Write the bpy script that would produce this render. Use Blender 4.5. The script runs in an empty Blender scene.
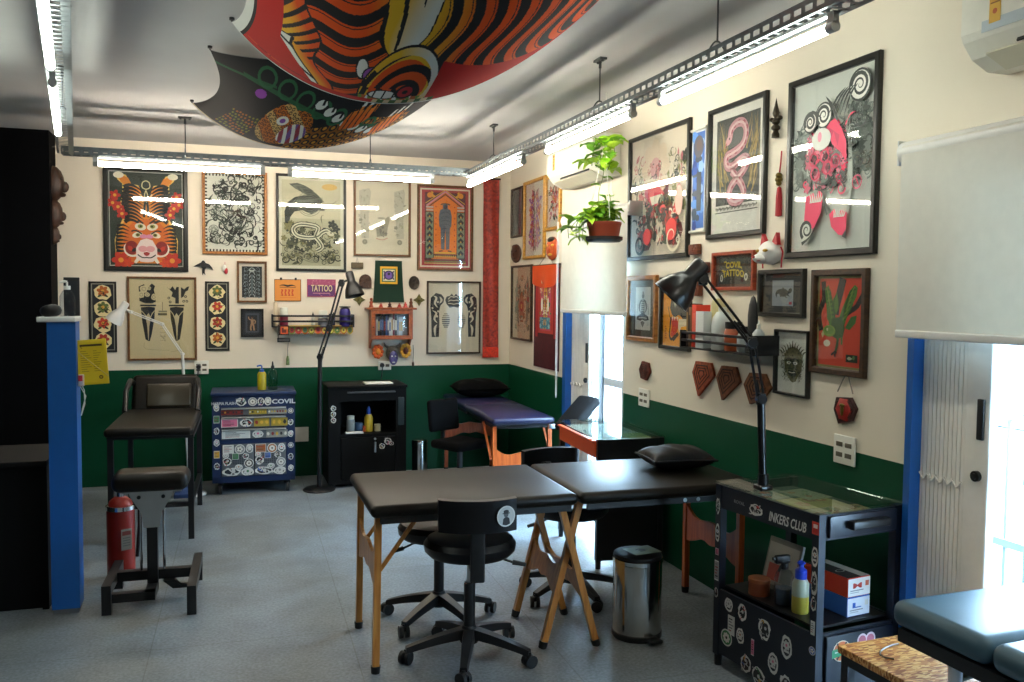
import bpy, bmesh, math, random
from mathutils import Matrix, Vector, Euler
PI = math.pi
S = bpy.context.scene
COL = S.collection
# ------------------------------------------------------------------ room metrics (metres)
EYE = 1.65                       # camera height
FOC = 874.86                     # focal length in pixels of a 1024 x 682 frame
RIGHT = Vector((0.950119746, -0.311738519, 0.009568905))
UP = Vector((0.007513207, 0.053549208, 0.998536947))
FWD = Vector((0.311794836, 0.948657777, -0.053220316))
DEEP = 8.0                       # back wall plane (y)
SIDE = 2.6                       # right wall plane (x)
CEIL = 2.9
def ray(px, py):
    return RIGHT*((px-512)/FOC) - UP*((py-341)/FOC) + FWD
def on_z(px, py, z):             # point of a horizontal plane seen at a pixel
    d = ray(px, py); t = (z-EYE)/d.z
    return Vector((d.x*t, d.y*t, z))
def on_y(px, py, y=DEEP):        # point of a plane parallel to the back wall
    d = ray(px, py); t = y/d.y
    return Vector((d.x*t, y, EYE+d.z*t))
def on_x(px, py, x=SIDE):        # point of a plane parallel to the right wall
    d = ray(px, py); t = x/d.x
    return Vector((x, d.y*t, EYE+d.z*t))
# ------------------------------------------------------------------ colours and materials
def lin(h, a=1.0):
    if isinstance(h, str):
        h = h.lstrip('#'); c = [int(h[i:i+2], 16)/255 for i in (0, 2, 4)]
    else:
        c = h
    return tuple((x/12.92 if x <= 0.04045 else ((x+0.055)/1.055)**2.4) for x in c)+(a,)
def bs(m):
    return m.node_tree.nodes['Principled BSDF']
def mat(name, col, rough=0.5, metal=0.0, noise=0.0, nscale=20.0, bump=0.0, bscale=150.0, coat=0.0, spec=0.5, trans=0.0, emit=0.0, col2=None, sheen=0.0):
    m = bpy.data.materials.new(name); m.use_nodes = True
    nt = m.node_tree; b = bs(m); c = lin(col)
    b.inputs['Base Color'].default_value = c
    b.inputs['Roughness'].default_value = rough
    b.inputs['Metallic'].default_value = metal
    b.inputs['Coat Weight'].default_value = coat
    b.inputs['Specular IOR Level'].default_value = spec
    b.inputs['Transmission Weight'].default_value = trans
    if sheen: b.inputs['Sheen Weight'].default_value = sheen
    if emit:
        b.inputs['Emission Color'].default_value = c; b.inputs['Emission Strength'].default_value = emit
    tc = nt.nodes.new('ShaderNodeTexCoord')
    nz = nt.nodes.new('ShaderNodeTexNoise'); nz.inputs['Scale'].default_value = nscale; nz.inputs['Detail'].default_value = 6
    nt.links.new(tc.outputs['Object'], nz.inputs['Vector'])
    rp = nt.nodes.new('ShaderNodeValToRGB')
    k = noise if noise else 0.03
    c2 = lin(col2) if col2 else None
    rp.color_ramp.elements[0].position = 0.3; rp.color_ramp.elements[1].position = 0.7
    rp.color_ramp.elements[0].color = tuple(x*(1-k) for x in c[:3])+(1,)
    rp.color_ramp.elements[1].color = c2 if c2 else tuple(min(1, x*(1+k)) for x in c[:3])+(1,)
    nt.links.new(nz.outputs['Fac'], rp.inputs['Fac']); nt.links.new(rp.outputs['Color'], b.inputs['Base Color'])
    if bump:
        n2 = nt.nodes.new('ShaderNodeTexNoise'); n2.inputs['Scale'].default_value = bscale; n2.inputs['Detail'].default_value = 3
        nt.links.new(tc.outputs['Object'], n2.inputs['Vector'])
        bp = nt.nodes.new('ShaderNodeBump'); bp.inputs['Strength'].default_value = bump; bp.inputs['Distance'].default_value = 0.002
        nt.links.new(n2.outputs['Fac'], bp.inputs['Height']); nt.links.new(bp.outputs['Normal'], b.inputs['Normal'])
    return m
def wood(name, c1, c2, scale=6.0, rough=0.4, axis=2):
    m = mat(name, c1, rough); nt = m.node_tree; b = bs(m)
    tc = nt.nodes.new('ShaderNodeTexCoord'); mp = nt.nodes.new('ShaderNodeMapping')
    sc = [9.0, 9.0, 9.0]; sc[axis] = 0.7; mp.inputs['Scale'].default_value = sc
    nz = nt.nodes.new('ShaderNodeTexNoise'); nz.inputs['Scale'].default_value = scale; nz.inputs['Detail'].default_value = 8; nz.inputs['Distortion'].default_value = 0.6
    rp = nt.nodes.new('ShaderNodeValToRGB'); rp.color_ramp.elements[0].position = 0.35; rp.color_ramp.elements[1].position = 0.68
    rp.color_ramp.elements[0].color = lin(c1); rp.color_ramp.elements[1].color = lin(c2)
    nt.links.new(tc.outputs['Object'], mp.inputs['Vector']); nt.links.new(mp.outputs['Vector'], nz.inputs['Vector'])
    nt.links.new(nz.outputs['Fac'], rp.inputs['Fac']); nt.links.new(rp.outputs['Color'], b.inputs['Base Color'])
    return m
def glow(name, col, strength):
    m = bpy.data.materials.new(name); m.use_nodes = True; nt = m.node_tree
    nt.nodes.clear(); e = nt.nodes.new('ShaderNodeEmission'); o = nt.nodes.new('ShaderNodeOutputMaterial')
    e.inputs['Color'].default_value = lin(col); e.inputs['Strength'].default_value = strength
    nt.links.new(e.outputs[0], o.inputs['Surface']); return m
def pane_mat(name, tint=(0.97, 0.98, 0.98), rough=0.02, ior=1.5):
    m = bpy.data.materials.new(name); m.use_nodes = True; nt = m.node_tree; nt.nodes.clear()
    o = nt.nodes.new('ShaderNodeOutputMaterial'); mx = nt.nodes.new('ShaderNodeMixShader'); t = nt.nodes.new('ShaderNodeBsdfTransparent')
    g = nt.nodes.new('ShaderNodeBsdfGlossy'); f = nt.nodes.new('ShaderNodeFresnel')
    t.inputs['Color'].default_value = tint+(1,); g.inputs['Roughness'].default_value = rough; ge = nt.nodes.new('ShaderNodeNewGeometry'); mr = nt.nodes.new('ShaderNodeMapRange'); mr.inputs[3].default_value = ior; mr.inputs[4].default_value = 1/ior
    nt.links.new(ge.outputs['Backfacing'], mr.inputs[0]); nt.links.new(mr.outputs[0], f.inputs['IOR'])
    nt.links.new(f.outputs[0], mx.inputs['Fac']); nt.links.new(t.outputs[0], mx.inputs[1]); nt.links.new(g.outputs[0], mx.inputs[2]); nt.links.new(mx.outputs[0], o.inputs['Surface'])
    return m
def paint_mat(name, rough=0.55, coat=0.0):      # colour stored on the faces: inks, prints, stickers
    m = bpy.data.materials.new(name); m.use_nodes = True; nt = m.node_tree; b = bs(m)
    a = nt.nodes.new('ShaderNodeAttribute'); a.attribute_name = 'ink'
    nt.links.new(a.outputs['Color'], b.inputs['Base Color']); b.inputs['Roughness'].default_value = rough; b.inputs['Coat Weight'].default_value = coat
    return m
# ------------------------------------------------------------------ mesh builder
class MB:
    def __init__(s): s.v = []; s.f = []; s.m = []; s.s = []; s.M = Matrix.Identity(4)
    def add(s, vs, fs, mi=0, sm=False):
        n = len(s.v)
        s.v += [tuple(s.M @ Vector(p)) for p in vs]
        for f in fs: s.f.append([i+n for i in f]); s.m.append(mi); s.s.append(sm)
        return s
    def box(s, c, d, mi=0, R=None):
        x, y, z = d[0]/2, d[1]/2, d[2]/2
        vs = [(-x,-y,-z),(x,-y,-z),(x,y,-z),(-x,y,-z),(-x,-y,z),(x,-y,z),(x,y,z),(-x,y,z)]
        if R is not None: vs = [R @ Vector(p) for p in vs]
        vs = [(p[0]+c[0], p[1]+c[1], p[2]+c[2]) for p in vs]
        return s.add(vs, [(0,3,2,1),(4,5,6,7),(0,1,5,4),(1,2,6,5),(2,3,7,6),(3,0,4,7)], mi)
    def bx(s, x0, x1, y0, y1, z0, z1, mi=0):
        return s.box(((x0+x1)/2,(y0+y1)/2,(z0+z1)/2), (x1-x0,y1-y0,z1-z0), mi)
    def rbox(s, c, d, r=0.01, seg=3, mi=0, R=None, sm=True):
        bm = bmesh.new(); bmesh.ops.create_cube(bm, size=1)
        for v in bm.verts: v.co = Vector((v.co.x*d[0], v.co.y*d[1], v.co.z*d[2]))
        bmesh.ops.bevel(bm, geom=list(bm.edges), offset=min(r, min(d)*0.49), offset_type='OFFSET', segments=seg, profile=0.5, affect='EDGES')
        bm.verts.index_update()
        vs = [v.co.copy() for v in bm.verts]; fs = [[v.index for v in f.verts] for f in bm.faces]; bm.free()
        if R is not None: vs = [R @ p for p in vs]
        C = Vector(c); return s.add([p+C for p in vs], fs, mi, sm)
    def cyl(s, a, b, r0, r1=None, n=16, mi=0, caps=True, sm=True):
        r1 = r0 if r1 is None else r1
        a = Vector(a); b = Vector(b); d = (b-a).normalized()
        u = d.orthogonal().normalized(); w = d.cross(u); vs = []
        for p, r in ((a, r0), (b, r1)):
            for i in range(n):
                t = 2*PI*i/n; vs.append(p+u*(r*math.cos(t))+w*(r*math.sin(t)))
        s.add(vs, [(i, (i+1) % n, n+(i+1) % n, n+i) for i in range(n)], mi, sm)
        if caps:
            s.add(vs[:n], [list(range(n))[::-1]], mi); s.add(vs[n:], [list(range(n))], mi)
        return s
    def tube(s, pts, r, n=8, mi=0, closed=False):
        P = [Vector(p) for p in pts]; N = len(P); rings = []; u = None
        for i in range(N):
            if closed: d = P[(i+1) % N]-P[i-1]
            else: d = P[min(i+1, N-1)]-P[max(i-1, 0)]
            d = d.normalized() if d.length > 1e-9 else Vector((0, 0, 1))
            if u is None: u = d.orthogonal().normalized()
            else:
                u = u-d*u.dot(d); u = u.normalized() if u.length > 1e-6 else d.orthogonal().normalized()
            w = d.cross(u); rr = r[i] if isinstance(r, (list, tuple)) else r
            rings.append([P[i]+u*(rr*math.cos(2*PI*k/n))+w*(rr*math.sin(2*PI*k/n)) for k in range(n)])
        vs = [p for q in rings for p in q]; fs = []
        for i in range(N if closed else N-1):
            j = (i+1) % N
            for k in range(n): fs.append((i*n+k, i*n+(k+1) % n, j*n+(k+1) % n, j*n+k))
        if not closed: fs += [list(range(n))[::-1], [(N-1)*n+k for k in range(n)]]
        return s.add(vs, fs, mi, True)
    def lathe(s, prof, n=24, c=(0, 0, 0), mi=0, R=None, sx=1.0, sy=1.0):
        vs = []
        for r, z in prof:
            for i in range(n):
                t = 2*PI*i/n; p = Vector((r*math.cos(t)*sx, r*math.sin(t)*sy, z))
                if R is not None: p = R @ p
                vs.append(p+Vector(c))
        k = len(prof)
        fs = [(j*n+i, j*n+(i+1) % n, (j+1)*n+(i+1) % n, (j+1)*n+i) for j in range(k-1) for i in range(n)]
        if prof[0][0] > 1e-6: fs.append(list(range(n))[::-1])
        if prof[-1][0] > 1e-6: fs.append([(k-1)*n+i for i in range(n)])
        return s.add(vs, fs, mi, True)
    def ball(s, c, r, n=16, mi=0, R=None):
        r = (r, r, r) if not isinstance(r, (tuple, list)) else r
        h = max(6, n//2); vs = []; C = Vector(c)
        for j in range(h+1):
            a = -PI/2+PI*j/h
            for i in range(n):
                t = 2*PI*i/n; p = Vector((math.cos(a)*math.cos(t)*r[0], math.cos(a)*math.sin(t)*r[1], math.sin(a)*r[2]))
                if R is not None: p = R @ p
                vs.append(p+C)
        return s.add(vs, [(j*n+i, j*n+(i+1) % n, (j+1)*n+(i+1) % n, (j+1)*n+i) for j in range(h) for i in range(n)], mi, True)
    def prism(s, poly, z0, z1, mi=0, M=None, sm=False):     # polygon in xy extruded in z, then M
        n = len(poly); vs = [Vector((x, y, z0)) for x, y in poly]+[Vector((x, y, z1)) for x, y in poly]
        if M is not None: vs = [M @ p for p in vs]
        s.add(vs, [list(range(n))[::-1], [n+i for i in range(n)]], mi)
        return s.add(vs, [(i, (i+1) % n, n+(i+1) % n, n+i) for i in range(n)], mi, sm)
    def grid(s, fn, nu, nv, mi=0, sm=True):
        vs = [fn(i/nu, j/nv) for j in range(nv+1) for i in range(nu+1)]
        return s.add(vs, [(j*(nu+1)+i, j*(nu+1)+i+1, (j+1)*(nu+1)+i+1, (j+1)*(nu+1)+i) for j in range(nv) for i in range(nu)], mi, sm)
    def build(s, name, mats, parent=None, sharp=40):
        me = bpy.data.meshes.new(name); me.from_pydata(s.v, [], s.f)
        for m in (mats if isinstance(mats, (list, tuple)) else [mats]): me.materials.append(m)
        me.polygons.foreach_set('material_index', s.m); me.polygons.foreach_set('use_smooth', s.s)
        bm = bmesh.new(); bm.from_mesh(me); bmesh.ops.remove_doubles(bm, verts=bm.verts, dist=1e-6)
        bmesh.ops.dissolve_degenerate(bm, dist=1e-7, edges=bm.edges); bm.to_mesh(me); bm.free()
        if any(s.s): me.set_sharp_from_angle(angle=math.radians(sharp))
        me.update()
        o = bpy.data.objects.new(name, me); COL.objects.link(o)
        if parent is not None: o.parent = parent
        return o
def tag(o, label, cat, group=None, kind=None):
    if label: o['label'] = label
    if cat: o['category'] = cat
    if group: o['group'] = group
    if kind: o['kind'] = kind
    return o
def thing(name, label, cat, loc=(0, 0, 0), rot=(0, 0, 0), group=None):
    o = bpy.data.objects.new(name, None); COL.objects.link(o); o.empty_display_size = 0.1
    o.location = loc; o.rotation_euler = rot if isinstance(rot, (tuple, list)) else (0, 0, rot)
    return tag(o, label, cat, group)
def struct(o): o['kind'] = 'structure'; return o
def dup(root, loc, rot, label, group=None):
    def cp(o, par):
        c = o.copy(); COL.objects.link(c); c.parent = par
        for ch in o.children: cp(ch, c)
        return c
    r = cp(root, None); r.location = loc; r.rotation_euler = rot if isinstance(rot, (tuple, list)) else (0, 0, rot)
    r['label'] = label
    if group: r['group'] = group
    return r
def rx(a): return Matrix.Rotation(a, 3, 'X')
def ry(a): return Matrix.Rotation(a, 3, 'Y')
def rz(a): return Matrix.Rotation(a, 3, 'Z')
BACK_ROT = (PI/2, 0, 0)            # local x right, y up, z out of the back wall
SIDE_ROT = (PI/2, 0, -PI/2)        # the same for the right wall
# ------------------------------------------------------------------ lettering
_tc = {}
def letters(txt, bold=0.0, shear=0.0):
    key = (txt, bold, shear)
    if key not in _tc:
        c = bpy.data.curves.new('lettering', 'FONT'); c.body = txt; c.resolution_u = 3; c.offset = bold; c.shear = shear
        o = bpy.data.objects.new('lettering', c); COL.objects.link(o); dg = bpy.context.evaluated_depsgraph_get(); dg.update()
        me = o.evaluated_get(dg).to_mesh(); vs = [(v.co.x, v.co.y) for v in me.vertices]; fs = [list(p.vertices) for p in me.polygons]
        bpy.data.objects.remove(o); bpy.data.curves.remove(c)
        xs = [p[0] for p in vs]; ys = [p[1] for p in vs]; x0, x1, y0, y1 = min(xs), max(xs), min(ys), max(ys)
        _tc[key] = ([((x-x0)/(x1-x0), (y-y0)/(y1-y0)) for x, y in vs], fs)
    return _tc[key]
def smooth(P, k=3):                # Catmull-Rom through the given points
    o = []; n = len(P)
    for i in range(n-1):
        a, b, c, d = P[max(i-1, 0)], P[i], P[i+1], P[min(i+2, n-1)]
        for t in range(k):
            x = t/k; o.append(b*1.0+(c-a)*(.5*x)+(a*2-b*5+c*4-d)*(.5*x*x)+(b*3-a-c*3+d)*(.5*x**3))
    return o+[P[-1]]
# ------------------------------------------------------------------ flat artwork: layered ink shapes, u right and v down in 0..1
class Art:
    def __init__(s, w, h, bg=None, eps=0.00006):
        s.w, s.h, s.eps = w, h, eps; s.k = 0; s.v = []; s.f = []; s.c = []; s.mir = False; s.clip = True
        if bg: s.rect(0, 0, 1, 1, bg)
    def _put(s, pts, fs, col):
        s.k += 1; n = len(s.v); z = s.k*s.eps
        if s.clip: pts = [(min(max(u, 0), 1), min(max(v, 0), 1)) for u, v in pts]
        s.v += [((u-.5)*s.w, (.5-v)*s.h, z) for u, v in pts]
        for f in fs: s.f.append([i+n for i in f]); s.c.append(lin(col))
    def raw(s, pts, fs, col):
        s._put(pts, fs, col)
        if s.mir: s._put([(1-u, v) for u, v in pts], [f[::-1] for f in fs], col)
        return s
    def poly(s, pts, col): return s.raw(list(pts), [list(range(len(pts)))[::-1]], col)
    def rect(s, a, b, c, d, col): return s.poly([(a, b), (c, b), (c, d), (a, d)], col)
    def ell(s, x, y, a, b, col, rot=0.0, n=20, t0=0.0, t1=2*PI):
        cr, sr = math.cos(rot), math.sin(rot); k = s.w/s.h; pts = []
        full = abs(t1-t0-2*PI) < 1e-6
        for i in range(n if full else n+1):
            t = t0+(t1-t0)*i/n; p = a*math.cos(t); q = b*math.sin(t)
            pts.append((x+p*cr-q*sr, y+(p*sr+q*cr)*k))
        return s.poly(pts, col)
    def circ(s, x, y, r, col, n=20): return s.ell(x, y, r, r, col, n=n)
    def line(s, pts, wd, col, taper=False, taper0=False):     # wd as a fraction of the width
        P = [Vector((u*s.w, v*s.h)) for u, v in pts]
        if 3 <= len(P) <= 30: P = smooth(P)
        N = len(P); L = []; Rr = []
        for i in range(N):
            d = P[min(i+1, N-1)]-P[max(i-1, 0)]
            d = d.normalized() if d.length > 1e-9 else Vector((1, 0))
            k = wd*s.w/2
            if taper: k *= max(0.04, 1-i/(N-1))
            if taper0: k *= max(0.04, math.sin(PI*i/(N-1)))
            q = Vector((-d.y, d.x))*k; L.append(P[i]+q); Rr.append(P[i]-q)
        vs = [(p.x/s.w, p.y/s.h) for p in L+Rr]
        return s.raw(vs, [(i, i+1, N+i+1, N+i) for i in range(N-1)], col)
    def ring(s, x, y, r, wd, col, n=20): 
        return s.line([(x+r*math.cos(2*PI*i/n), y+r*math.sin(2*PI*i/n)*s.w/s.h) for i in range(n+1)], wd, col)
    def spiral(s, x, y, r, turns, wd, col, a0=0.0, sgn=1):
        n = int(14*turns)+2
        return s.line([(x+r*(1-i/n)*math.cos(a0+sgn*2*PI*turns*i/n), y+r*(1-i/n)*math.sin(a0+sgn*2*PI*turns*i/n)*s.w/s.h) for i in range(n)], wd, col, taper=True)
    def flower(s, x, y, r, n, col, core=None, a0=0.0):
        for i in range(n):
            t = a0+2*PI*i/n; s.ell(x+r*.55*math.cos(t), y+r*.55*math.sin(t)*s.w/s.h, r*.5, r*.34, col, rot=math.atan2(math.sin(t), math.cos(t)), n=12)
        if core: s.circ(x, y, r*.3, core, 10)
        return s
    def leaf(s, x, y, L, wd, ang, col):
        k = s.w/s.h; c, q = math.cos(ang), math.sin(ang); P = [(0, 0), (.3, .5), (.6, .42), (1, 0), (.6, -.42), (.3, -.5)]
        return s.poly([(x+(a*L*c-b*wd*q), y+(a*L*q+b*wd*c)*k) for a, b in P], col)
    def flame(s, x, y, L, wd, ang, col, bend=.3):
        k = s.w/s.h; c, q = math.cos(ang), math.sin(ang); n = 8; up = []; lo = []
        for i in range(n+1):
            t = i/n; w2 = wd*.5*(1-t)**.8; off = bend*L*math.sin(t*PI)*.5
            for lst, sg in ((up, 1), (lo, -1)):
                a, b = t*L, off+sg*w2; lst.append((x+a*c-b*q, y+(a*q+b*c)*k))
        return s.poly(up+lo[::-1], col)
    def blob(s, x, y, a, b, col, rng, n=14, j=.18):
        k = s.w/s.h
        return s.poly([(x+a*(1+rng.uniform(-j, j))*math.cos(2*PI*i/n), y+b*(1+rng.uniform(-j, j))*math.sin(2*PI*i/n)*k) for i in range(n)], col)
    def squiggle(s, rng, x, y, L, wd, col, steps=8, turn=1.0):
        a = rng.uniform(0, 2*PI); pts = [(x, y)]; da = rng.uniform(-turn, turn)
        for i in range(steps):
            da += rng.uniform(-.5, .5)*turn; a += da*.6; x += L/steps*math.cos(a); y += L/steps*math.sin(a)*s.w/s.h; pts.append((x, y))
        return s.line(pts, wd, col, taper0=True)
    def text(s, txt, x, y, w, h, col, bold=0.0, fn=None, shear=0.0):     # centred at x,y; w,h in u,v units
        vs, fs = letters(txt, bold, shear); pts = [(x+(a-.5)*w, y-(b-.5)*h) for a, b in vs]
        if fn: pts = [fn(u, v) for u, v in pts]
        return s.raw(pts, [f for f in fs], col)
    def build(s, name, parent, z=0.0, m=None, back=None, thick=0.002):
        v = [(a, b, c+z) for a, b, c in s.v]; f = list(s.f); c = list(s.c)
        if thick:                                          # the card, board or sticker itself
            n = len(v); x, y = s.w/2, s.h/2; bc = lin(back) if back else c[0]
            v += [(-x,-y,z-thick),(x,-y,z-thick),(x,y,z-thick),(-x,y,z-thick),(-x,-y,z),(x,-y,z),(x,y,z),(-x,y,z)]
            for q in ((0,3,2,1),(4,5,6,7),(0,1,5,4),(1,2,6,5),(2,3,7,6),(3,0,4,7)): f.append([i+n for i in q]); c.append(bc)
        me = bpy.data.meshes.new(name); me.from_pydata(v, [], f); ca = me.color_attributes.new('ink', 'FLOAT_COLOR', 'CORNER')
        buf = []
        for p, q in zip(me.polygons, c): buf += list(q)*p.loop_total
        ca.data.foreach_set('color', buf); me.materials.append(m or INK)
        o = bpy.data.objects.new(name, me); COL.objects.link(o); o.parent = parent
        return o
INK = paint_mat('printing ink'); INKGLOSS = paint_mat('glossy sticker ink', 0.35)
GLASS = pane_mat('picture glass')
# ================================================================== ROOM SHELL
WALLW = '#e8decb'
def wall_mat(name, upper, lower, h):
    m = mat(name, upper, 0.6, noise=0.03, nscale=1.5, bump=0.15, bscale=60); nt = m.node_tree; b = bs(m)
    src = b.inputs['Base Color'].links[0].from_socket
    g = nt.nodes.new('ShaderNodeTexCoord'); sp = nt.nodes.new('ShaderNodeSeparateXYZ'); nt.links.new(g.outputs['Object'], sp.inputs[0])
    c = nt.nodes.new('ShaderNodeMath'); c.operation = 'GREATER_THAN'; c.inputs[1].default_value = h; nt.links.new(sp.outputs['Z'], c.inputs[0])
    mx = nt.nodes.new('ShaderNodeMix'); mx.data_type = 'RGBA'; nt.links.new(c.outputs[0], mx.inputs[0]); mx.inputs[6].default_value = lin(lower); nt.links.new(src, mx.inputs[7])
    nt.links.new(mx.outputs[2], b.inputs['Base Color'])
    r = nt.nodes.new('ShaderNodeMath'); r.operation = 'MULTIPLY_ADD'; nt.links.new(c.outputs[0], r.inputs[0]); r.inputs[1].default_value = 0.2; r.inputs[2].default_value = 0.45
    nt.links.new(r.outputs[0], b.inputs['Roughness']); return m
M_WALL = wall_mat('cream wall over green dado', WALLW, '#08442c', 0.98); bs(M_WALL).inputs['Specular IOR Level'].default_value = .2
M_BLACKWALL = mat('black wall paint', '#050609', 0.85, spec=.1)
M_CEIL = mat('grey ceiling paint', '#bab9b7', 0.8, noise=0.05, nscale=2)
# floor: large vinyl sheets, grey, mottled
M_FLOOR = mat('grey mottled floor', '#828b92', 0.42, noise=0.2, nscale=3, bump=0.1, bscale=90)
def floor_nodes():
    nt = M_FLOOR.node_tree; b = bs(M_FLOOR); src = b.inputs['Base Color'].links[0].from_socket
    tc = nt.nodes.new('ShaderNodeTexCoord'); mp = nt.nodes.new('ShaderNodeMapping'); mp.inputs['Rotation'].default_value = (0, 0, 0.02); mp.inputs['Location'].default_value = (0.42, 0.25, 0)
    br = nt.nodes.new('ShaderNodeTexBrick'); br.offset = 0.0; br.inputs['Scale'].default_value = 1.0; br.inputs['Brick Width'].default_value = 0.9; br.inputs['Row Height'].default_value = 0.9
    br.inputs['Mortar Size'].default_value = 0.003; br.inputs['Color1'].default_value = (1, 1, 1, 1); br.inputs['Color2'].default_value = (.95, .95, .94, 1); br.inputs['Mortar'].default_value = (.72, .70, .66, 1)
    nt.links.new(tc.outputs['Object'], mp.inputs[0]); nt.links.new(mp.outputs[0], br.inputs['Vector'])
    sp = nt.nodes.new('ShaderNodeTexNoise'); sp.inputs['Scale'].default_value = 70; sp.inputs['Detail'].default_value = 4; nt.links.new(tc.outputs['Object'], sp.inputs['Vector'])
    sr = nt.nodes.new('ShaderNodeValToRGB'); sr.color_ramp.elements[0].position = .35; sr.color_ramp.elements[1].position = .65; sr.color_ramp.elements[0].color = (.72, .72, .72, 1); sr.color_ramp.elements[1].color = (1.12, 1.12, 1.12, 1)
    nt.links.new(sp.outputs['Fac'], sr.inputs[0])
    st = nt.nodes.new('ShaderNodeTexNoise'); st.inputs['Scale'].default_value = 1.3; st.inputs['Detail'].default_value = 5; st.inputs['Distortion'].default_value = 1.0; nt.links.new(tc.outputs['Object'], st.inputs['Vector'])
    sr2 = nt.nodes.new('ShaderNodeValToRGB'); sr2.color_ramp.elements[0].position = .45; sr2.color_ramp.elements[1].position = .62; sr2.color_ramp.elements[0].color = (1, 1, 1, 1); sr2.color_ramp.elements[1].color = (.86, .80, .72, 1)
    nt.links.new(st.outputs['Fac'], sr2.inputs[0])
    last = src
    for o in (br.outputs['Color'], sr.outputs['Color'], sr2.outputs['Color']):
        mx = nt.nodes.new('ShaderNodeMix'); mx.data_type = 'RGBA'; mx.blend_type = 'MULTIPLY'; mx.inputs[0].default_value = 1; nt.links.new(last, mx.inputs[6]); nt.links.new(o, mx.inputs[7]); last = mx.outputs[2]
    nt.links.new(last, b.inputs['Base Color'])
    rr = nt.nodes.new('ShaderNodeMapRange'); rr.inputs[3].default_value = .32; rr.inputs[4].default_value = .55; nt.links.new(st.outputs['Fac'], rr.inputs[0]); nt.links.new(rr.outputs[0], b.inputs['Roughness'])
floor_nodes()
struct(MB().bx(-4.6, 2.75, -2.2, 8.15, -0.1, 0).build('floor', M_FLOOR))
struct(MB().bx(-4.6, 2.75, -2.2, 8.15, CEIL, CEIL+.1).build('ceiling', M_CEIL))
struct(MB().bx(-1.36, 2.75, DEEP, 8.15, 0, CEIL).build('wall_back', M_WALL))
D1a, D1b, D2a, D2b, DT = 5.45, 6.53, 1.62, 2.80, 2.14       # the two door openings in the right wall
w = MB()
for a, b_, z0 in ((-2.2, D2a, 0), (D2b, D1a, 0), (D1b, 8.0, 0), (D2a, D2b, DT), (D1a, D1b, DT)): w.bx(SIDE, 2.75, a, b_, z0, CEIL)
struct(w.build('wall_right', M_WALL))
struct(MB().bx(-4.6, 2.75, -2.3, -2.2, 0, CEIL).build('wall_front', mat('pale front wall', '#a09a8e', 0.7)))
struct(MB().bx(-4.7, -4.6, -2.3, 8.15, 0, CEIL).build('wall_left', M_BLACKWALL))
struct(MB().bx(-4.6, -1.30, 7.72, 8.15, 0, CEIL).build('wall_alcove', M_BLACKWALL))
# door linings
M_BLUE = mat('blue gloss paint', '#1058a4', 0.45)
M_ALU = mat('white enamelled aluminium', '#e6e9ea', 0.35)
M_STEEL = mat('brushed steel', '#c4c7c8', 0.28, metal=1.0)
M_CHROME = mat('chrome', '#dcdcdc', 0.1, metal=1.0)
M_BLACKMETAL = mat('black powder coat', '#0d0e11', 0.4)
M_BLACKPLASTIC = mat('black plastic', '#111214', 0.45)
M_GATE = mat('ivory enamel', '#eeeae0', 0.45)
def door_lining(name, a, b):
    d = MB(); d.bx(2.575, 2.76, b-.065 if name == 'door_1' else b-.03, b+.004, 0, DT+.01).bx(2.602, 2.76, a-.003, a+.03, 0, DT, 1).bx(2.602, 2.76, a, b, DT-.03, DT+.012, 1)
    return struct(d.build(name, [M_BLUE, M_ALU]))
D1 = door_lining('door_1', D1a, D1b); D2 = door_lining('door_2', D2a, D2b)
# glazed outer doors, half open (white aluminium frame, mid rail, push bar)
def glazed(n, a, b, bar):
    x = 2.72; r = thing('glazed_door', None, None); f = MB()
    for y in (a, b-.05): f.bx(x-.02, x+.02, y, y+.05, .01, DT-.03)
    for z in (.02, .98, DT-.09): f.bx(x-.018, x+.018, a+.05, b-.05, z, z+.06)
    f.build('door_frame', M_ALU, r)
    MB().bx(x-.003, x+.003, a+.05, b-.05, .08, DT-.09).build('glass_pane', GLASS, r)
    if bar is None:
        q = MB(); q.bx(x-.03, x+.02, b-.04, b+.04, .01, DT-.03); q.build('meeting_stile', mat('dark grey stile', '#3a4046', .4), r); return r
    h = MB(); h.bx(x-.06, x-.02, bar-.02, bar+.02, .96, 1.1); h.bx(x-.07, x-.05, bar-.10, bar+.10, 1.0, 1.06); h.build('door_handle', M_BLACKPLASTIC, r)
    return r
# ------------------------------------------------------------------ folding gates in the two doorways
def gate(loc, ln, n, label):
    r = thing('folding_gate', label, 'gate', loc, (0, 0, 0)); H = 2.08; s = MB(); p = ln/n
    for i in range(n):                                   # channel-section pickets with dark gaps between
        y = -p*(i+.5); s.bx(-.014, -.011, y-p*.40, y+p*.40, .03, H); s.bx(-.011, .012, y-p*.40, y-p*.30, .03, H); s.bx(-.011, .012, y+p*.30, y+p*.40, .03, H)
    s.bx(.013, .015, -ln, 0, .03, H); s.build('pickets', M_GATE, r)
    for z in (.35, .95, 1.58, 2.0): MB().tube([(-.018, -p*(i+.5), z-(.012 if i % 2 else -.012)) for i in range(n)], .005, 6).build('scissor_link', M_GATE, r)
    st = MB(); st.rbox((0, -ln-.055, H/2+.015), (.04, .11, H-.03), .006); st.build('lock_stile', M_GATE, r)
    k = MB(); k.rbox((-.024, -ln-.075, 1.21), (.012, .03, .15), .004); k.build('lock_plate', M_BLACKPLASTIC, r)
    c = MB(); c.cyl((-.02, -ln-.065, 1.0), (-.034, -ln-.065, 1.0), .02); c.cyl((-.034, -ln-.065, 1.0), (-.04, -ln-.065, 1.0), .011); c.build('lock_cylinder', mat('dark lock', '#3a3a3a', .3, metal=.7), r)
    return r
g2a = on_x(920, 450, 2.63).y; g2b = on_x(966, 450, 2.63).y; g1a = on_x(571, 400, 2.64).y; g1b = on_x(585, 400, 2.64).y
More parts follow.
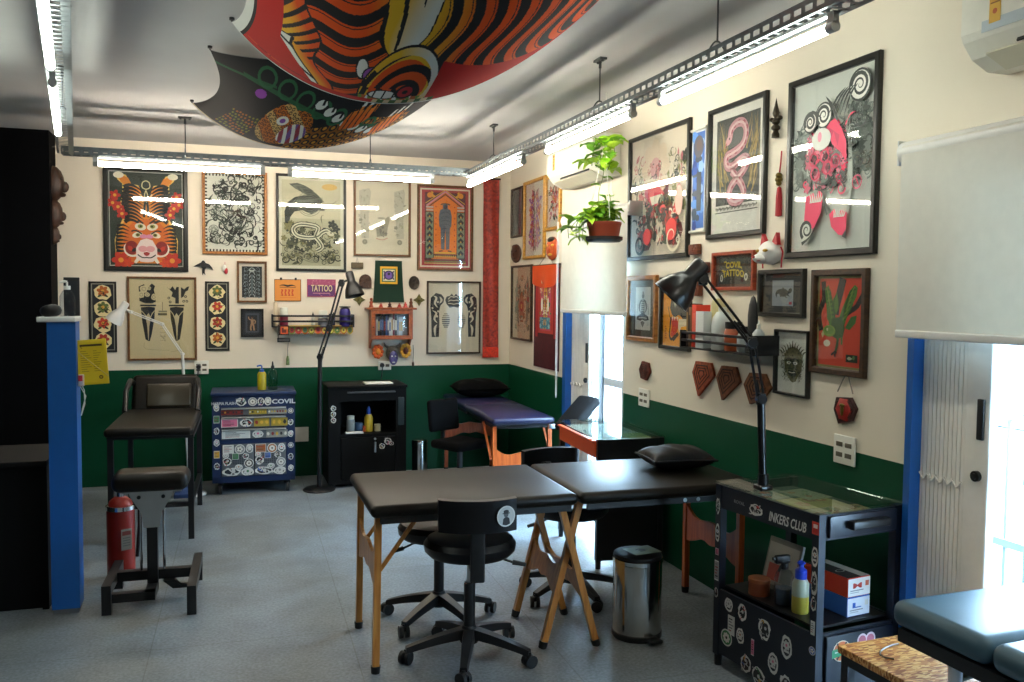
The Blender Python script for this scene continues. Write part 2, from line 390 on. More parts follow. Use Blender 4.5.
gate((2.64, g2a, 0), g2a-g2b, 11, 'ivory folding metal gate pushed open in the doorway beside the sticker-covered black trolley')
gate((2.64, g1a, 0), g1a-g1b, 9, 'ivory folding metal gate pushed open in the far doorway behind the orange-drawered trolley')
G1 = glazed(1, 5.44+.03, on_x(604, 380, 2.72).y, None); tag(G1, 'grey-framed glass door in the far doorway beyond its folding gate', 'door')
G2 = glazed(2, 1.66, 2.30, 2.22); tag(G2, 'white-framed glass door with black handle beside the near folding gate', 'door')
# ------------------------------------------------------------------ outside the doors
M_OUT = mat('pale render outside', '#757c82', 0.8)
struct(MB().bx(2.76, 5.4, -3, 3.5, 2.42, 2.56).build('exterior_sky_blocker', M_OUT))  # added unseen slab that keeps high sky light off the near doorway
struct(MB().bx(2.75, 10, -6, 16, -.12, -.02).build('exterior_floor', mat('grey paving', '#454a4f', .8)))
o = MB(); o.bx(9.6, 9.8, -6, 16, 0, 2.6)
for y in (0.5, 2.6, 4.7, 6.8, 8.9):
    o.bx(9.52, 9.6, y, y+1.1, 1.0, 1.06, 1); o.bx(9.56, 9.6, y+.05, y+1.05, 1.06, 2.3, 2)
    o.bx(9.54, 9.6, y, y+.05, 1.0, 2.36, 1); o.bx(9.54, 9.6, y+1.05, y+1.1, 1.0, 2.36, 1); o.bx(9.54, 9.6, y, y+1.1, 2.3, 2.36, 1); o.bx(9.54, 9.6, y+.52, y+.58, 1.06, 2.3, 1)
struct(o.build('exterior_building', [M_OUT, M_ALU, mat('window glass far', '#5d6a72', .1)]))
rl = thing('balcony_railing', 'grey metal railing seen outside through the far doorway and near doorway', 'railing', (3.9, 4, 0)); f = MB()
for z in (.35, 1.02): f.bx(-.02, .02, -5, 5, z, z+.04)
for i in range(81): f.bx(-.008, .008, -5+i*.125, -4.984+i*.125, 0, 1.02)
f.build('bars', mat('grey railing', '#6b747a', .5), rl)
# ------------------------------------------------------------------ blue half-wall stub at the left
MB_ = MB(); MB_.bx(-.845, -.715, 4.87, 5.0, .025, 1.49); struct(MB_.build('wall_partition', M_BLUE))
struct(MB().bx(-.838, -.722, 4.877, 4.993, 0, .03).build('trim_partition', mat('grey plinth', '#6f7074', .6)))
sl = MB(); sl.rbox((-.80, 4.95, 1.503), (.175, .20, .026), .005); struct(sl.build('trim_ledge', mat('white ledge', '#dfe0dc', .4)))
r = thing('dark_filler_desk', 'black desk added to darken the floor left of the blue half-wall', 'desk', (-1.72, 5.22, 0)); M_DESK = mat('matt black desk', '#040405', .7); bs(M_DESK).inputs['Specular IOR Level'].default_value = .2  # desk added to darken the floor beside the half-wall
q = MB(); q.rbox((0, 0, .765), (1.70, .56, .03), .004); q.build('desk_top', M_DESK, r); q = MB(); q.bx(-.82, .82, -.22, -.20, .0, .75); q.build('front_panel', M_DESK, r)
for x in (-.83, .83): q = MB(); q.bx(x-.015, x+.015, -.25, .26, 0, .75); q.build('side_panel', M_DESK, r)
# ------------------------------------------------------------------ cable trays and tubes
M_ZINC = mat('galvanised steel', '#7d868b', 0.38, metal=0.75, noise=.15, nscale=30)
M_TUBE = glow('warm fluorescent tube', '#fff2de', 74.0); M_TUBEC = glow('cool fluorescent tube', '#f1f8ea', 27.0); M_TUBEN = glow('neutral fluorescent tube', '#fbf6e4', 56.0)
M_CAP = mat('tube cap', '#b9bcbc', .35, metal=.5)
def tray(label, a, b, rods, name='cable_tray'):
    a = Vector(a); b = Vector(b); L = (b-a).length; ang = math.atan2(b.y-a.y, b.x-a.x)
    r = thing(name, label, 'cable tray', a, (0, 0, ang)); t = MB(); h, wd = .055, .10
    n = int(L/.06); p = L/n
    for sy in (-1, 1):
        y = sy*wd/2
        t.bx(0, L, y-.001, y+.001, 0, .016); t.bx(0, L, y-.001, y+.001, .036, h); t.bx(0, L, y-sy*.012 if sy > 0 else y, y if sy > 0 else y+.012, h-.002, h)
        for i in range(n+1): t.bx(max(0, i*p-.010), min(L, i*p+.010), y-.001, y+.001, .016, .036)
        t.bx(0, L, min(y, y-sy*.03), max(y, y-sy*.012), 0, .002)
    for i in range(n+1): t.bx(max(0, i*p-.006), min(L, i*p+.006), -.045, .045, 0, .002)
    t.build('channel', M_ZINC, r)
    for d in rods:
        g = MB(); z1 = CEIL-a.z
        g.cyl((d, 0, .09), (d, 0, z1-.02), .004, n=8); g.bx(d-.045, d+.045, -.02, .02, z1-.012, z1); g.cyl((d-.03, 0, z1-.02), (d-.03, 0, z1-.012), .007, n=8); g.cyl((d+.03, 0, z1-.02), (d+.03, 0, z1-.012), .007, n=8); g.cyl((d, 0, z1-.05), (d, 0, z1-.012), .008, n=8)
        g.tube([(d, -.05+.1*k/10, .03+.065*math.sin(PI*k/10)) for k in range(11)], .004, 6)
        g.build('hanger_rod', mat('dark steel rod', '#55585a', .4, metal=.6), r)
    return r
TZ = 2.585
TRAYX = 1.90; TRAYY = 6.78
tray('long galvanised cable tray hung in front of the back wall pictures', (-1.06, TRAYY, TZ), (TRAYX-.055, TRAYY, TZ), (.80, 2.13))
tray('long galvanised cable tray hung along the right wall over the snake print', (TRAYX, TRAYY+.1, TZ), (TRAYX, -.6, TZ), (.62, 2.55, 3.72, 5.6))
tray('galvanised cable tray at the left, slanting towards the back corner', (-1.03, 6.72, TZ), (-.345, 2.0, TZ), (1.2, 3.4))
def tube_light(a, b, label, m=None):
    a = Vector(a); b = Vector(b); d = (b-a).normalized(); r = thing('fluorescent_tube', label, 'tube light', a, (0, 0, math.atan2(d.y, d.x)), 'fluorescent tubes under the cable trays')
    L = (b-a).length; MB().cyl((.03, 0, 0), (L-.03, 0, 0), .017, n=14).build('tube', m or M_TUBE, r)
    for x in (0, L): 
        e = MB(); e.cyl((max(0, x-.035), 0, 0), (min(L, x+.035), 0, 0), .0185, n=14); e.bx(max(0, x-.03), min(L, x+.03), -.012, .012, .01, TZ-a.z-.001); e.build('end_cap', M_CAP, r)
    m = MB(); m.bx(.0, L, -.011, .011, TZ-a.z-.010, TZ-a.z-.001); m.build('light_blocker', M_ALU, r)  # unseen strip added above the tube to cut its hot spot on the ceiling
    return r
def on_tray_y(p0, p1):
    A = on_y(*p0, TRAYY); B = on_y(*p1, TRAYY); z = min((A.z+B.z)/2, TZ-.05); return (A.x, TRAYY, z), (B.x, TRAYY, z)
def on_tray_x(p0, p1):
    A = on_x(*p0, TRAYX); B = on_x(*p1, TRAYX); z = min((A.z+B.z)/2, TZ-.05); return (TRAYX, A.y, z), (TRAYX, B.y, z)
tube_light(*on_tray_y((93, 160), (265, 169)), 'lit white tube in front of the tiger-skin print on the back wall')
tube_light(*on_tray_y((288, 172), (434, 182)), 'lit white tube in front of the eagle-and-serpent and pale figure prints')
tube_light(*on_tray_x((468, 182), (524, 158)), 'shortest-looking lit white tube above the tall red hanging, at the tray corner', M_TUBEN)
tube_light(*on_tray_x((546, 149), (634, 107)), 'lit white tube in front of the small wall air conditioner', M_TUBEN)
tube_light(*on_tray_x((660, 97), (836, 21)), 'largest-looking lit white tube in front of the snake print', M_TUBEC)
tube_light((TRAYX, .25, 2.53), (TRAYX, 1.45, 2.53), 'added unseen fill tube on the right cable tray nearest the viewer, above the padded bed', glow('added fill tube glow', '#fbf8ea', 95.0))  # lamp added out of view to brighten the near right wall
tl = lambda y: -1.03+(.685)*(6.72-y)/4.72-.025
ya, yb, yc, yd = 5.55, 4.18, 3.92, 2.70
tube_light((tl(ya), ya, 2.53), (tl(yb), yb, 2.53), 'farther lit white tube under the slanting left cable tray', M_TUBEC)
tube_light((tl(yc), yc, 2.53), (tl(yd), yd, 2.53), 'nearer lit white tube under the slanting left cable tray', M_TUBEC)
# ------------------------------------------------------------------ daylight
W = bpy.data.worlds.new('day'); S.world = W; W.use_nodes = True
bg = W.node_tree.nodes['Background']; bg.inputs['Color'].default_value = (.50, .75, 1.0, 1); bg.inputs['Strength'].default_value = 62.0
for a, b in ((D1a+.04, D1b-.38), (D2a+.04, D2b-.30)):
    l = bpy.data.lights.new('daylight_portal', 'AREA'); l.shape = 'RECTANGLE'; l.size = b-a; l.size_y = 2.0; l.cycles.is_portal = True
    lo = bpy.data.objects.new('daylight_portal', l); COL.objects.link(lo); lo.location = (2.78, (a+b)/2, 1.05); lo.rotation_euler = (PI/2, 0, PI/2)
# ================================================================== PICTURES: the drawings
K = '#111110'
def R_(seed): return random.Random(seed)
def wave(A, y0, x0, x1, amp, wd, col, ph=0, n=18, f=1.0):
    A.line([(x0+(x1-x0)*i/n, y0+amp*math.sin(ph+f*2*PI*i/n)) for i in range(n+1)], wd, col, taper0=True)
def thicket(A, rng, x0, y0, x1, y1, n, cols, size=.07, wd=.012):       # dense ornament of scrolls, leaves and strokes
    for i in range(n):
        x, y, c, k = rng.uniform(x0, x1), rng.uniform(y0, y1), rng.choice(cols), rng.random(); s = size*rng.uniform(.6, 1.2)
        if k < .35: A.spiral(x, y, s*.6, rng.uniform(1, 2), wd, c, rng.uniform(0, 6), rng.choice((-1, 1)))
        elif k < .65: A.leaf(x, y, s*1.2, s*.5, rng.uniform(0, 6.28), c)
        elif k < .85: A.squiggle(rng, x, y, s*2, wd, c, 6, 1.3)
        else: A.flower(x, y, s*.7, 5, c)
def art_tigerskin(A):
    A.rect(.012, .01, .988, .99, '#d8d8cc'); A.rect(.02, .017, .98, .983, '#28332a'); A.mir = True
    body = [(.5,.30),(.44,.25),(.40,.15),(.30,.14),(.24,.05),(.17,.03),(.10,.05),(.13,.10),(.19,.14),(.19,.26),(.15,.36),(.19,.50),(.13,.60),(.08,.72),(.09,.86),(.17,.95),(.30,.96),(.5,.96)]
    A.poly(body, '#f0c860'); A.poly([(.5+(u-.5)*.90, v if v > .3 else .3+(v-.3)*.9) for u, v in body], '#e08416')
    A.poly([(.5,.5),(.34,.52),(.22,.62),(.18,.8),(.26,.93),(.5,.95)], '#d9691a')
    A.ell(.14, .05, .07, .045, '#efe6cf')
    for i in range(11):
        v = .16+i*.036; e = .205-.03*math.sin(i*.35)
        A.line([(e, v+.015), (.28, v-.012), (.36, v+.004), (.42, v+.035), (.475, v+.06)], .060, K, taper=True)
    for i in range(11):
        t = i/10; a = (.09+.05*abs(t-.5), .58+.36*t); A.line([a, (a[0]+.08, a[1]-.015+.03*t), (a[0]+.17, a[1]+.02*(1-2*t))], .055, K, taper=True)
    A.line([(.5,.28),(.48,.36),(.47,.48)], .03, '#2a2a18')
    for x, y in ((.09,.26),(.13,.38),(.18,.45),(.06,.34)): A.flower(x, y, .075, 5, '#c02a1c', '#e6b23a')
    A.flower(.16, .93, .12, 6, '#c8321e', '#e8a030'); A.flower(.26, .96, .07, 5, '#d8461e')
    A.ell(.42, .58, .075, .05, '#e9dfc6', rot=.2); A.ell(.42, .575, .035, .028, '#8a8f3a'); A.circ(.425, .575, .014, K)
    A.ell(.38, .665, .07, .04, '#e9dfc6', rot=-.3); A.ell(.385, .665, .03, .025, '#7e7a2c'); A.circ(.385, .665, .012, K)
    A.line([(.36,.54),(.40,.52),(.46,.545)], .022, K); A.line([(.30,.63),(.36,.62),(.44,.655)], .02, K)
    A.spiral(.30, .80, .13, 1.4, .03, '#efe6d2', .6); A.ell(.30, .80, .085, .10, '#8c1a16'); A.leaf(.25, .78, .12, .06, .8, '#c9321f'); A.leaf(.3, .84, .1, .05, -.6, K)
    A.poly([(.5,.70),(.42,.72),(.36,.80),(.36,.90),(.42,.945),(.5,.95)], '#f0dcd6'); A.ell(.45, .81, .06, .045, '#e4a0a4'); A.poly([(.5,.84),(.455,.85),(.47,.875),(.5,.885)], '#a52a26'); A.line([(.5,.90),(.44,.90),(.38,.87)], .016, K)
    A.poly([(.37,.90),(.33,.95),(.36,.965),(.40,.93)], '#f2ead8'); A.ell(.46, .68, .05, .03, '#df8fb0')
    A.line([(.5,.10),(.455,.12),(.45,.17),(.5,.19)], .014, '#d9d2a0'); A.line([(.5,.31),(.45,.28),(.42,.24)], .016, '#e4d8a4'); A.line([(.5,.2),(.48,.25),(.49,.29)], .012, '#d9d2a0')
    A.mir = False
def art_swirls(A):
    rng = R_(3)
    for i in range(23): A.rect(0, (i+.25)/23, .035, (i+.72)/23, K); A.rect(.965, (i+.25)/23, 1, (i+.72)/23, K)
    for i in range(18): A.rect((i+.25)/18, 0, (i+.7)/18, .03, K); A.rect((i+.25)/18, .97, (i+.7)/18, 1, K)
    A.rect(.05, .04, .95, .96, '#e4e4d6')
    for x, y, r in ((.2,.5,.10),(.5,.66,.14),(.62,.34,.09),(.3,.28,.10),(.14,.72,.08),(.75,.55,.07),(.42,.5,.07),(.78,.16,.06),(.14,.84,.07)):
        A.circ(x, y, r, '#d6d8ca', 16)
        for k in range(4): A.ring(x, y, r*(1-.22*k), .009, '#3c443c', 14)
        for k in range(7): A.ell(x+r*.72*math.cos(k*.9), y+r*.72*math.sin(k*.9)*.75, r*.28, r*.16, '#c9ccbe', rot=k*.9+1.57, n=10)
    for i in range(190): A.squiggle(rng, rng.uniform(.07, .9), rng.uniform(.06, .93), rng.uniform(.15, .4), rng.uniform(.012, .034), rng.choice((K, '#22281f', '#3b463c')), 9, 1.4)
    for i in range(18): A.leaf(rng.uniform(.1, .85), rng.uniform(.08, .92), .09, .05, rng.uniform(0, 6), rng.choice((K, '#55604f')))
def art_serpent(A):
    rng = R_(7); A.rect(.05, .035, .95, .965, '#b9b596'); A.rect(.05, .035, .95, .45, '#c9c3a4')
    A.ell(.78, .10, .12, .05, '#d3ae62'); A.blob(.30, .30, .2, .22, '#cfc7a8', rng)
    for k in range(5): A.leaf(.16+k*.05, .08+k*.012, .40, .10, .25+k*.07, ('#4d5046', '#666a5c')[k % 2])
    A.poly([(.10,.52),(.09,.38),(.14,.28),(.25,.22),(.38,.20),(.55,.19),(.66,.24),(.68,.32),(.60,.36),(.5,.40),(.36,.36),(.24,.38),(.18,.44),(.15,.52)], '#33372f')
    for k in range(11): A.line([(.16+.045*k, .37-.012*k), (.20+.045*k, .30-.008*k), (.28+.04*k, .235)], .014, '#747a6c', taper0=True)
    for k in range(6): A.ring(.47, .29, .05+.028*k, .008, '#6f7566', 14)
    A.poly([(.62,.26),(.72,.30),(.70,.36),(.62,.36)], '#55594c'); A.circ(.66, .30, .014, '#d8c46a'); A.line([(.76,.32),(.9,.24)], .02, '#4b4f40', taper=True)
    thicket(A, rng, .08, .5, .92, .93, 150, ['#3d4234', '#54583f', '#2c3026', '#807c50'], .09, .014)
    sn = [(.80,.62),(.74,.58),(.66,.60),(.60,.64),(.46,.66),(.28,.64),(.22,.57),(.30,.52),(.46,.52),(.60,.55),(.56,.64),(.62,.70),(.66,.76),(.58,.80)]
    P = sn
    A.line(P, .085, '#23271f'); A.line(P, .062, '#dcd9be'); A.line(P, .02, '#5d6150')
    A.ell(.79, .61, .06, .035, '#d6d2b4', rot=.3); A.circ(.80, .60, .012, K)
    for k in range(8): A.spiral(.10+.115*k, .90-.03*(k % 2), .06, 1.6, .02, '#2b2f26', k)
    for k in range(4): A.line([(.08,.86+.02*k),(.25,.80+.02*k),(.45,.86+.02*k),(.62,.93)], .013, '#8c8a70', taper0=True)
def art_palefigure(A):
    rng = R_(11); c = ['#a8a492', '#8e8b7a', '#b9b4a0']
    for x, sx in ((.17, 1), (.83, -1)):
        A.poly([(x-.11,.13),(x+.08,.09),(x+.12*sx if sx > 0 else x+.10,.14),(x+.07,.45),(x+.08,.78),(x-.06,.78),(x-.08,.5)], '#bfb9a4')
        thicket(A, rng, x-.09, .12, x+.08, .76, 46, c, .05, .01); A.circ(x, .83, .05, '#a09c88'); A.ring(x, .83, .03, .012, '#7d7a68')
    A.poly([(.38,.64),(.42,.58),(.52,.60),(.56,.50),(.62,.47),(.64,.52),(.60,.64),(.58,.74),(.40,.76)], '#9d9884'); thicket(A, rng, .4, .6, .58, .74, 30, ['#6f6c60', '#8a8676'], .04, .01)
    A.line([(.38,.78),(.5,.80),(.6,.77)], .02, '#caa08c'); A.ell(.48, .50, .07, .02, '#a7a290')
def art_idol(A):
    A.rect(.02, .015, .98, .985, '#e7dcc6'); A.rect(.05, .035, .95, .965, '#b23a3c'); A.rect(.10, .06, .90, .94, '#8e1f2a'); A.rect(.115, .07, .885, .90, '#5a2530')
    A.poly([(.5,.06),(.86,.22),(.86,.88),(.14,.88),(.14,.22)], '#d46a18'); A.poly([(.5,.10),(.72,.20),(.72,.80),(.28,.80),(.28,.20)], '#f0801a')
    A.mir = True
    A.line([(.5,.05),(.14,.23)], .03, '#d78a9a'); A.line([(.5,.085),(.16,.25)], .016, '#2a1420'); A.line([(.5,.03),(.12,.2)], .012, '#e4b23c')
    for k in range(6): A.flame(.30-.02*k, .12, .12, .035, 3.6+.35*k, '#e2a02a', .2)
    A.circ(.2, .10, .05, '#e8922a'); A.rect(.13, .235, .27, .255, '#c7b6b0'); A.rect(.13, .27, .27, .29, '#c7b6b0'); A.rect(.12, .30, .28, .88, '#39302a'); A.rect(.13, .31, .27, .87, '#7c8a70')
    for k in range(7):
        v = .33+k*.077; A.poly([(.20,v-.02),(.26,v+.02),(.23,v+.05),(.20,v+.02),(.17,v+.05),(.14,v+.02)], '#20242a'); A.poly([(.20,v+.015),(.22,v+.04),(.18,v+.04)], '#d8a040')
    for k in range(8): A.circ(.32, .24+.07*k, .012, '#b8321e')
    A.poly([(.5,.205),(.45,.215),(.455,.26),(.40,.28),(.375,.36),(.385,.48),(.41,.50),(.415,.62),(.42,.76),(.485,.77),(.49,.62),(.5,.52)], '#5d6470'); A.poly([(.5,.215),(.465,.22),(.47,.26),(.5,.27)], '#3a3f48'); A.line([(.5,.20),(.44,.205),(.41,.215)], .02, '#30343c')
    for k in range(6): A.line([(.5,.30+.05*k),(.45,.31+.05*k),(.41,.33+.045*k)], .009, '#343944')
    A.line([(.45,.78),(.38,.79)], .02, '#2a2c30'); A.mir = False
    A.rect(.3, .80, .7, .815, '#e9c23a'); A.rect(.27, .825, .73, .86, '#301a1a')
    for k in range(11): A.poly([(.28+.04*k,.86),(.30+.04*k,.835),(.32+.04*k,.86)], '#e8b03a')
    A.rect(.24, .875, .76, .885, '#d87a2a'); A.rect(.1, .91, .9, .92, '#6b8a4a'); A.rect(.1, .93, .9, .94, '#d8c070')
def art_backsuit(A):
    rng = R_(5); A.mir = True
    A.poly([(.5,.20),(.46,.155),(.42,.19),(.36,.20),(.33,.25),(.36,.31),(.42,.36),(.5,.345)], '#1d1f22')
    for k in range(3): A.line([(.5,.21+.05*k),(.44,.20+.05*k),(.39,.24+.03*k)], .015, '#d9cfb6')
    A.poly([(.05,.22),(.15,.15),(.26,.17),(.31,.22),(.30,.28),(.24,.33),(.21,.42),(.22,.55),(.21,.78),(.07,.78),(.06,.5),(.04,.33)], '#23262a')
    for p in ([(.10,.19),(.16,.22),(.13,.30),(.19,.36)], [(.08,.40),(.16,.44),(.12,.52),(.18,.58)], [(.17,.60),(.13,.66),(.14,.78)], [(.22,.2),(.26,.25),(.22,.3)], [(.05,.30),(.12,.36)]): A.line(p, .045, '#d9cfb6', taper0=True)
    for k in range(6): A.circ(rng.uniform(.08, .2), rng.uniform(.25, .5), .02, '#d9cfb6', 8)
    for i, w in enumerate((.07,.12,.15,.155,.15,.14,.11,.08)): A.rect(.345-w/2, .44+.027*i, .345+w/2, .456+.027*i, '#3c3d3c' if i > 2 else '#8e8672')
    A.mir = False
def art_legs(A):
    A.mir = True
    A.poly([(.29,.35),(.17,.36),(.19,.55),(.235,.76),(.275,.78),(.30,.78),(.33,.70),(.375,.50),(.385,.36)], '#191b1c'); A.poly([(.285,.43),(.24,.48),(.265,.60),(.275,.77),(.285,.77),(.295,.6),(.32,.48)], '#cfbd92')
    A.line([(.17,.40),(.22,.44),(.26,.50),(.275,.62)], .014, '#cfbd92'); A.line([(.38,.40),(.34,.44),(.30,.52)], .014, '#cfbd92'); A.rect(.16, .325, .40, .345, '#1d1e1e'); A.mir = False
    A.poly([(.14,.10),(.22,.07),(.27,.12),(.34,.06),(.39,.09),(.37,.14),(.39,.2),(.40,.29),(.34,.31),(.24,.31),(.15,.28)], '#1a1c1c'); rng = R_(2)
    for x, y, r in ((.22,.13,.06),(.18,.2,.05),(.27,.2,.035),(.37,.23,.045),(.3,.12,.03)): A.blob(x, y, r, r*1.1, '#d6c59c', rng); A.ring(x, y, r*.5, .006, '#7c7358', 10)
    A.poly([(.57,.10),(.62,.13),(.66,.09),(.70,.14),(.72,.10),(.755,.10),(.755,.31),(.70,.31),(.70,.24),(.64,.22),(.66,.17)], '#1b1d1d'); A.poly([(.79,.10),(.84,.13),(.88,.10),(.92,.09),(.90,.14),(.86,.16),(.83,.22),(.79,.24)], '#1b1d1d')
    for x, y in ((.60,.24),(.62,.29),(.86,.22),(.88,.28),(.83,.28)): A.circ(x, y, .022, '#2b2c2a', 10); A.circ(x, y, .011, '#cfbe94', 8)
    A.line([(.50,.29),(.50,.40)], .008, '#6b6350'); A.rect(.44, .40, .57, .42, '#8a8166'); A.rect(.43, .43, .57, .46, '#5a5444')
    for k in range(4): A.line([(.46,.70),(.5,.74),(.54,.70+.03*k)], .006, '#9c9070'); A.rect(.46, .62+.05*k, .55, .625+.05*k, '#a0946f')
    A.line([(.22,.80),(.24,.88),(.6,.90)], .005, '#a89a74'); A.line([(.75,.80),(.76,.89),(.62,.92)], .005, '#a89a74')
def art_flash(A, seed):
    rng = R_(seed); A.rect(.03, .01, .97, .99, '#8d8d80'); A.rect(.07, .022, .93, .978, '#14161a')
    for k in range(4):
        y = .14+.235*k; A.blob(.5, y, .36, .34, '#e2d29c', rng, 16, .12)
        c = ('#a8321e', '#b8601c', '#5c6a34', '#c23a20'); A.flower(.5, y-.02, .24, 6, c[(k+seed) % 4], '#d8a03a', rng.random()); A.leaf(.45, y+.03, .22, .1, 2.5, '#3d4a26'); A.leaf(.55, y+.03, .22, .1, .6, '#2c2a1c')
        for i in range(5): A.squiggle(rng, .35+rng.uniform(0, .3), y+rng.uniform(-.05, .05), .25, .03, K, 6, 1.2)
def art_totem(A):
    A.rect(.11, .085, .89, .915, '#20252a'); A.mir = True
    for k in range(8): A.spiral(.28, .15+.1*k, .11, 1.5, .022, ('#96a2a4', '#6d7a7e')[k % 2], k*.7); A.line([(.5,.12+.1*k),(.42,.15+.1*k),(.40,.20+.1*k)], .03, '#aab2b0'); A.leaf(.18, .2+.1*k, .1, .06, .5, '#7b868a')
    A.ell(.45, .2, .05, .04, '#c2c6be'); A.rect(.46, .3, .5, .85, '#59656a'); A.mir = False
def art_nude(A):
    A.rect(.09, .07, .91, .93, '#2c3038'); A.rect(.16, .12, .84, .88, '#4a515c'); A.rect(.25, .2, .75, .82, '#23242a'); c = '#b48a66'
    A.circ(.5, .30, .05, c); A.poly([(.42,.36),(.58,.36),(.57,.5),(.60,.6),(.40,.6),(.43,.5)], c); A.line([(.42,.38),(.33,.34),(.32,.26)], .06, c); A.line([(.58,.38),(.66,.44),(.62,.54)], .06, c); A.line([(.45,.58),(.42,.70),(.44,.80)], .08, c); A.line([(.56,.58),(.58,.70),(.60,.80)], .08, c); A.circ(.5, .275, .05, '#3c2418')
def art_goldstalk(A):
    rng = R_(21); A.mir = True
    for k in range(46): A.leaf(.5-rng.uniform(0, .22), .14+.74*k/46, .14, .06, rng.uniform(1.6, 4.2), rng.choice(('#a03a52', '#c27a86', '#4c6a44', '#8a5aa0', '#d8963c', '#7c2c3c', '#3c4a44')))
    for k in range(7): A.flower(.40-.05*(k % 3), .2+.1*k, .09, 5, ('#b03a4a', '#8a4a9a')[k % 2], '#e0b24a')
    A.line([(.42,.6),(.36,.75),(.32,.9)], .05, '#c086a0'); A.mir = False; A.line([(.5,.1),(.5,.92)], .03, '#3e5a3c')
def art_redstalk(A):
    rng = R_(22)
    for k in range(60): A.leaf(rng.uniform(.2, .8), rng.uniform(.16, .8), .2, .08, rng.uniform(0, 6), rng.choice(('#a8302a', '#d0662a', '#3c4a2c', '#c29a3a', '#2a2422', '#b8526a')))
def art_darkplate(A):
    rng = R_(23); A.rect(.04, .02, .96, .98, '#3c4247')
    for k in range(12): A.squiggle(rng, rng.uniform(.2, .8), rng.uniform(.1, .9), .3, .02, '#5c6468', 6, 1)
def art_beast(A):
    rng = R_(31); A.poly([(.30,.42),(.52,.36),(.68,.42),(.66,.5),(.74,.60),(.88,.72),(.92,.82),(.84,.93),(.66,.92),(.60,.80),(.54,.66),(.47,.70),(.44,.84),(.34,.95),(.14,.96),(.08,.88),(.18,.78),(.22,.66),(.30,.55)], '#7c2f34')
    thicket(A, rng, .06, .18, .94, .62, 120, ['#23261f', '#3b3a30', '#8c8a50', '#c96a72'], .07, .012)
    A.flower(.45, .28, .24, 8, '#e4cdb4', '#c24a50'); A.circ(.45, .28, .09, '#dca0a0'); thicket(A, rng, .33, .22, .58, .36, 24, ['#b8484e', '#2a2a26', '#cc7a78'], .04, .01)
    A.ell(.38, .47, .12, .06, '#d06a86'); A.poly([(.32,.45),(.50,.42),(.62,.50),(.60,.58),(.42,.60),(.34,.54)], '#d8354a'); A.poly([(.36,.51),(.58,.50),(.62,.56),(.40,.58)], '#e2dcc6')
    thicket(A, rng, .12, .60, .50, .92, 90, ['#1d1f1c', '#c23430', '#e0d4b8', '#3d4a38', '#1d1f1c'], .06, .02); thicket(A, rng, .52, .56, .88, .90, 90, ['#1d1f1c', '#cc3834', '#e6dac0', '#3d4a38', '#16181a'], .06, .02)
    A.circ(.76, .80, .09, '#d8342e'); A.circ(.34, .84, .07, '#d8342e'); A.spiral(.2, .90, .09, 2, .03, '#1a1c1a'); A.spiral(.78, .86, .13, 1.2, .03, '#e8dcc2', .3)
    A.squiggle(rng, .2, .4, .3, .02, '#33352a'); A.ell(.88, .58, .06, .12, '#e6b8a8')
def art_snake(A):
    rng = R_(41); A.rect(.09, .07, .91, .77, '#3b3f3a')
    for sx in (0, 1):
        for k in range(26):
            x = .16+rng.uniform(-.05, .12); b = .70-rng.uniform(0, .38); u = lambda q: 1-q if sx else q
            A.line([(u(x+.06), b), (u(x+.02+rng.uniform(-.06,.02)), b-.13), (u(x-.02+rng.uniform(-.04,.1)), b-.27)], .022, rng.choice(('#a88a44', '#8c7a3c', '#c2a258', '#6b6230')), taper=True)
    P = [tuple(p) for p in smooth([Vector(c) for c in [(.36,.23),(.38,.17),(.48,.13),(.60,.14),(.66,.20),(.64,.28),(.56,.33),(.42,.36),(.30,.38),(.30,.45),(.40,.47),(.52,.44),(.64,.42),(.70,.45),(.62,.52),(.48,.58),(.38,.64),(.36,.71),(.44,.75),(.56,.75),(.64,.70),(.60,.63),(.50,.56),(.40,.50)]], 4)]
    A.line(P, .115, '#2a2022'); A.line(P, .098, '#c88c94')
    for i in range(0, len(P)-1, 3): A.circ(P[i][0]+.018, P[i][1], .028, '#a83a54', 8)
    A.line(P, .028, '#e2bfc0'); A.ell(.34, .25, .07, .045, '#d8a0a8', rot=-.6); A.circ(.35, .24, .012, K); A.line([(.30,.27),(.26,.31)], .012, '#c8202c')
    for k in range(34): A.rect(.10+k*.0235, .785+.012*((k*7) % 3)/3, .115+k*.0235, .80+.02*((k*5) % 3)/3, '#23251f')
    A.rect(.09, .825, .9, .832, '#33352e')
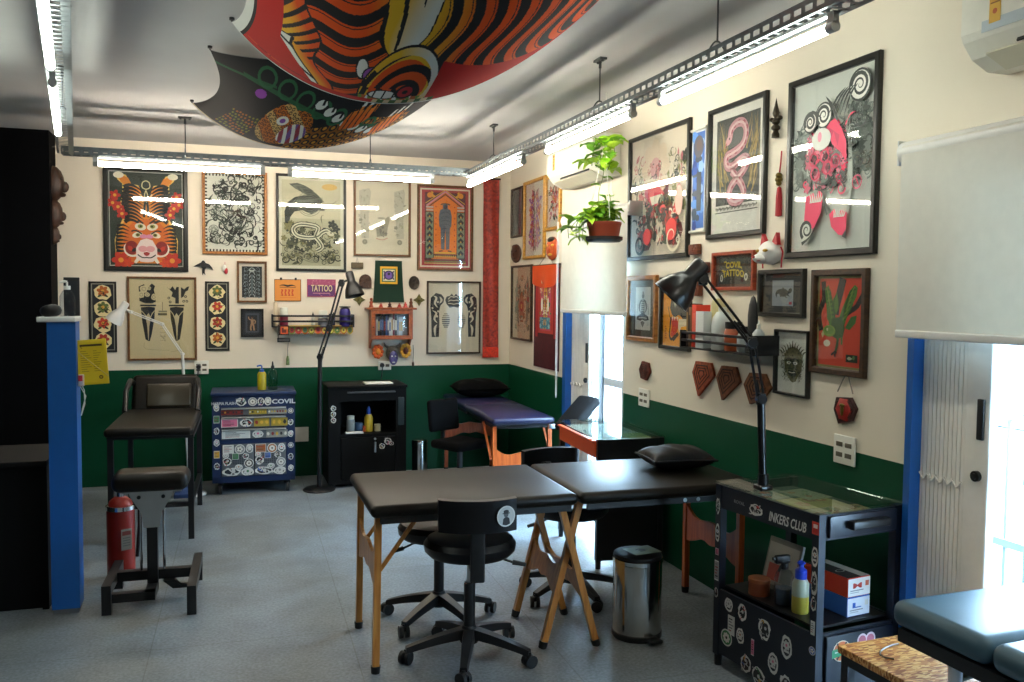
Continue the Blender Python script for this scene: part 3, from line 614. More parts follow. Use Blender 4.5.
def art_lion(A):
    rng = R_(51); W_ = '#eae8df'; P = '#f2426a'; G = '#3a3f3b'
    A.rect(.03, .36, .97, .58, '#c9d2c8')
    thicket(A, rng, .04, .30, .26, .60, 110, ['#7d867e', '#9aa39a', '#4e5650'], .08, .014); thicket(A, rng, .74, .22, .96, .60, 130, ['#6d766e', '#8f988f', '#3e4640'], .08, .016)
    A.poly([(.20,.34),(.30,.24),(.50,.20),(.66,.26),(.76,.40),(.78,.60),(.74,.88),(.62,.84),(.52,.76),(.46,.70),(.40,.82),(.30,.90),(.20,.94),(.22,.70)], '#e3e4da')
    thicket(A, rng, .24, .28, .74, .66, 240, ['#f08aa0', '#d5667e', '#5d635e', '#2c302d', '#7d867e', '#f2426a', '#3a3f3b'], .06, .016)
    A.poly([(.48,.28),(.58,.26),(.66,.32),(.72,.40),(.73,.52),(.66,.46),(.60,.43),(.55,.40)], P); A.poly([(.50,.30),(.54,.37),(.57,.33),(.62,.42),(.64,.36)], '#d83460')
    A.poly([(.24,.68),(.34,.66),(.38,.70),(.40,.64),(.46,.68),(.44,.78),(.36,.86),(.28,.90),(.22,.84)], P); A.poly([(.54,.80),(.60,.77),(.64,.82),(.68,.78),(.75,.80),(.75,.93),(.66,.92),(.57,.87)], P)
    for k in range(7): A.flame(.30+.02*k, .72, .10, .02, -1.9+.12*k, W_); A.flame(.60+.018*k, .82, .07, .016, -1.8+.1*k, W_)
    A.poly([(.2,.94),(.22,.82),(.30,.84),(.34,.88),(.28,.93)], '#cfd3c8'); A.spiral(.26, .875, .08, 2, .034, G, 2.2); A.line([(.2,.955),(.3,.92),(.38,.86)], .03, G, taper=True); A.poly([(.70,.93),(.75,.89),(.75,.945)], G)
    for x, y, r, a in ((.44,.225,.085,2.2),(.86,.115,.10,3.2),(.27,.245,.07,2.6)):
        A.circ(x, y, r*1.25, G, 22); A.circ(x, y, r*1.08, W_, 22); A.spiral(x, y, r, 2.3, .034, G, a)
    for k in range(5): A.line([(.50+.045*k,.23+.01*k),(.60+.04*k,.15),(.70+.035*k,.105)], .022, G, taper0=True)
    A.line([(.46,.12),(.56,.20),(.62,.29)], .03, G, taper0=True); A.line([(.18,.23),(.30,.19),(.42,.24)], .03, G, taper0=True)
    for x, y in ((.35,.55),(.50,.53),(.60,.50),(.47,.46),(.33,.47)): A.ring(x, y, .05, .016, '#e04468', 14); A.circ(x, y, .02, '#7c2a3c', 10)
    A.ell(.42, .36, .12, .09, '#ecebe2'); A.ell(.40, .345, .025, .04, '#f09ab0'); A.line([(.34,.60),(.48,.62),(.62,.56)], .02, G, taper0=True); A.line([(.36,.64),(.5,.66),(.62,.60)], .012, '#5a605b')
    A.line([(.46,.66),(.48,.74),(.52,.80)], .02, '#6b716b'); A.spiral(.68, .66, .05, 1.5, .02, '#e0506e'); A.spiral(.88, .30, .07, 1.5, .02, G); A.squiggle(rng, .84, .40, .25, .02, G); A.spiral(.86, .52, .06, 1.6, .018, G)
    A.rect(.755, .15, .76, .62, '#b9c6bd'); A.ring(.86, .64, .05, .012, '#e86a86', 12); A.line([(.84,.61),(.88,.66)], .012, '#d83c60')
def art_lizard(A):
    A.rect(.06, .06, .94, .94, '#23262a'); A.rect(.24, .17, .76, .83, '#8f969d'); rng = R_(8)
    A.line([(.36,.62),(.34,.52),(.40,.46),(.50,.46),(.60,.50),(.66,.46),(.72,.40)], .075, '#2b2e31', taper0=True); A.ell(.52, .49, .11, .06, '#33363a'); A.ell(.68, .44, .05, .035, '#2b2e31', rot=-.5)
    for x, y in ((.44,.58),(.58,.60),(.50,.36),(.64,.56)): A.line([(.52,.48),(x,y)], .022, '#2b2e31'); A.line([(x,y),(x+.03,y+.02)], .012, '#2b2e31')
    A.rect(.66, .72, .73, .79, '#a83a4a')
def art_parrot(A):
    A.rect(.03, .02, .97, .98, '#8e8a58'); A.rect(.045, .028, .955, .972, '#d8472e'); T = '#1e1a18'
    A.line([(.55,.03),(.48,.20),(.42,.32),(.40,.42)], .15, T); A.line([(.98,.18),(.86,.32),(.66,.40),(.5,.50)], .08, T); A.line([(.12,.06),(.14,.25),(.04,.42),(.10,.60)], .10, T); A.line([(.14,.25),(.28,.33)], .05, T); A.line([(.80,.34),(.92,.22)], .03, T)
    g1, g2, g3 = '#4d7a2a', '#2f5420', '#7d9a3c'
    for k in range(9): A.leaf(.30+.015*k, .50-.01*k, .17+.02*k, .10, -2.05+.06*k, (g1, g2)[k % 2]); A.leaf(.55+.01*k, .50-.008*k, .20+.022*k, .09, -1.25+.05*k-.2, (g2, g1)[k % 2])
    A.poly([(.16,.14),(.24,.10),(.30,.20),(.34,.34),(.42,.52),(.30,.58),(.22,.42)], g1); A.poly([(.70,.16),(.80,.10),(.86,.13),(.84,.22),(.68,.40),(.60,.54),(.44,.54),(.54,.36)], g1)
    for k in range(9): A.line([(.18+.02*k,.16+.045*k),(.26+.02*k,.15+.045*k),(.30+.018*k,.20+.045*k)], .022, g2); A.line([(.82-.028*k,.15+.045*k),(.74-.028*k,.16+.045*k),(.66-.02*k,.22+.04*k)], .022, g2)
    for k in range(6): A.line([(.20+.025*k,.13+.06*k),(.24+.02*k,.20+.055*k)], .014, g3); A.line([(.80-.03*k,.12+.06*k),(.72-.03*k,.20+.055*k)], .014, g3)
    A.poly([(.34,.46),(.54,.44),(.62,.56),(.58,.66),(.44,.68),(.30,.64)], g2); A.ell(.28, .60, .14, .085, g3); A.ell(.28, .59, .10, .06, '#5f8a30'); A.circ(.24, .585, .02, '#e8e2b0', 10); A.circ(.24, .585, .009, K, 8); A.poly([(.14,.60),(.11,.64),(.14,.68),(.18,.64)], '#c9c08a')
    A.poly([(.62,.56),(.74,.44),(.86,.42),(.84,.50),(.72,.58)], '#3a6424'); A.line([(.48,.66),(.46,.76),(.42,.84)], .05, g2); A.line([(.56,.66),(.56,.74)], .04, g1)
    for a in ((.34,.86),(.42,.88),(.46,.83)): A.line([(.42,.82), a], .03, K)
    A.ell(.24, .735, .075, .05, '#eee6cf'); A.rect(.66, .84, .90, .92, '#20301e'); A.leaf(.68, .88, .12, .05, 0, '#b9c2a0'); A.circ(.82, .87, .03, '#5a8a4a', 10)
def art_maskdraw(A):
    rng = R_(61); A.mir = True; c = ['#3d3a2c', '#6b6448', '#8c8256']
    A.poly([(.5,.24),(.36,.26),(.24,.34),(.20,.46),(.24,.62),(.34,.72),(.42,.80),(.5,.82)], '#7d7654'); thicket(A, rng, .22, .28, .5, .78, 60, c, .06, .014)
    for k in range(6): A.flame(.48-.06*k, .26+.02*k, .16, .05, -1.6-.22*k, '#5c563e'); A.spiral(.2, .36+.07*k, .06, 1.3, .016, '#5c563e', k)
    A.ell(.40, .50, .07, .03, '#e6e2d4'); A.circ(.40, .5, .02, K); A.line([(.5,.44),(.38,.43),(.28,.47)], .03, '#2c2a20'); A.poly([(.5,.62),(.38,.62),(.36,.68),(.5,.72)], '#2a281e'); A.line([(.5,.66),(.4,.65)], .016, '#e0dcc8'); A.line([(.46,.5),(.44,.58),(.5,.60)], .02, '#3a3628'); A.mir = False
def art_skeleton(A):
    A.rect(.05, .04, .95, .96, '#3d3f33'); A.rect(.20, .12, .80, .88, '#e2dfd4'); A.mir = True; c = '#3a3a34'
    A.ell(.5, .28, .05, .045, '#6f6b5c'); A.line([(.5,.20),(.49,.26)], .05, '#8c7a58'); A.line([(.5,.34),(.40,.38),(.36,.50),(.42,.58)], .05, c, taper0=True); A.line([(.48,.36),(.46,.60)], .07, '#55544a')
    for k in range(5): A.line([(.5,.39+.035*k),(.44,.40+.035*k),(.42,.43+.035*k)], .018, '#c9c4b0')
    A.poly([(.5,.58),(.40,.60),(.28,.64),(.26,.70),(.40,.72),(.5,.70)], c); A.line([(.5,.66),(.34,.67)], .02, '#cfcabb'); A.poly([(.5,.72),(.42,.74),(.46,.80),(.5,.84)], '#5a5a50'); A.line([(.30,.42),(.27,.6)], .02, '#8a8674'); A.mir = False
def art_panther(A):
    A.rect(0, 0, 1, 1, '#f2a01e'); b = '#17191b'
    A.poly([(.30,.30),(.42,.16),(.44,.26),(.62,.20),(.86,.26),(1,.24),(1,.62),(.80,.66),(.72,.56),(.60,.52),(.44,.56),(.34,.52),(.26,.42)], b); A.poly([(.36,.30),(.48,.28),(.56,.36),(.44,.42)], '#7c8278'); A.circ(.46, .35, .035, '#d8d2a8'); A.line([(.62,.26),(.80,.34),(.90,.50)], .05, '#53584f', taper0=True)
    A.poly([(.32,.56),(.44,.56),(.56,.60),(.60,.70),(.50,.80),(.40,.86),(.30,.84),(.34,.72)], '#d23420'); A.line([(.30,.56),(.28,.70),(.26,.84),(.34,.90),(.46,.84)], .05, b); A.poly([(.60,.58),(.94,.58),(.90,.68),(.70,.70),(.62,.80),(.58,.70)], '#efe2c2')
    for x in (.34, .42, .52): A.poly([(x,.55),(x+.03,.62),(x+.06,.55)], '#efe8d6')
    A.poly([(.34,.88),(.56,.78),(.62,.82),(.42,.93)], b); A.line([(.20,.40),(.26,.56)], .02, b)
    for k in range(6): A.rect(.08, .70+.035*k, .13+.02*(k % 2), .72+.035*k, '#b8541a')
def art_tanka(A):
    rng = R_(71); A.rect(.1, .02, .9, .98, '#b8382e'); A.rect(.16, .05, .84, .95, '#c24a6a'); A.mir = True
    A.line([(.46,.1),(.42,.5),(.44,.9)], .09, '#d8a83c'); thicket(A, rng, .2, .1, .5, .75, 36, ['#d8a03a', '#3a6a4a', '#e6dcc6', '#8c2a3a'], .09, .02); A.ell(.30, .5, .06, .16, '#e9e2d2'); A.rect(.17, .72, .5, .92, '#4d8aa0'); thicket(A, rng, .2, .74, .48, .9, 20, ['#8fc0cc', '#d8a03a', '#2a5a78'], .07, .02); A.poly([(.5,.06),(.36,.12),(.42,.2),(.5,.22)], '#3a2a22'); A.mir = False
def art_deity(A):
    rng = R_(81); A.mir = True
    A.line([(.26,.12),(.20,.35),(.24,.6),(.30,.85)], .16, '#7c8a74', taper0=True); thicket(A, rng, .12, .12, .5, .86, 70, ['#7c8a70', '#a0622f', '#5a6658', '#c2a070', '#a83a30'], .08, .012); A.ell(.5, .55, .14, .16, '#b87858'); A.mir = False; A.circ(.5, .55, .09, '#a8322a'); A.circ(.5, .55, .045, '#d8a05a')
# ================================================================== PICTURES: frames on the walls
M_FBLACK = mat('black frame lacquer', '#15140f', 0.35)
M_FDARK = wood('dark walnut frame', '#2c1c10', '#4a3018', 6, .4)
M_FBROWN = wood('brown wood frame', '#5a3a1c', '#7d5328', 6, .4)
M_FOAK = wood('orange oak frame', '#8a5222', '#b0742f', 6, .4)
M_FGOLD = wood('gold wood frame', '#a8701c', '#d09a38', 6, .35)
M_FRED = wood('red brown frame', '#8a2f18', '#b04a22', 6, .4)
M_CARD = mat('board', '#2a2622', .8)
def spot(wall, q, off):                       # wall coordinates of a pixel box: centre, width, height
    P = on_y if wall == 'back' else on_x; d = (DEEP if wall == 'back' else SIDE)-off
    if len(q) == 4: q = (q[0], q[1], q[3], q[2], q[1], q[3])
    xl, ytl, ybl, xr, ytr, ybr = q
    c = [P(xl, ytl, d), P(xl, ybl, d), P(xr, ytr, d), P(xr, ybr, d)]
    k = (lambda p: p.x) if wall == 'back' else (lambda p: -p.y)
    a = (k(c[0])+k(c[1]))/2; b = (k(c[2])+k(c[3]))/2; t = (c[0].z+c[2].z)/2; m = (c[1].z+c[3].z)/2
    u = (a+b)/2; z = (t+m)/2
    loc = (u, d, z) if wall == 'back' else (d, -u, z)
    return Vector(loc), b-a, t-m
def rot_of(wall): return BACK_ROT if wall == 'back' else SIDE_ROT
def picture(wall, q, label, fm, fw, fn, bg, mount=0.0, mcol='#e6e0d2', depth=.024, glass=True, group=None, cat='picture', inner=None, name='framed_picture'):
    loc, w, h = spot(wall, q, .002); r = thing(name, label, cat, loc, rot_of(wall), group); f = MB()
    X, Y, x, y = w/2, h/2, w/2-fw, h/2-fw; c = .35*fw
    for (a, b_, p, q_) in (((-X,-Y),(X,-Y),(x,-y),(-x,-y)), ((X,-Y),(X,Y),(x,y),(x,-y)), ((X,Y),(-X,Y),(-x,y),(x,y)), ((-X,Y),(-X,-Y),(-x,-y),(-x,y))):
        n = ((p[0]-b_[0])*.0, 0)
        A1 = Vector(a); B1 = Vector(b_); P1 = Vector(p); Q1 = Vector(q_); a2 = A1.lerp(Q1, .15); b2 = B1.lerp(P1, .15); q2 = A1.lerp(Q1, .8); p2 = B1.lerp(P1, .8)
        ring = [(A1, 0), (A1, depth*.8), (a2, depth), (q2, depth), (Q1, depth*.75), (Q1, 0)]; rin2 = [(B1, 0), (B1, depth*.8), (b2, depth), (p2, depth), (P1, depth*.75), (P1, 0)]
        vs = [(u.x, u.y, z) for u, z in ring]+[(u.x, u.y, z) for u, z in rin2]; f.add(vs, [(i, i+6, (i+1) % 6+6, (i+1) % 6) for i in range(6)])
    f.build('frame', fm, r)
    aw, ah = 2*x, 2*y
    if mount:
        b = MB(); g = mount*aw
        b.bx(-x, x, -y, -y+g, .006, .009).bx(-x, x, y-g, y, .006, .009).bx(-x, -x+g, -y+g, y-g, .006, .009).bx(x-g, x, -y+g, y-g, .006, .009); b.build('mount', mat('mount board', mcol, .8), r)
        A = Art(aw-2*g+.006, ah-2*g+.006, bg, eps=.00003)
    else: A = Art(aw+.002, ah+.002, bg, eps=.00003)
    if fn: fn(A)
    A.build('print', r, z=.002, thick=.0015)
    if glass: MB().bx(-x, x, -y, y, depth*.6, depth*.6+.0015).build('glass_pane', GLASS, r)
    return r
picture('back', (103.6,167,188,271.3), 'black-framed print of an orange tiger skin rug on dark green', M_FBLACK, .036, art_tigerskin, '#28332a')
picture('back', (202,171.5,267.3,254.7), 'wood-framed black and white scribbled rose print with a toothed border', M_FOAK, .026, art_swirls, '#e4e4d6')
picture('back', (276,175,346,271.3), 'black-framed grey print of an eagle above a pale serpent', M_FBLACK, .022, art_serpent, '#dcd8c2')
picture('back', (353.5,180,410.5,256.5), 'brown-framed faint drawing of two sleeves and a small figure on cream', M_FBROWN, .02, art_palefigure, '#d9d0b8')
picture('back', (417.0,185.5,472.8,270.6), 'wood-framed red and orange print of a standing idol in a gabled shrine', M_FBROWN, .02, art_idol, '#b23a3c')
picture('back', (426.6,281.2,480.2,353.6), 'brown-framed dark ink design for shoulders and arms on cream', M_FDARK, .015, art_backsuit, '#dcd2ba')
picture('back', (127.6,276.8,196.8,360.2), 'wood-framed ink design of two tattooed legs on yellowed paper', M_FBROWN, .018, art_legs, '#d6c59b')
picture('back', (89.3,281.5,116.8,352.3), 'narrow black strip of tattoo flash left of the leg design, partly behind the yellow folder', M_FBLACK, .012, lambda A: art_flash(A, 1), '#14161a', glass=False, depth=.012)
picture('back', (205.3,281.5,229.3,350.6), 'narrow black strip of tattoo flash right of the leg design, below the swallow', M_FBLACK, .012, lambda A: art_flash(A, 2), '#14161a', glass=False, depth=.012)
picture('back', (237,261.3,266.8,302.6), 'small brown-framed dark print of a symmetrical carved pattern', M_FBROWN, .018, art_totem, '#ddd2c0')
picture('back', (240.8,308.6,263.6,337), 'small black-framed photograph of a bare figure on grey', M_FBLACK, .014, art_nude, '#2c3038')
# right wall, beyond the far door
picture('right', (512.8,190.5,237,524,185,237.5), 'small dark-framed dull grey picture nearest the back corner', M_FDARK, .02, art_darkplate, '#3c4247')
picture('right', (525.2,182,258.5,546.2,176.5,259), 'tall gold-framed print of a flowering stalk near the back corner', M_FGOLD, .028, art_goldstalk, '#ded4c4')
picture('right', (547,177,230.5,562,172,229.5), 'gold-framed print of red flowers half hidden by the small air conditioner', M_FGOLD, .028, art_redstalk, '#dccfc0')
picture('right', (512.8,266,338.5,533,264.5,342), 'dark-framed faded deity drawing beside the orange and maroon hanging', M_FDARK, .018, art_deity, '#d2bfa0')
picture('right', (640.5-10,137.5,262.5,691.3,121,255.3), 'tall black-framed red and black beast print below the tube lights', M_FBLACK, .026, art_beast, '#e6d6c2')
picture('right', (710,110.5,240.3,768,92.5,233), 'black-framed print of a pink snake among yellow reeds', M_FBLACK, .026, art_snake, '#e4e0d6')
picture('right', (790,83.9,259.5,880.8,51.2,252.8), 'largest black-framed print, a pink and grey lion dog on white', M_FBLACK, .03, art_lion, '#e6e6dc')
picture('right', (629,276,341,658.3,275,342), 'oak-framed drawing of a seated skeleton beside the far doorway blind', M_FOAK, .032, art_skeleton, '#3d3f33')
picture('right', (662,277.5,347,692,276.3,353), 'black-framed orange poster of a snarling black panther behind the desk lamp', M_FBLACK, .022, art_panther, '#f2a01e')
picture('right', (761,270.5,315.5,806.8,268.2,318.5), 'black-framed grey lizard print with a dark mount', M_FBLACK, .022, art_lizard, '#23262a')
picture('right', (813.6,270.3,372,869,267.8,378.8), 'dark-framed print of a green parrot on red', M_FDARK, .03, art_parrot, '#8e8a58')
picture('right', (777,329,393.5,811,331,398.5), 'thin black-framed ink drawing of a horned mask on white', M_FBLACK, .012, art_maskdraw, '#e8e6dc')
# painted shop sign in a red wood frame
def art_sign(A):
    A.rect(.03, .04, .97, .96, '#4a2a1c'); A.rect(.075, .09, .925, .91, '#16201f'); rng = R_(4)
    for k in range(10): A.squiggle(rng, rng.uniform(.1, .25), rng.uniform(.15, .9), .2, .012, '#3a3f60', 6, 1); A.squiggle(rng, rng.uniform(.75, .9), rng.uniform(.15, .9), .2, .012, '#5a4a30', 6, 1)
    arch = lambda u, v: (u, v-.06*math.cos((u-.5)*4.2)+.03)
    for dx, dy, c in ((.012, .014, '#3a2c08'), (0, 0, '#c8b428')):
        A.text('COVIL', .48+dx, .33+dy, .42, .20, c, bold=.035, fn=arch); A.text('TATTOO', .47+dx, .57+dy, .56, .22, c, bold=.035, fn=lambda u, v: (u, v-.10*math.cos((u-.47)*4)+.08))
    A.line([(.22,.22),(.27,.20),(.30,.26)], .02, '#c8b428'); A.line([(.16,.48),(.21,.47),(.24,.54)], .02, '#c8b428'); A.line([(.68,.40),(.70,.46)], .02, '#c8b428', taper=True); A.line([(.72,.62),(.74,.72)], .02, '#c8b428', taper=True)
    A.ell(.16, .72, .035, .055, '#cfd2c4'); A.ell(.16, .72, .014, .03, '#2a3030'); A.ell(.80, .69, .045, .055, '#cfd2c4'); A.ell(.80, .69, .018, .026, '#2a3030')
picture('right', (714.6,254,291.2,756.8,248.8,289.8), 'red-framed black shop sign with yellow lettering', M_FRED, .02, art_sign, '#4a2a1c', cat='sign', name='shop_sign', glass=True)
# ------------------------------------------------------------------ unframed signs
def plate(wall, q, name, label, cat, fn, bg, thick=.006, off=.002):
    loc, w, h = spot(wall, q, off); r = thing(name, label, cat, loc, rot_of(wall)); A = Art(w, h, bg); fn(A); A.build('panel', r, z=thick, thick=thick-.001); return r, w, h
def art_orange(A):
    A.rect(0, 0, .02, 1, '#3a2a18'); A.rect(.98, 0, 1, 1, '#3a2a18'); A.rect(0, .975, 1, 1, '#3a2a18'); A.rect(0, 0, 1, .025, '#3a2a18')
    A.line([(.18,.30),(.32,.26),(.5,.30),(.66,.27),(.82,.32)], .07, '#241812', taper0=True); A.line([(.2,.36),(.8,.37)], .02, '#3a2214')
    for k in range(4): A.line([(.26+.13*k,.48),(.31+.13*k,.50),(.27+.13*k,.60),(.31+.13*k,.72)], .05, '#c2481e'); A.line([(.24+.13*k,.72),(.33+.13*k,.74)], .025, '#a83a18')
    A.rect(.2, .82, .8, .84, '#c8702a')
r, w, h = plate('back', (274.3,279.3,301,301.3), 'wall_sign', 'orange card sign with dark lettering strokes above the rail shelf', 'sign', art_orange, '#d98a3a')
c = MB()
for x in (-.25, .30): c.rbox((x*w, h/2+.004, .006), (.018, .022, .008), .002)
c.build('clip', M_BLACKPLASTIC, r)
def art_purple(A):
    A.rect(0, 0, 1, 1, '#a83a56'); A.rect(.025, .04, .975, .96, '#5c2a64'); A.rect(.03, .05, .97, .34, '#a0486a'); rng = R_(9)
    for k in range(22): A.squiggle(rng, rng.uniform(.05, .95), rng.choice((.13, .87, .2)), .1, .012, '#c87a8c', 5, 1.2)
    A.text('TATTOO', .52, .53, .74, .40, '#2a1838', bold=.05); A.text('TATTOO', .51, .51, .74, .38, '#d8c49a', bold=.02); A.rect(.2, .78, .8, .81, '#c88a9c')
plate('back', (307,279.3,335.6,296.8), 'wall_sign', 'small purple and pink sign lettered in pale capitals', 'sign', art_purple, '#8a3a5c')
# ================================================================== THINGS ON THE WALLS
M_BRASS = mat('dull brass', '#6b5a26', .4, metal=.7); M_CORD = mat('grey cord', '#8a857c', .8); M_REDCORD = mat('red silk cord', '#b3202a', .6)
M_PLASTIC = mat('white plastic', '#e8e6dc', .4); M_DKWOOD = wood('dark carved wood', '#2e1a0e', '#4e2e18', 8, .5); M_TERRA = mat('reddish brown cork', '#7a3a22', .8, noise=.3, nscale=60)
def wall_thing(wall, q, name, label, cat, off=.002, group=None):
    loc, w, h = spot(wall, q, off); return thing(name, label, cat, loc, rot_of(wall), group), w, h
# swallow cut-out
r, w, h = wall_thing('back', (193.5,260.5,213.5,275.5), 'swallow_ornament', 'black swallow cut-out hung on the back wall', 'ornament')
pts = [(.0,.42),(.20,.26),(.38,.14),(.44,.02),(.52,.0),(.58,.08),(.60,.16),(.78,.24),(.92,.44),(1,.66),(.84,.52),(.66,.48),(.58,.55),(.56,.78),(.60,1),(.50,.84),(.44,1),(.42,.74),(.44,.52),(.34,.40),(.18,.40)]
MB().prism([((u-.5)*w, (.5-v)*h) for u, v in pts], .002, .016, M=None).build('body', M_BLACKPLASTIC, r)
# little hanging charm
r, w, h = wall_thing('back', (221.5,262,228.5,273), 'hanging_charm', 'tiny red and white charm hung right of the swallow', 'charm')
MB().tube([(0, h/2, .01), (0, h*.12, .01)], .002, 6).build('string', M_REDCORD, r); MB().ball((-.004, -.008, .018), (.018, .032, .014)).build('gourd', M_PLASTIC, r); MB().ball((.008, -.03, .022), (.016, .028, .012)).build('tassel', M_REDCORD, r)
# red hanging
M_REDSILK = mat('red silk brocade', '#9e1f16', .5, noise=.55, nscale=40, col2='#c23a20', sheen=.4)
r, w, h = wall_thing('back', (482.6,179,498.3,357.3), 'wall_hanging', 'long narrow red silk banner in the back right corner', 'banner')
b = MB(); b.grid(lambda u, v: ((u-.5)*w, (v-.5)*h, .014+.006*math.sin(u*9+v*4)+.004*math.sin(v*23)), 14, 50); b.grid(lambda u, v: ((.5-u)*w, (v-.5)*h, .010+.006*math.sin((1-u)*9+v*4)+.004*math.sin(v*23)), 14, 50); b.build('cloth', M_REDSILK, r)
e = MB(); e.cyl((-w/2-.01, h/2, .015), (w/2+.01, h/2, .015), .008); e.build('top_rod', M_DKWOOD, r); e = MB(); e.bx(-w/2, w/2, -h/2, -h/2+.10, .022, .026); e.build('lower_border', mat('bright red border', '#d23418', .6, noise=.3, nscale=60), r)
# tassel fringe on its foot
# small plaques and ornaments
r, w, h = wall_thing('back', (351,257,363,269), 'hanging_plaque', 'small brown rectangular plaque hanging by a string', 'plaque')
MB().rbox((0, -h*.22, .012), (w, h*.52, .016), .004).build('plate', mat('olive brown plate', '#57492f', .5, noise=.3, nscale=90), r); MB().tube([(-w*.1, 0, .01), (0, h*.5, .006), (w*.1, 0, .01)], .0025, 6).build('string', M_CORD, r)
def lumps(b, rng, w, h, n, z, r0):
    for _ in range(n): b.ball((rng.uniform(-.36, .36)*w, rng.uniform(-.36, .36)*h, z), (r0*rng.uniform(.6, 1.3), r0*rng.uniform(.6, 1.3), r0*.6), 8)
r, w, h = wall_thing('back', (359,274.3,371.3,288.3), 'carved_plaque', 'round-topped carved brown wood plaque beside the black floor lamp head', 'plaque')
b = MB(); b.prism([(-w/2,-h/2),(w/2,-h/2)]+[(w/2*math.cos(t*PI/12), h*.02+h*.48*math.sin(t*PI/12)) for t in range(13)], .002, .018); lumps(b, R_(1), w, h, 14, .018, .012); b.build('plate', M_DKWOOD, r)
r, w, h = wall_thing('back', (408.6,276,419.2,289.6), 'oval_medallion', 'dark oval medallion right of the green cloth', 'medallion')
b = MB(); b.lathe([(0,.02),(.7,.018),(.86,.024),(1,.014),(1,.0)], 24, sx=w/2, sy=h/2); lumps(b, R_(2), w*.8, h*.8, 10, .02, .012); b.build('plate', mat('dark bronze', '#3c342a', .5, metal=.4, noise=.3, nscale=60), r)
M_OLIVE = mat('olive brass', '#5c5424', .5, metal=.3, noise=.3, nscale=70)
for q, lb in (((352.8,293.5,365.5,306), 'olive four-pointed ornament left of the little wooden wall cabinet'), ((412.8,293.8,425,306.2), 'olive four-pointed ornament right of the little wooden wall cabinet')):
    r, w, h = wall_thing('back', q, 'star_ornament', lb, 'ornament', group='four-pointed ornaments by the wall cabinet'); b = MB(); P = []
    for k in range(8):
        t = k*PI/4; rr = 1 if k % 2 == 0 else .52; P.append((w/2*rr*math.cos(t), h/2*rr*math.sin(t)))
    b.prism(P, .002, .012); b.ball((0, 0, .012), (w*.16, h*.16, .012)); b.build('plate', M_OLIVE, r)
# green cloth with yellow emblem
r, w, h = wall_thing('back', (372.8,260.8,403.8,302.2), 'banner', 'dark green cloth with a yellow square emblem above the wall cabinet', 'banner')
b = MB(); f = lambda u, v: ((u-.5)*w*(.86+.14*(1-v)**1.5), (v-.5)*h, .012+.006*math.sin(u*8)*(1-v))
b.grid(f, 16, 20); b.grid(lambda u, v: (f(1-u, v)[0], f(1-u, v)[1], f(1-u, v)[2]-.003), 16, 20); b.build('cloth', mat('dark green cotton', '#0c2f20', .9), r)
A = Art(w*.56, h*.42, '#d8a416'); A.rect(.10, .12, .90, .88, '#2f6a3a'); A.rect(.17, .18, .83, .82, '#d9d0b0'); A.ell(.5, .5, .30, .27, '#2c2048'); A.ell(.5, .5, .2, .2, '#6a4aa0'); A.line([(.22,.25),(.3,.5),(.22,.75)], .08, '#3a2a5a'); A.line([(.78,.25),(.7,.5),(.78,.75)], .08, '#3a2a5a'); A.circ(.5, .42, .08, '#1a1626')
e = A.build('emblem', r, z=.022, thick=.001); e.location = (0, h*.15, 0)
# ------------------------------------------------------------------ power points
def outlet(wall, q, label, n, group='white power points on the green dado line', plug=False):
    r, w, h = wall_thing(wall, q, 'power_outlet', label, 'power outlet', group=group)
    MB().rbox((0, 0, .006), (w, h, .010), .004).build('cover_plate', M_PLASTIC, r); s = MB()
    for i in range(n[0]):
        for j in range(n[1]):
            x = (i-(n[0]-1)/2)*w*.42; y = (j-(n[1]-1)/2)*h*.36; s.rbox((x, y, .0115), (w*.30, h*.16 if n[1] > 1 else h*.3, .003), .001)
    s.build('socket', mat('socket', '#5c5648', .5), r)
    if plug:
        p = MB(); p.cyl((-w*.2, h*.05, .012), (-w*.2, h*.05, .05), .022, .016); p.tube([(-w*.2, h*.05, .045), (-w*.22, -.02, .05), (-w*.28, -.12, .03), (-w*.3, -.45, .012)], .005, 6); p.build('plug', M_BLACKPLASTIC, r)
    return r
outlet('back', (194.3,360.6,208.6,374), 'white power point with a black plug above the blue tool cabinet', (2, 2), plug=True)
outlet('back', (378,361,391,369.8), 'white power point with a black plug above the black cabinet', (2, 1), plug=True)
outlet('right', (639.8,388,404.6,649.8,389.4,408.6), 'small white power point below the little maroon hexagon', (2, 2))
outlet('right', (835.3,433.3,462.5,856.5,437.5,466.5), 'larger white power point below the red hanging plaque', (2, 2))
r, w, h = wall_thing('back', (293.5,427,308.5,441.5), 'blank_plate', 'blank white cover plate low on the green dado', 'cover plate'); MB().rbox((0, 0, .005), (w, h, .009), .003).build('cover_plate', M_PLASTIC, r)
# ------------------------------------------------------------------ rail shelves
def rail_shelf(wall, q, label, d=.13):
    r, w, h = wall_thing(wall, q, 'rail_shelf', label, 'shelf', off=d); t = .008
    if wall == 'back': r.location.y = DEEP-.002
    else: r.location.x = SIDE-.002
    MB().bx(-w/2, w/2, -h/2, -h/2+t, 0, d).build('shelf_board', M_BLACKMETAL, r)
    for s in (-1, 1): MB().bx(min(s*w/2, s*(w/2-.012)), max(s*w/2, s*(w/2-.012)), -h/2+t, h/2, 0, d).build('end_panel', M_BLACKMETAL, r)
    for y in (.46, .88): MB().rbox((0, -h/2+h*y, d-.006), (w-.024, h*.15, .008), .003).build('rail', M_BLACKMETAL, r)
    return r, w, h, d
rs, rw, rh, rd = rail_shelf('back', (272,314.5,354.3,327.3), 'black metal rail shelf of bottles on the back wall')
z0 = rs.location.z-rh/2+.0085; yb = DEEP-.07
def pxx(px): return on_y(px, 315, yb).x
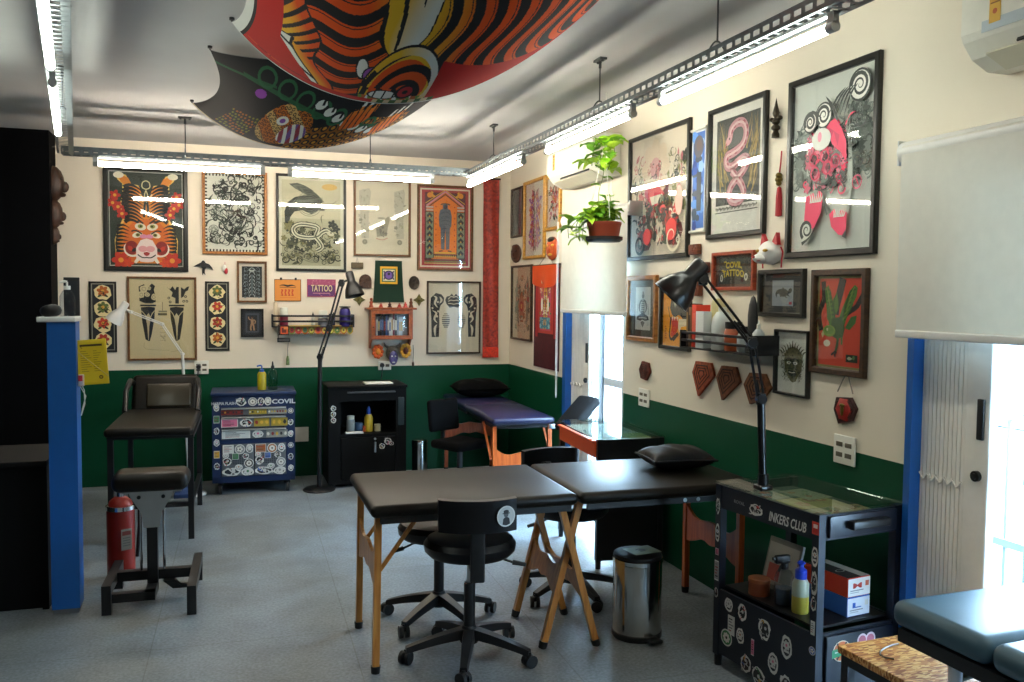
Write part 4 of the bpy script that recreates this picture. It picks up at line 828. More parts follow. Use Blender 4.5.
def pot(name, label, x, y, z, prof, m, mi=None, cat='jar', group='jars and bottles on the back rail shelf', cap=None, capm=None):
    r = thing(name, label, cat, (x, y, z), group=group); MB().lathe(prof, 18).build('body', m, r)
    if cap: MB().lathe(cap, 16).build('cap', capm or M_BLACKPLASTIC, r)
    return r
M_CLEARP = pane_mat('clear plastic', (.86, .88, .86), .08, 1.4); M_PURPLE = mat('purple bottle', '#2a1f6e', .3); M_PINK = mat('dark pink liquid', '#8c1f3c', .3); M_MILK = mat('milky plastic', '#dcdccf', .4); M_SMOKE = mat('grey label', '#6a6a70', .5)
pot('tube_bottle', 'tall thin cream tube at the left end of the back rail shelf', pxx(275.5), yb, z0, [(.0,0),(.017,0),(.017,.20),(.012,.215),(0,.215)], mat('cream tube', '#d8c8a8', .4), cat='bottle')
pot('ink_jar', 'jar with pink lower half and pale top on the back rail shelf', pxx(284), yb, z0, [(0,0),(.036,0),(.036,.085),(.034,.09),(0,.09)], M_PINK, cap=[(.0,.0905),(.034,.0905),(.034,.16),(.03,.165),(0,.165)], capm=M_MILK)
pot('dropper_bottle', 'small clear dropper bottle with a black nozzle', pxx(313), yb, z0, [(0,0),(.016,0),(.016,.075),(.008,.085),(0,.085)], M_MILK, cat='bottle', cap=[(0,.0855),(.012,.0855),(.010,.10),(.004,.115),(0,.13)])
pot('glass_jar', 'wide pale jar with a silver lid on the back rail shelf', pxx(323), yb, z0, [(0,0),(.045,0),(.045,.06),(.04,.07),(0,.07)], M_SMOKE, cap=[(0,.0705),(.038,.0705),(.038,.13),(.03,.14),(0,.14)], capm=M_MILK)
r = thing('small_box', 'small dark purple carton beside the purple bottle', 'box', (pxx(332), yb, z0)); MB().rbox((0, 0, .055), (.05, .05, .11), .003).build('carton', mat('dark violet card', '#2c2440', .5), r); MB().bx(-.0255, .0255, -.0262, -.0255, .04, .08).build('label', mat('lilac label', '#6a5a8a', .5), r)
pot('pump_bottle', 'large purple bottle with a flat black cap on the back rail shelf', pxx(345), yb, z0, [(0,0),(.048,0),(.05,.01),(.05,.125),(.04,.155),(.02,.165),(0,.165)], M_PURPLE, cat='bottle', cap=[(0,.1655),(.03,.1655),(.05,.167),(.05,.176),(0,.178)])
# bunting of round paper motifs along the shelf's lower edge
r, w, h = wall_thing('back', (282,325.4,353,336), 'paper_bunting', 'strip of colourful scalloped bunting hanging under the back rail shelf', 'bunting', off=.10)
A = Art(w, h); rng = R_(12); A.rect(0, 0, 1, .30, '#c8a03a')
for k in range(11):
    x = (k+.5)/11; c = rng.choice(('#c2a838', '#7d9a3a', '#c85a3a', '#d07a2a', '#8a8a30')); A.ell(x, .45, .045, .058, c); A.ell(x, .45, .03, .04, rng.choice(('#d8c85a', '#b83a3a', '#4a7a4a'))); A.circ(x, .45, .014, rng.choice(('#5a2a2a', '#e0d08a')), 8); A.line([(x+.045, .1), (x+.045, .8)], .006, '#a8462a')
A.build('paper', r, z=.003, thick=0)
# dangling card and fob below the left end
r, w, h = wall_thing('back', (277.2,324.6,290.2,342.5), 'key_fob', 'black cord with a square orange and red card hung from the back rail shelf', 'key fob', off=.135)
A = Art(w*.8, h*.55, '#17130f'); A.rect(.2, .12, .92, .86, '#c8501e'); A.rect(.3, .25, .75, .75, '#5a1c14'); A.rect(.5, .12, .92, .4, '#d87a3a'); e = A.build('card', r, z=.004, thick=.003); e.location = (0, h*.18, 0)
A = Art(w, h*.24, '#101012'); A.rect(.1, .4, .9, .6, '#8a8a88'); e = A.build('tag', r, z=.004, thick=.003); e.location = (0, -h*.36, 0); MB().tube([(-w*.4, h*.5, .003), (-w*.44, 0, .002), (-w*.4, -h*.28, .003)], .003, 6).build('cord', M_BLACKPLASTIC, r)
r, w, h = wall_thing('back', (285,342,290.5,365), 'hanging_tassel', 'thin grey-green tassel hanging below the back rail shelf', 'tassel', off=.03)
MB().tube([(w*.1, h*.5, 0), (0, h*.2, 0), (0, -h*.1, 0)], .003, 6).build('string', M_CORD, r); b = MB(); b.lathe([(0,-h*.5),(.016,-h*.5),(.014,-h*.25),(.008,-h*.12),(0,-h*.08)], 10, R=rx(-PI/2)); b.build('fringe', mat('sage thread', '#7a8a5c', .9, noise=.4, nscale=90), r)
# ------------------------------------------------------------------ little wooden wall cabinet with books
r, w, h = wall_thing('back', (370,307,414,349), 'wall_cabinet', 'small reddish wooden wall cabinet with a glazed door', 'cabinet', off=.16); r.location.y = DEEP-.002
M_CAB = wood('reddish pine', '#7c3a1a', '#a85a2a', 5, .4); d = .15; t = .016; wb = w*.90
sh = MB(); P = lambda s: [(0, -h*.5), (d*.25, -h*.5), (d*.45, -h*.38), (d, -h*.22), (d, h*.44), (0, h*.44)]
for s in (-1, 1): MB().prism(P(s), -t/2, t/2, M=Matrix.Translation((s*(wb/2), 0, 0)) @ Matrix(((0,0,1,0),(0,1,0,0),(1,0,0,0),(0,0,0,1)))).build('side_panel', M_CAB, r)
MB().rbox((0, h*.46, d/2+.008), (w*1.12, .018, d+.03), .004).build('top_board', M_CAB, r); MB().bx(-wb/2, wb/2, -h*.26, -h*.26+t, 0, d-.02).build('shelf', M_CAB, r); MB().bx(-wb/2+t/2, wb/2-t/2, -h*.26, h*.44, .0, .006).build('back_board', mat('pale back board', '#b8c0c4', .6), r)
dr = MB(); x1 = wb/2+t/2; y0, y1 = -h*.27, h*.43; fw = .035
dr.bx(-x1, x1, y0, y0+fw, d, d+.016).bx(-x1, x1, y1-fw, y1, d, d+.016).bx(-x1, -x1+fw, y0+fw, y1-fw, d, d+.016).bx(x1-fw, x1, y0+fw, y1-fw, d, d+.016); do = dr.build('door', M_CAB, r)
MB().bx(-x1+fw, x1-fw, y0+fw, y1-fw, d+.006, d+.008).build('glass_pane', GLASS, do); MB().ball((-x1+fw/2, .01, d+.022), .008).build('knob', M_DKWOOD, do)
cw, cz, bz = r.location.x, r.location.z, r.location.z-h*.26+t+.001
rng = R_(14); x = -wb/2+t+.012; i = 0
cols = ['#1c2430', '#d0d4d4', '#22304a', '#16181c', '#2c3a5a', '#1a1c24', '#3a5a9a', '#24386a', '#d8dcdc', '#e0e2e0', '#7a2038', '#1c1e26', '#9aa8b4', '#d8dee0', '#c8d4dc']
desc = ['charcoal', 'white', 'navy', 'black', 'slate blue', 'blue-black', 'mid blue', 'royal blue', 'pale grey', 'off-white', 'crimson', 'ink black', 'silver blue', 'light grey', 'pale blue']
for i in range(15):
    tw = rng.uniform(.013, .021); hh = h*rng.uniform(.46, .56)
    if x+tw > wb/2-t-.002: break
    b = thing('paperback', desc[i]+' paperback in the row behind the small cabinet glass', 'book', (cw+x+tw/2, DEEP-.062, bz), group='paperbacks in the little wall cabinet')
    MB().rbox((0, 0, hh/2), (tw-.001, .10, hh), .002).build('cover', mat('book cover', cols[i], .5), b); MB().bx(-tw*.38, tw*.38, -.0512, -.0502, hh*.3, hh*.75).build('spine_label', mat('spine label', rng.choice(('#d8d8d0', '#8a2a3a', '#5a7ab0', '#c8b070')), .5), b)
    x += tw+.0008
# red figurines on the cabinet's top
tz = cz+h*.46+.0095
for k, (dx, hh, c, lb) in enumerate(((-.44, .085, '#8c3a1a', 'tallest rust-red figurine at the left end of the cabinet top'), (-.22, .04, '#b03a2c', 'low red figurine second along the cabinet top'), (-.02, .05, '#3a1410', 'dark figurine in the middle of the cabinet top'), (.20, .04, '#a83228', 'small red figurine fourth along the cabinet top'), (.34, .05, '#d85a50', 'bright pinkish red figurine on the cabinet top'), (.47, .085, '#6a3a1c', 'brown figurine at the right end of the cabinet top'))):
    b = thing('figurine', lb, 'figurine', (cw+dx*w, DEEP-.08, tz), group='figurines on the wall cabinet'); m = mat('figurine', c, .5)
    MB().lathe([(0,0),(.022,0),(.020,.008),(.012,hh*.35),(.017,hh*.55),(.010,hh*.72),(.008,hh*.76),(0,hh*.78)], 12).build('body', m, b); MB().ball((0, 0, hh*.87), hh*.15, 10).build('head', m, b)
# masks and flowers below the cabinet
def disc_flower(q, label, c1, c2, off=.06):
    r, w, h = wall_thing('back', q, 'flower_mask', label, 'ornament', off=off); b = MB(); n = 9
    for k in range(n):
        t = 2*PI*k/n; b.ball((math.cos(t)*w*.30, math.sin(t)*h*.32, .008), (w*.19, h*.14, .012), 10, R=rz(t))
    b.build('petals', mat('petal', c1, .6, noise=.3, nscale=50), r); MB().ball((0, 0, .016), (w*.22, h*.22, .02), 12).build('centre', mat('flower centre', c2, .6), r); return r
disc_flower((371.5,343.5,384,359.5), 'orange rosette under the left side of the wall cabinet', '#c8541a', '#e08a2a')
disc_flower((399.5,342,411.5,359), 'yellow rosette with a dark heart under the right side of the wall cabinet', '#c89028', '#4a1a12')
r, w, h = wall_thing('back', (381.5,341,402,362.5), 'animal_mask', 'grey-brown horned animal mask under the wall cabinet', 'mask', off=.012); b = MB()
b.ball((0, -h*.05, .012), (w*.30, h*.36, .03), 14); b.ball((0, -h*.28, .035), (w*.16, h*.16, .024), 12)
for s in (-1, 1): b.tube([(s*w*.16, h*.2, .015), (s*w*.34, h*.30, .02), (s*w*.40, h*.46, .012)], [.014, .010, .002], 8)
b.build('face', mat('greyish hide', '#6a6252', .7, noise=.3, nscale=40), r); e = MB(); e.ball((-w*.13, .01, .036), .008, 8).ball((w*.13, .01, .036), .008, 8); e.build('eyes', M_BLACKPLASTIC, r)
r, w, h = wall_thing('back', (388.5,350,398,366), 'small_mask', 'small violet face mask hung just above the power point', 'mask', off=.09); b = MB(); b.ball((0, 0, .01), (w*.46, h*.45, .02), 14); b.ball((0, -h*.02, .03), (w*.09, h*.12, .012), 8); b.build('face', mat('violet enamel', '#4a4478', .4, noise=.35, nscale=60), r)
e = MB(); e.ball((-w*.17, h*.12, .026), (w*.10, h*.05, .006), 8).ball((w*.17, h*.12, .026), (w*.10, h*.05, .006), 8).ball((0, -h*.25, .023), (w*.18, h*.05, .006), 8); e.build('features', M_MILK, r)
r, w, h = wall_thing('back', (411.5,345,414.5,366), 'cord_pendant', 'thin dark cord dangling right of the wall cabinet', 'cord', off=.01); MB().tube([(0, h*.5, 0), (.004, h*.1, .003), (0, -h*.3, .004)], .003, 6).build('string', M_BLACKPLASTIC, r); MB().ball((0, -h*.4, .006), (.012, .024, .008), 10).build('weight', M_DKWOOD, r)
# ------------------------------------------------------------------ right wall ornaments
def oval_mask(q, label, c1, c2, c3):
    r, w, h = wall_thing('right', q, 'oval_mask', label, 'mask'); b = MB(); b.ball((0, 0, .01), (w*.5, h*.5, .028), 16); b.ball((0, -h*.05, .033), (w*.10, h*.14, .014), 8); b.build('face', mat('mask paint', c1, .5, noise=.35, nscale=30), r)
    e = MB(); e.ball((-w*.2, h*.12, .030), (w*.12, h*.06, .01), 8).ball((w*.2, h*.12, .030), (w*.12, h*.06, .01), 8).ball((0, -h*.26, .030), (w*.2, h*.06, .01), 8); e.build('features', mat('mask features', c2, .5), r)
    e = MB(); e.ball((0, h*.36, .02), (w*.30, h*.13, .02), 10); e.build('headdress', mat('mask headdress', c3, .5), r)
oval_mask((512.5,244.5,262.5,521.8,244,263.5), 'dark brown oval mask between the two deep frames near the corner', '#4a2a1c', '#2a1610', '#5a3220')
oval_mask((547.8,237,260,559.3,236,260.5), 'orange and black oval mask above the orange hanging', '#c2501e', '#e0b04a', '#22160f')
# orange and maroon hanging
r, w, h = wall_thing('right', (535,266,365.5,559.8,264.5,372), 'wall_hanging', 'orange-topped maroon textile hanging with a painted panel', 'banner')
MB().rbox((0, 0, .006), (w, h, .008), .002).build('cloth', mat('maroon silk', '#4a0f1e', .6, noise=.25, nscale=30), r)
A = Art(w*.62, h*.56, '#b8382e'); art_tanka(A); e = A.build('painted_panel', r, z=.014, thick=.002); e.location = (0, h*.12, 0)
b = MB(); b.grid(lambda u, v: ((u-.5)*w*1.04, h*.5-(1-v)*h*(.17+.05*math.sin(PI*u)), .018+.010*math.sin(u*14)*(1-v)+.006), 24, 8); b.grid(lambda u, v: ((.5-u)*w*1.04, h*.5-(1-v)*h*(.17+.05*math.sin(PI*u)), .010), 24, 8); b.build('valance', mat('orange silk', '#d84a14', .5), r)
M_STR = mat('red silk stripe', '#a8242c', .6)
for s_ in (-1, 1): MB().bx(min(s_*w*.42, s_*w*.33), max(s_*w*.42, s_*w*.33), -h*.20, h*.36, .0105, .0125).build('side_border', M_STR, r)
e = MB(); e.cyl((-w*.55, h*.5, .015), (w*.55, h*.5, .015), .009); e.build('top_rod', M_DKWOOD, r); MB().tube([(-w*.3, h*.5, .012), (0, h*.62, .004), (w*.3, h*.5, .012)], .003, 6).build('hanging_string', M_CORD, r)
# blue scroll
r, w, h = wall_thing('right', (693,131,231,706.5,128,231.5), 'scroll', 'narrow blue and grey painted scroll between the beast print and the snake print', 'scroll'); A = Art(w, h, '#c8ccd2'); rng = R_(33); A.rect(.08, .03, .92, .97, '#3f6fc0')
for k in range(26): A.blob(rng.uniform(.15, .85), rng.uniform(.05, .95), rng.uniform(.1, .28), rng.uniform(.1, .25), rng.choice(('#274fa8', '#5f94de', '#8db4e6', '#1f3f8e', '#3c4a5c')), rng)
A.ell(.5, .17, .36, .42, '#5a5a66'); A.ell(.52, .16, .2, .22, '#6a5a58'); A.rect(.40, .42, .72, .80, '#3a4450'); A.build('painting', r, z=.008, thick=.003)
for y in (-.5, .5): MB().cyl((-w*.56, y*h, .010), (w*.56, y*h, .010), .009).build('roller', M_MILK, r)
# spear-point finial
r, w, h = wall_thing('right', (773.8,99,139,785.2,97,138), 'spear_finial', 'small bronze spear point mounted left of the lion dog print', 'ornament'); b = MB(); k = .8
b.lathe([(0,.5),(.10,.30),(.22,.12),(.18,.06),(.12,.02),(.12,-.02)], 8, R=Matrix(((w*k*1.2,0,0),(0,0,h),(0,w*.8,0))), c=(0, 0, .02)); b.lathe([(.12,-.02),(.26,-.06),(.26,-.12),(.14,-.16),(.30,-.22),(.30,-.27),(.16,-.31),(.2,-.36),(.26,-.40),(.26,-.48),(0,-.5)], 10, R=Matrix(((w*k,0,0),(0,0,h),(0,w*.8,0))), c=(0, 0, .02))
for s in (-1, 1): b.ball((s*w*.34, -h*.02, .02), (w*.14, h*.06, .014), 8)
b.build('point', mat('dark bronze casting', '#3a3022', .4, metal=.6, noise=.2, nscale=60), r)
# red tassel with brass beads
r, w, h = wall_thing('right', (775.5,152,217,783.2,151,216), 'red_tassel', 'red tassel with brass beads hanging above the fox mask', 'tassel', off=.012); MB().tube([(w*.2, h*.5, 0), (w*.1, h*.3, 0), (0, h*.18, 0)], .004, 6).build('cord', M_REDCORD, r)
b = MB(); b.ball((0, h*.13, .004), .016, 10).ball((-.008, h*.07, .004), .014, 10).ball((.008, h*.07, .004), .014, 10).ball((0, h*.01, .004), .014, 10); b.build('beads', M_BRASS, r); b = MB(); b.lathe([(0,-h*.5),(.017,-h*.49),(.015,-h*.2),(.010,-h*.06),(0,-h*.03)], 12, R=Matrix(((1,0,0),(0,0,1),(0,1,0)))); b.build('fringe', M_REDCORD, r)
# fox mask
r, w, h = wall_thing('right', (764,236,269,785,232,267), 'fox_mask', 'white fox mask with red ears and gold eyes', 'mask'); b = MB()
b.ball((0, -h*.05, .02), (w*.42, h*.36, .06), 18); b.ball((-w*.08, -h*.22, .06), (w*.22, h*.16, .05), 14); b.build('face', mat('white lacquer', '#ece8e2', .3), r)
for s in (-1, 1): e = MB(); e.prism([(s*w*.12, h*.20), (s*w*.40, h*.16), (s*w*.34, h*.52)], .012, .035); e.build('ear', mat('red lacquer', '#b81f2c', .35), r)
e = MB(); e.ball((-w*.18, 0, .072), (w*.11, h*.05, .01), 10).ball((w*.16, 0, .072), (w*.11, h*.05, .01), 10); e.build('eyes', mat('gold leaf', '#b08a2a', .35, metal=.6), r); e = MB(); e.ball((-w*.08, -h*.19, .108), (w*.05, h*.04, .008), 8); e.ball((-w*.06, -h*.30, .09), (w*.16, h*.02, .01), 8); e.build('nose', mat('red lacquer nose', '#a81f2c', .35), r)
for s in (-1, 1): MB().tube([(s*w*.42, h*.1, .015), (s*w*.50, -h*.05, .012), (s*w*.46, -h*.25, .012), (s*w*.44, -h*.5, .012)], .004, 6).build('cord', M_REDCORD, r)
# stacked wooden blocks
for q, lb in (((692.6,244.5,255,702,244,254.5), 'topmost brown carved wood block left of the shop sign'), ((700.8,262.5,273,710.8,262,272.8), 'middle brown carved wood block left of the shop sign'), ((697,277,296,703.5,276.8,296), 'lowest tall carved wood block behind the desk lamp joint')):
    r, w, h = wall_thing('right', q, 'carved_block', lb, 'ornament', group='carved wood blocks beside the shop sign'); b = MB(); b.rbox((0, 0, .016), (w, h, .028), .005); lumps(b, R_(int(q[0])), w, h, 9, .03, .009); b.build('block', wood('reddish carved wood', '#4a2010', '#7a3c1c', 8, .5), r)
# three pentagonal cork boards and the hexagons
def facet_plaque(pts, label, c, seed, group=None, z=.016):
    P = [on_x(x, y, SIDE-.002) for x, y in pts]; c0 = sum(P, Vector())/len(P); r = thing('cork_plaque', label, 'plaque', c0, SIDE_ROT, group); loc = [(-(p.y-c0.y), p.z-c0.z) for p in P][::-1]
    b = MB(); b.prism(loc, 0, z); b.prism([(x*.82, y*.82) for x, y in loc], z, z+.003); rng = R_(seed)
    m = mat('patterned cork', c, .75, noise=.4, nscale=45); b.build('plate', m, r); e = MB()
    for k in range(3):
        s = .70-.22*k; q = [(x*s, y*s) for x, y in loc]; n = len(q); e.tube([(x, y, z+.003) for x, y in q], .0035, 5, closed=True)
    e.build('carved_lines', mat('dark carved line', '#3a1c10', .8), r); return r
G = 'pentagon cork plaques under the right rail shelf'
facet_plaque([(694.5,372),(698,361),(713,363),(716,376),(700,396)], 'rust-red pentagon plaque, first from the far door under the rail shelf', '#a04a28', 1, G)
facet_plaque([(718.5,377),(724,365.5),(738,367),(742,382),(724,400)], 'brown pentagon plaque between the two others under the rail shelf', '#7a4424', 2, G)
facet_plaque([(746,384),(752,372.5),(767,374),(773,388.5),(764,400),(752,404)], 'greenish brown plaque directly behind the desk lamp arms', '#80502c', 3, G)
facet_plaque([(641,369),(644,361),(650,363),(651.5,372),(648,380.5),(642.5,378)], 'little maroon hexagon plaque above the small power point', '#5c2418', 4)
r = facet_plaque([(836.5,409),(839,397),(853,397.5),(858.5,409),(854,421),(841,423.5)], 'red and dark hexagon plaque hanging by a cord', '#3a1a16', 5)
rr = MB(); rr.lathe([(0,.026),(.045,.024),(.055,.018)], 6); rr.build('red_panel', mat('red lacquer panel', '#a02018', .5, noise=.2, nscale=40), r); MB().tube([(-.05, .075, .012), (0, .17, .004), (.05, .075, .012)], .0035, 6).build('cord', M_CORD, r)
b = MB(); b.ball((0, .0, .027), (.012, .03, .004), 8); b.ball((0, .02, .027), (.02, .008, .004), 8); b.build('emblem', M_BRASS, r)
# right rail shelf and what stands on it
rs, rw, rh, rd = rail_shelf('right', (680,330.5,347.5,752,335,356.5), 'black metal rail shelf of books and bottles on the right wall', d=.16)
z0 = rs.location.z-rh/2+.0085; xs = SIDE-.09
def pyy(px): return on_x(px, 335, xs).y
def shelf_box(name, label, cat, px0, px1, hh, c, dx=.0, dep=.09, lab=None, x=None):
    a, b_ = pyy(px0), pyy(px1); r = thing(name, label, cat, (x or xs, (a+b_)/2, z0)); MB().rbox((0, 0, hh/2), (dep, abs(a-b_), hh), .003).build('cover' if cat == 'book' else 'carton', mat('cover', c, .5), r)
    if lab: MB().bx(-dep/2-.001, -dep/2, -abs(a-b_)*.34, abs(a-b_)*.34, hh*.35, hh*.8).build('label', mat('label', lab, .5), r)
    return r
shelf_box('book', 'dark-spined book next to the panther poster on the right rail shelf', 'book', 693, 695.2, .24, '#3a2c28', lab='#8a6a3a'); shelf_box('book', 'thin tan book second on the right rail shelf', 'book', 695.4, 697.4, .22, '#8a6a4a', lab='#3a2a1c'); shelf_box('book', 'bright red book on the right rail shelf', 'book', 698.6, 703, .235, '#d83a24', lab='#e0604a')
def pyb(label, name, px, prof, m, cap=None, capm=None, cat='bottle', x=None): return pot(name, label, x or xs, pyy(px), z0, prof, m, cat=cat, group='bottles on the right rail shelf', cap=cap, capm=capm)
pyb('yellowish clear tall bottle behind the red book', 'tall_bottle', 711.5, [(0,0),(.038,0),(.04,.01),(.04,.24),(.03,.27),(0,.27)], mat('pale yellow plastic', '#c9bf8a', .4), cap=[(0,.2705),(.02,.2705),(.02,.30),(0,.302)], capm=M_MILK, x=SIDE-.05)
shelf_box('white_carton', 'white upright carton on the right rail shelf', 'box', 705, 713, .20, '#d8dcda', x=SIDE-.125, dep=.05)
pyb('frosted round-shouldered bottle in the middle of the right rail shelf', 'frosted_bottle', 722, [(0,0),(.055,0),(.058,.01),(.058,.13),(.05,.17),(.03,.20),(0,.20)], mat('frosted plastic', '#c6ccc8', .35), cap=[(0,.2005),(.022,.2005),(.022,.225),(0,.226)], capm=M_MILK)
pyb('amber jar with a dark lid on the right rail shelf', 'amber_jar', 733.5, [(0,0),(.045,0),(.048,.01),(.048,.10),(.04,.115),(0,.115)], mat('amber label', '#a8502a', .4), cap=[(0,.1155),(.044,.1155),(.044,.15),(0,.152)], cat='jar')
pyb('grey jar next to the amber jar on the right rail shelf', 'grey_jar', 744.5, [(0,0),(.036,0),(.038,.01),(.038,.08),(.03,.095),(0,.095)], mat('grey jar', '#9aa0a2', .4), cap=[(0,.0955),(.034,.0955),(.034,.13),(0,.132)], capm=M_BLACKPLASTIC, cat='jar')
r = thing('stone_ornament', 'tall dark oval ornament standing on the right rail shelf', 'ornament', (xs, pyy(752.5), z0)); b = MB(); b.ball((0, 0, .16), (.02, .036, .13), 14); b.build('body', mat('black stone', '#1c1c1c', .5, noise=.3, nscale=40), r); MB().rbox((0, 0, .016), (.05, .06, .032), .006).build('base', M_BLACKPLASTIC, r)
pyb('small white spray nozzle bottle at the right end of the right rail shelf', 'nozzle_bottle', 758.5, [(0,0),(.028,0),(.03,.01),(.03,.10),(.015,.12),(0,.12)], mat('pale plastic', '#b8bcbc', .4), cap=[(0,.1205),(.010,.1205),(.010,.145),(.004,.15),(.003,.165),(0,.166)], capm=M_MILK)
# ------------------------------------------------------------------ roller blinds
M_BLIND = mat('cream blind cloth', '#f0ece1', .7); nt_ = M_BLIND.node_tree; tb = nt_.nodes.new('ShaderNodeBsdfTranslucent'); tb.inputs['Color'].default_value = lin('#e8e6da'); mxb = nt_.nodes.new('ShaderNodeMixShader'); mxb.inputs[0].default_value = .22
nt_.links.new(bs(M_BLIND).outputs[0], mxb.inputs[1]); nt_.links.new(tb.outputs[0], mxb.inputs[2]); nt_.links.new(mxb.outputs[0], nt_.nodes['Material Output'].inputs['Surface'])
def blind(label, ya, yb, zt, zb, cord):
    r = thing('roller_blind', label, 'blind', (SIDE-.07, (ya+yb)/2, zt)); L = yb-ya
    MB().cyl((0, -L/2-.004, 0), (0, L/2+.025, 0), .042, n=24).build('roller', mat('white blind roller', '#e8e6e0', .4), r)
    MB().bx(-.040, -.038, -L/2, L/2, zb-zt+.02, .02).build('fabric', M_BLIND, r); MB().rbox((-.039, 0, zb-zt+.012), (.016, L, .03), .005).build('bottom_bar', mat('white bar', '#e2e2de', .4), r)
    for s in (-1, 1): MB().bx(-.03, .068, (L/2+.03 if s > 0 else -L/2-.008)-.003, (L/2+.03 if s > 0 else -L/2-.008)+.003, -.05, .045).build('bracket', M_STEEL, r)
    c = MB(); c.tube([(-.045, cord-.012, 0), (-.045, cord-.012, -1.35), (-.045, cord, -1.38), (-.045, cord+.012, -1.35), (-.045, cord+.012, 0)], .003, 6); c.build('pull_chain', M_PLASTIC, r); return r
yb1 = on_x(626, 313, SIDE-.108).y; ya1 = on_x(561, 313, SIDE-.108).y; yb2 = on_x(896, 338, SIDE-.108).y
blind('half-lowered cream roller blind over the far doorway', yb1, ya1, 2.22, 1.515, (ya1-yb1)/2+.07)
blind('half-lowered cream roller blind over the near doorway', 1.25, yb2, 2.215, 1.50, -.8)
# ------------------------------------------------------------------ air conditioners
M_AC = mat('white air conditioner plastic', '#e4e1d4', .35)
def aircon(label, y1, zb, L, H=.29):
    r = thing('air_conditioner', label, 'air conditioner', (SIDE-.002, y1-L/2, zb)); D = .21
    prof = [(0,0),(-.09,0),(-.16,.035),(-D+.01,.085),(-D,.11),(-D,H-.05),(-D+.03,H),(0,H)]
    M = Matrix(((1,0,0,0),(0,0,1,0),(0,1,0,0),(0,0,0,1)))
    MB().prism(prof, -L/2, L/2, M=M).build('casing', M_AC, r)
    lv = MB(); lv.box((-.135, 0, .016), (.10, L*.82, .006), R=ry(.45)); lv.build('louvre', mat('louvre plastic', '#d8d2bc', .4), r)
    sl = MB(); sl.box((-.178, -L*.04, .052), (.006, L*.62, .012), R=ry(.45)); sl.build('outlet_slot', M_BLACKPLASTIC, r)
    st = MB(); st.bx(-D-.0012, -D, L*.0-L*.38, L*.40, .098, .135); st.build('grey_strip', mat('grey display strip', '#b9c4c8', .35), r)
    A = Art(.045, .12, '#d8a83a'); A.rect(.1, .1, .9, .2, '#7a4a1a'); A.rect(.1, .3, .9, .34, '#8a5a2a'); A.rect(.1, .45, .9, .49, '#8a5a2a'); A.circ(.5, .7, .2, '#b85a2a'); e = A.build('energy_label', r, z=.0005, thick=.0004); e.location = (-D-.001, L*.34, H-.11); e.rotation_euler = SIDE_ROT
    return r
ay = on_x(550, 165, SIDE-.19).y
aircon('white wall air conditioner above the far doorway, behind the hanging plant', ay, 2.475, ay-on_x(621, 150, SIDE).y)
aircon('white wall air conditioner cut off by the top right corner', on_x(966, 40, SIDE-.19).y, 2.43, .86)
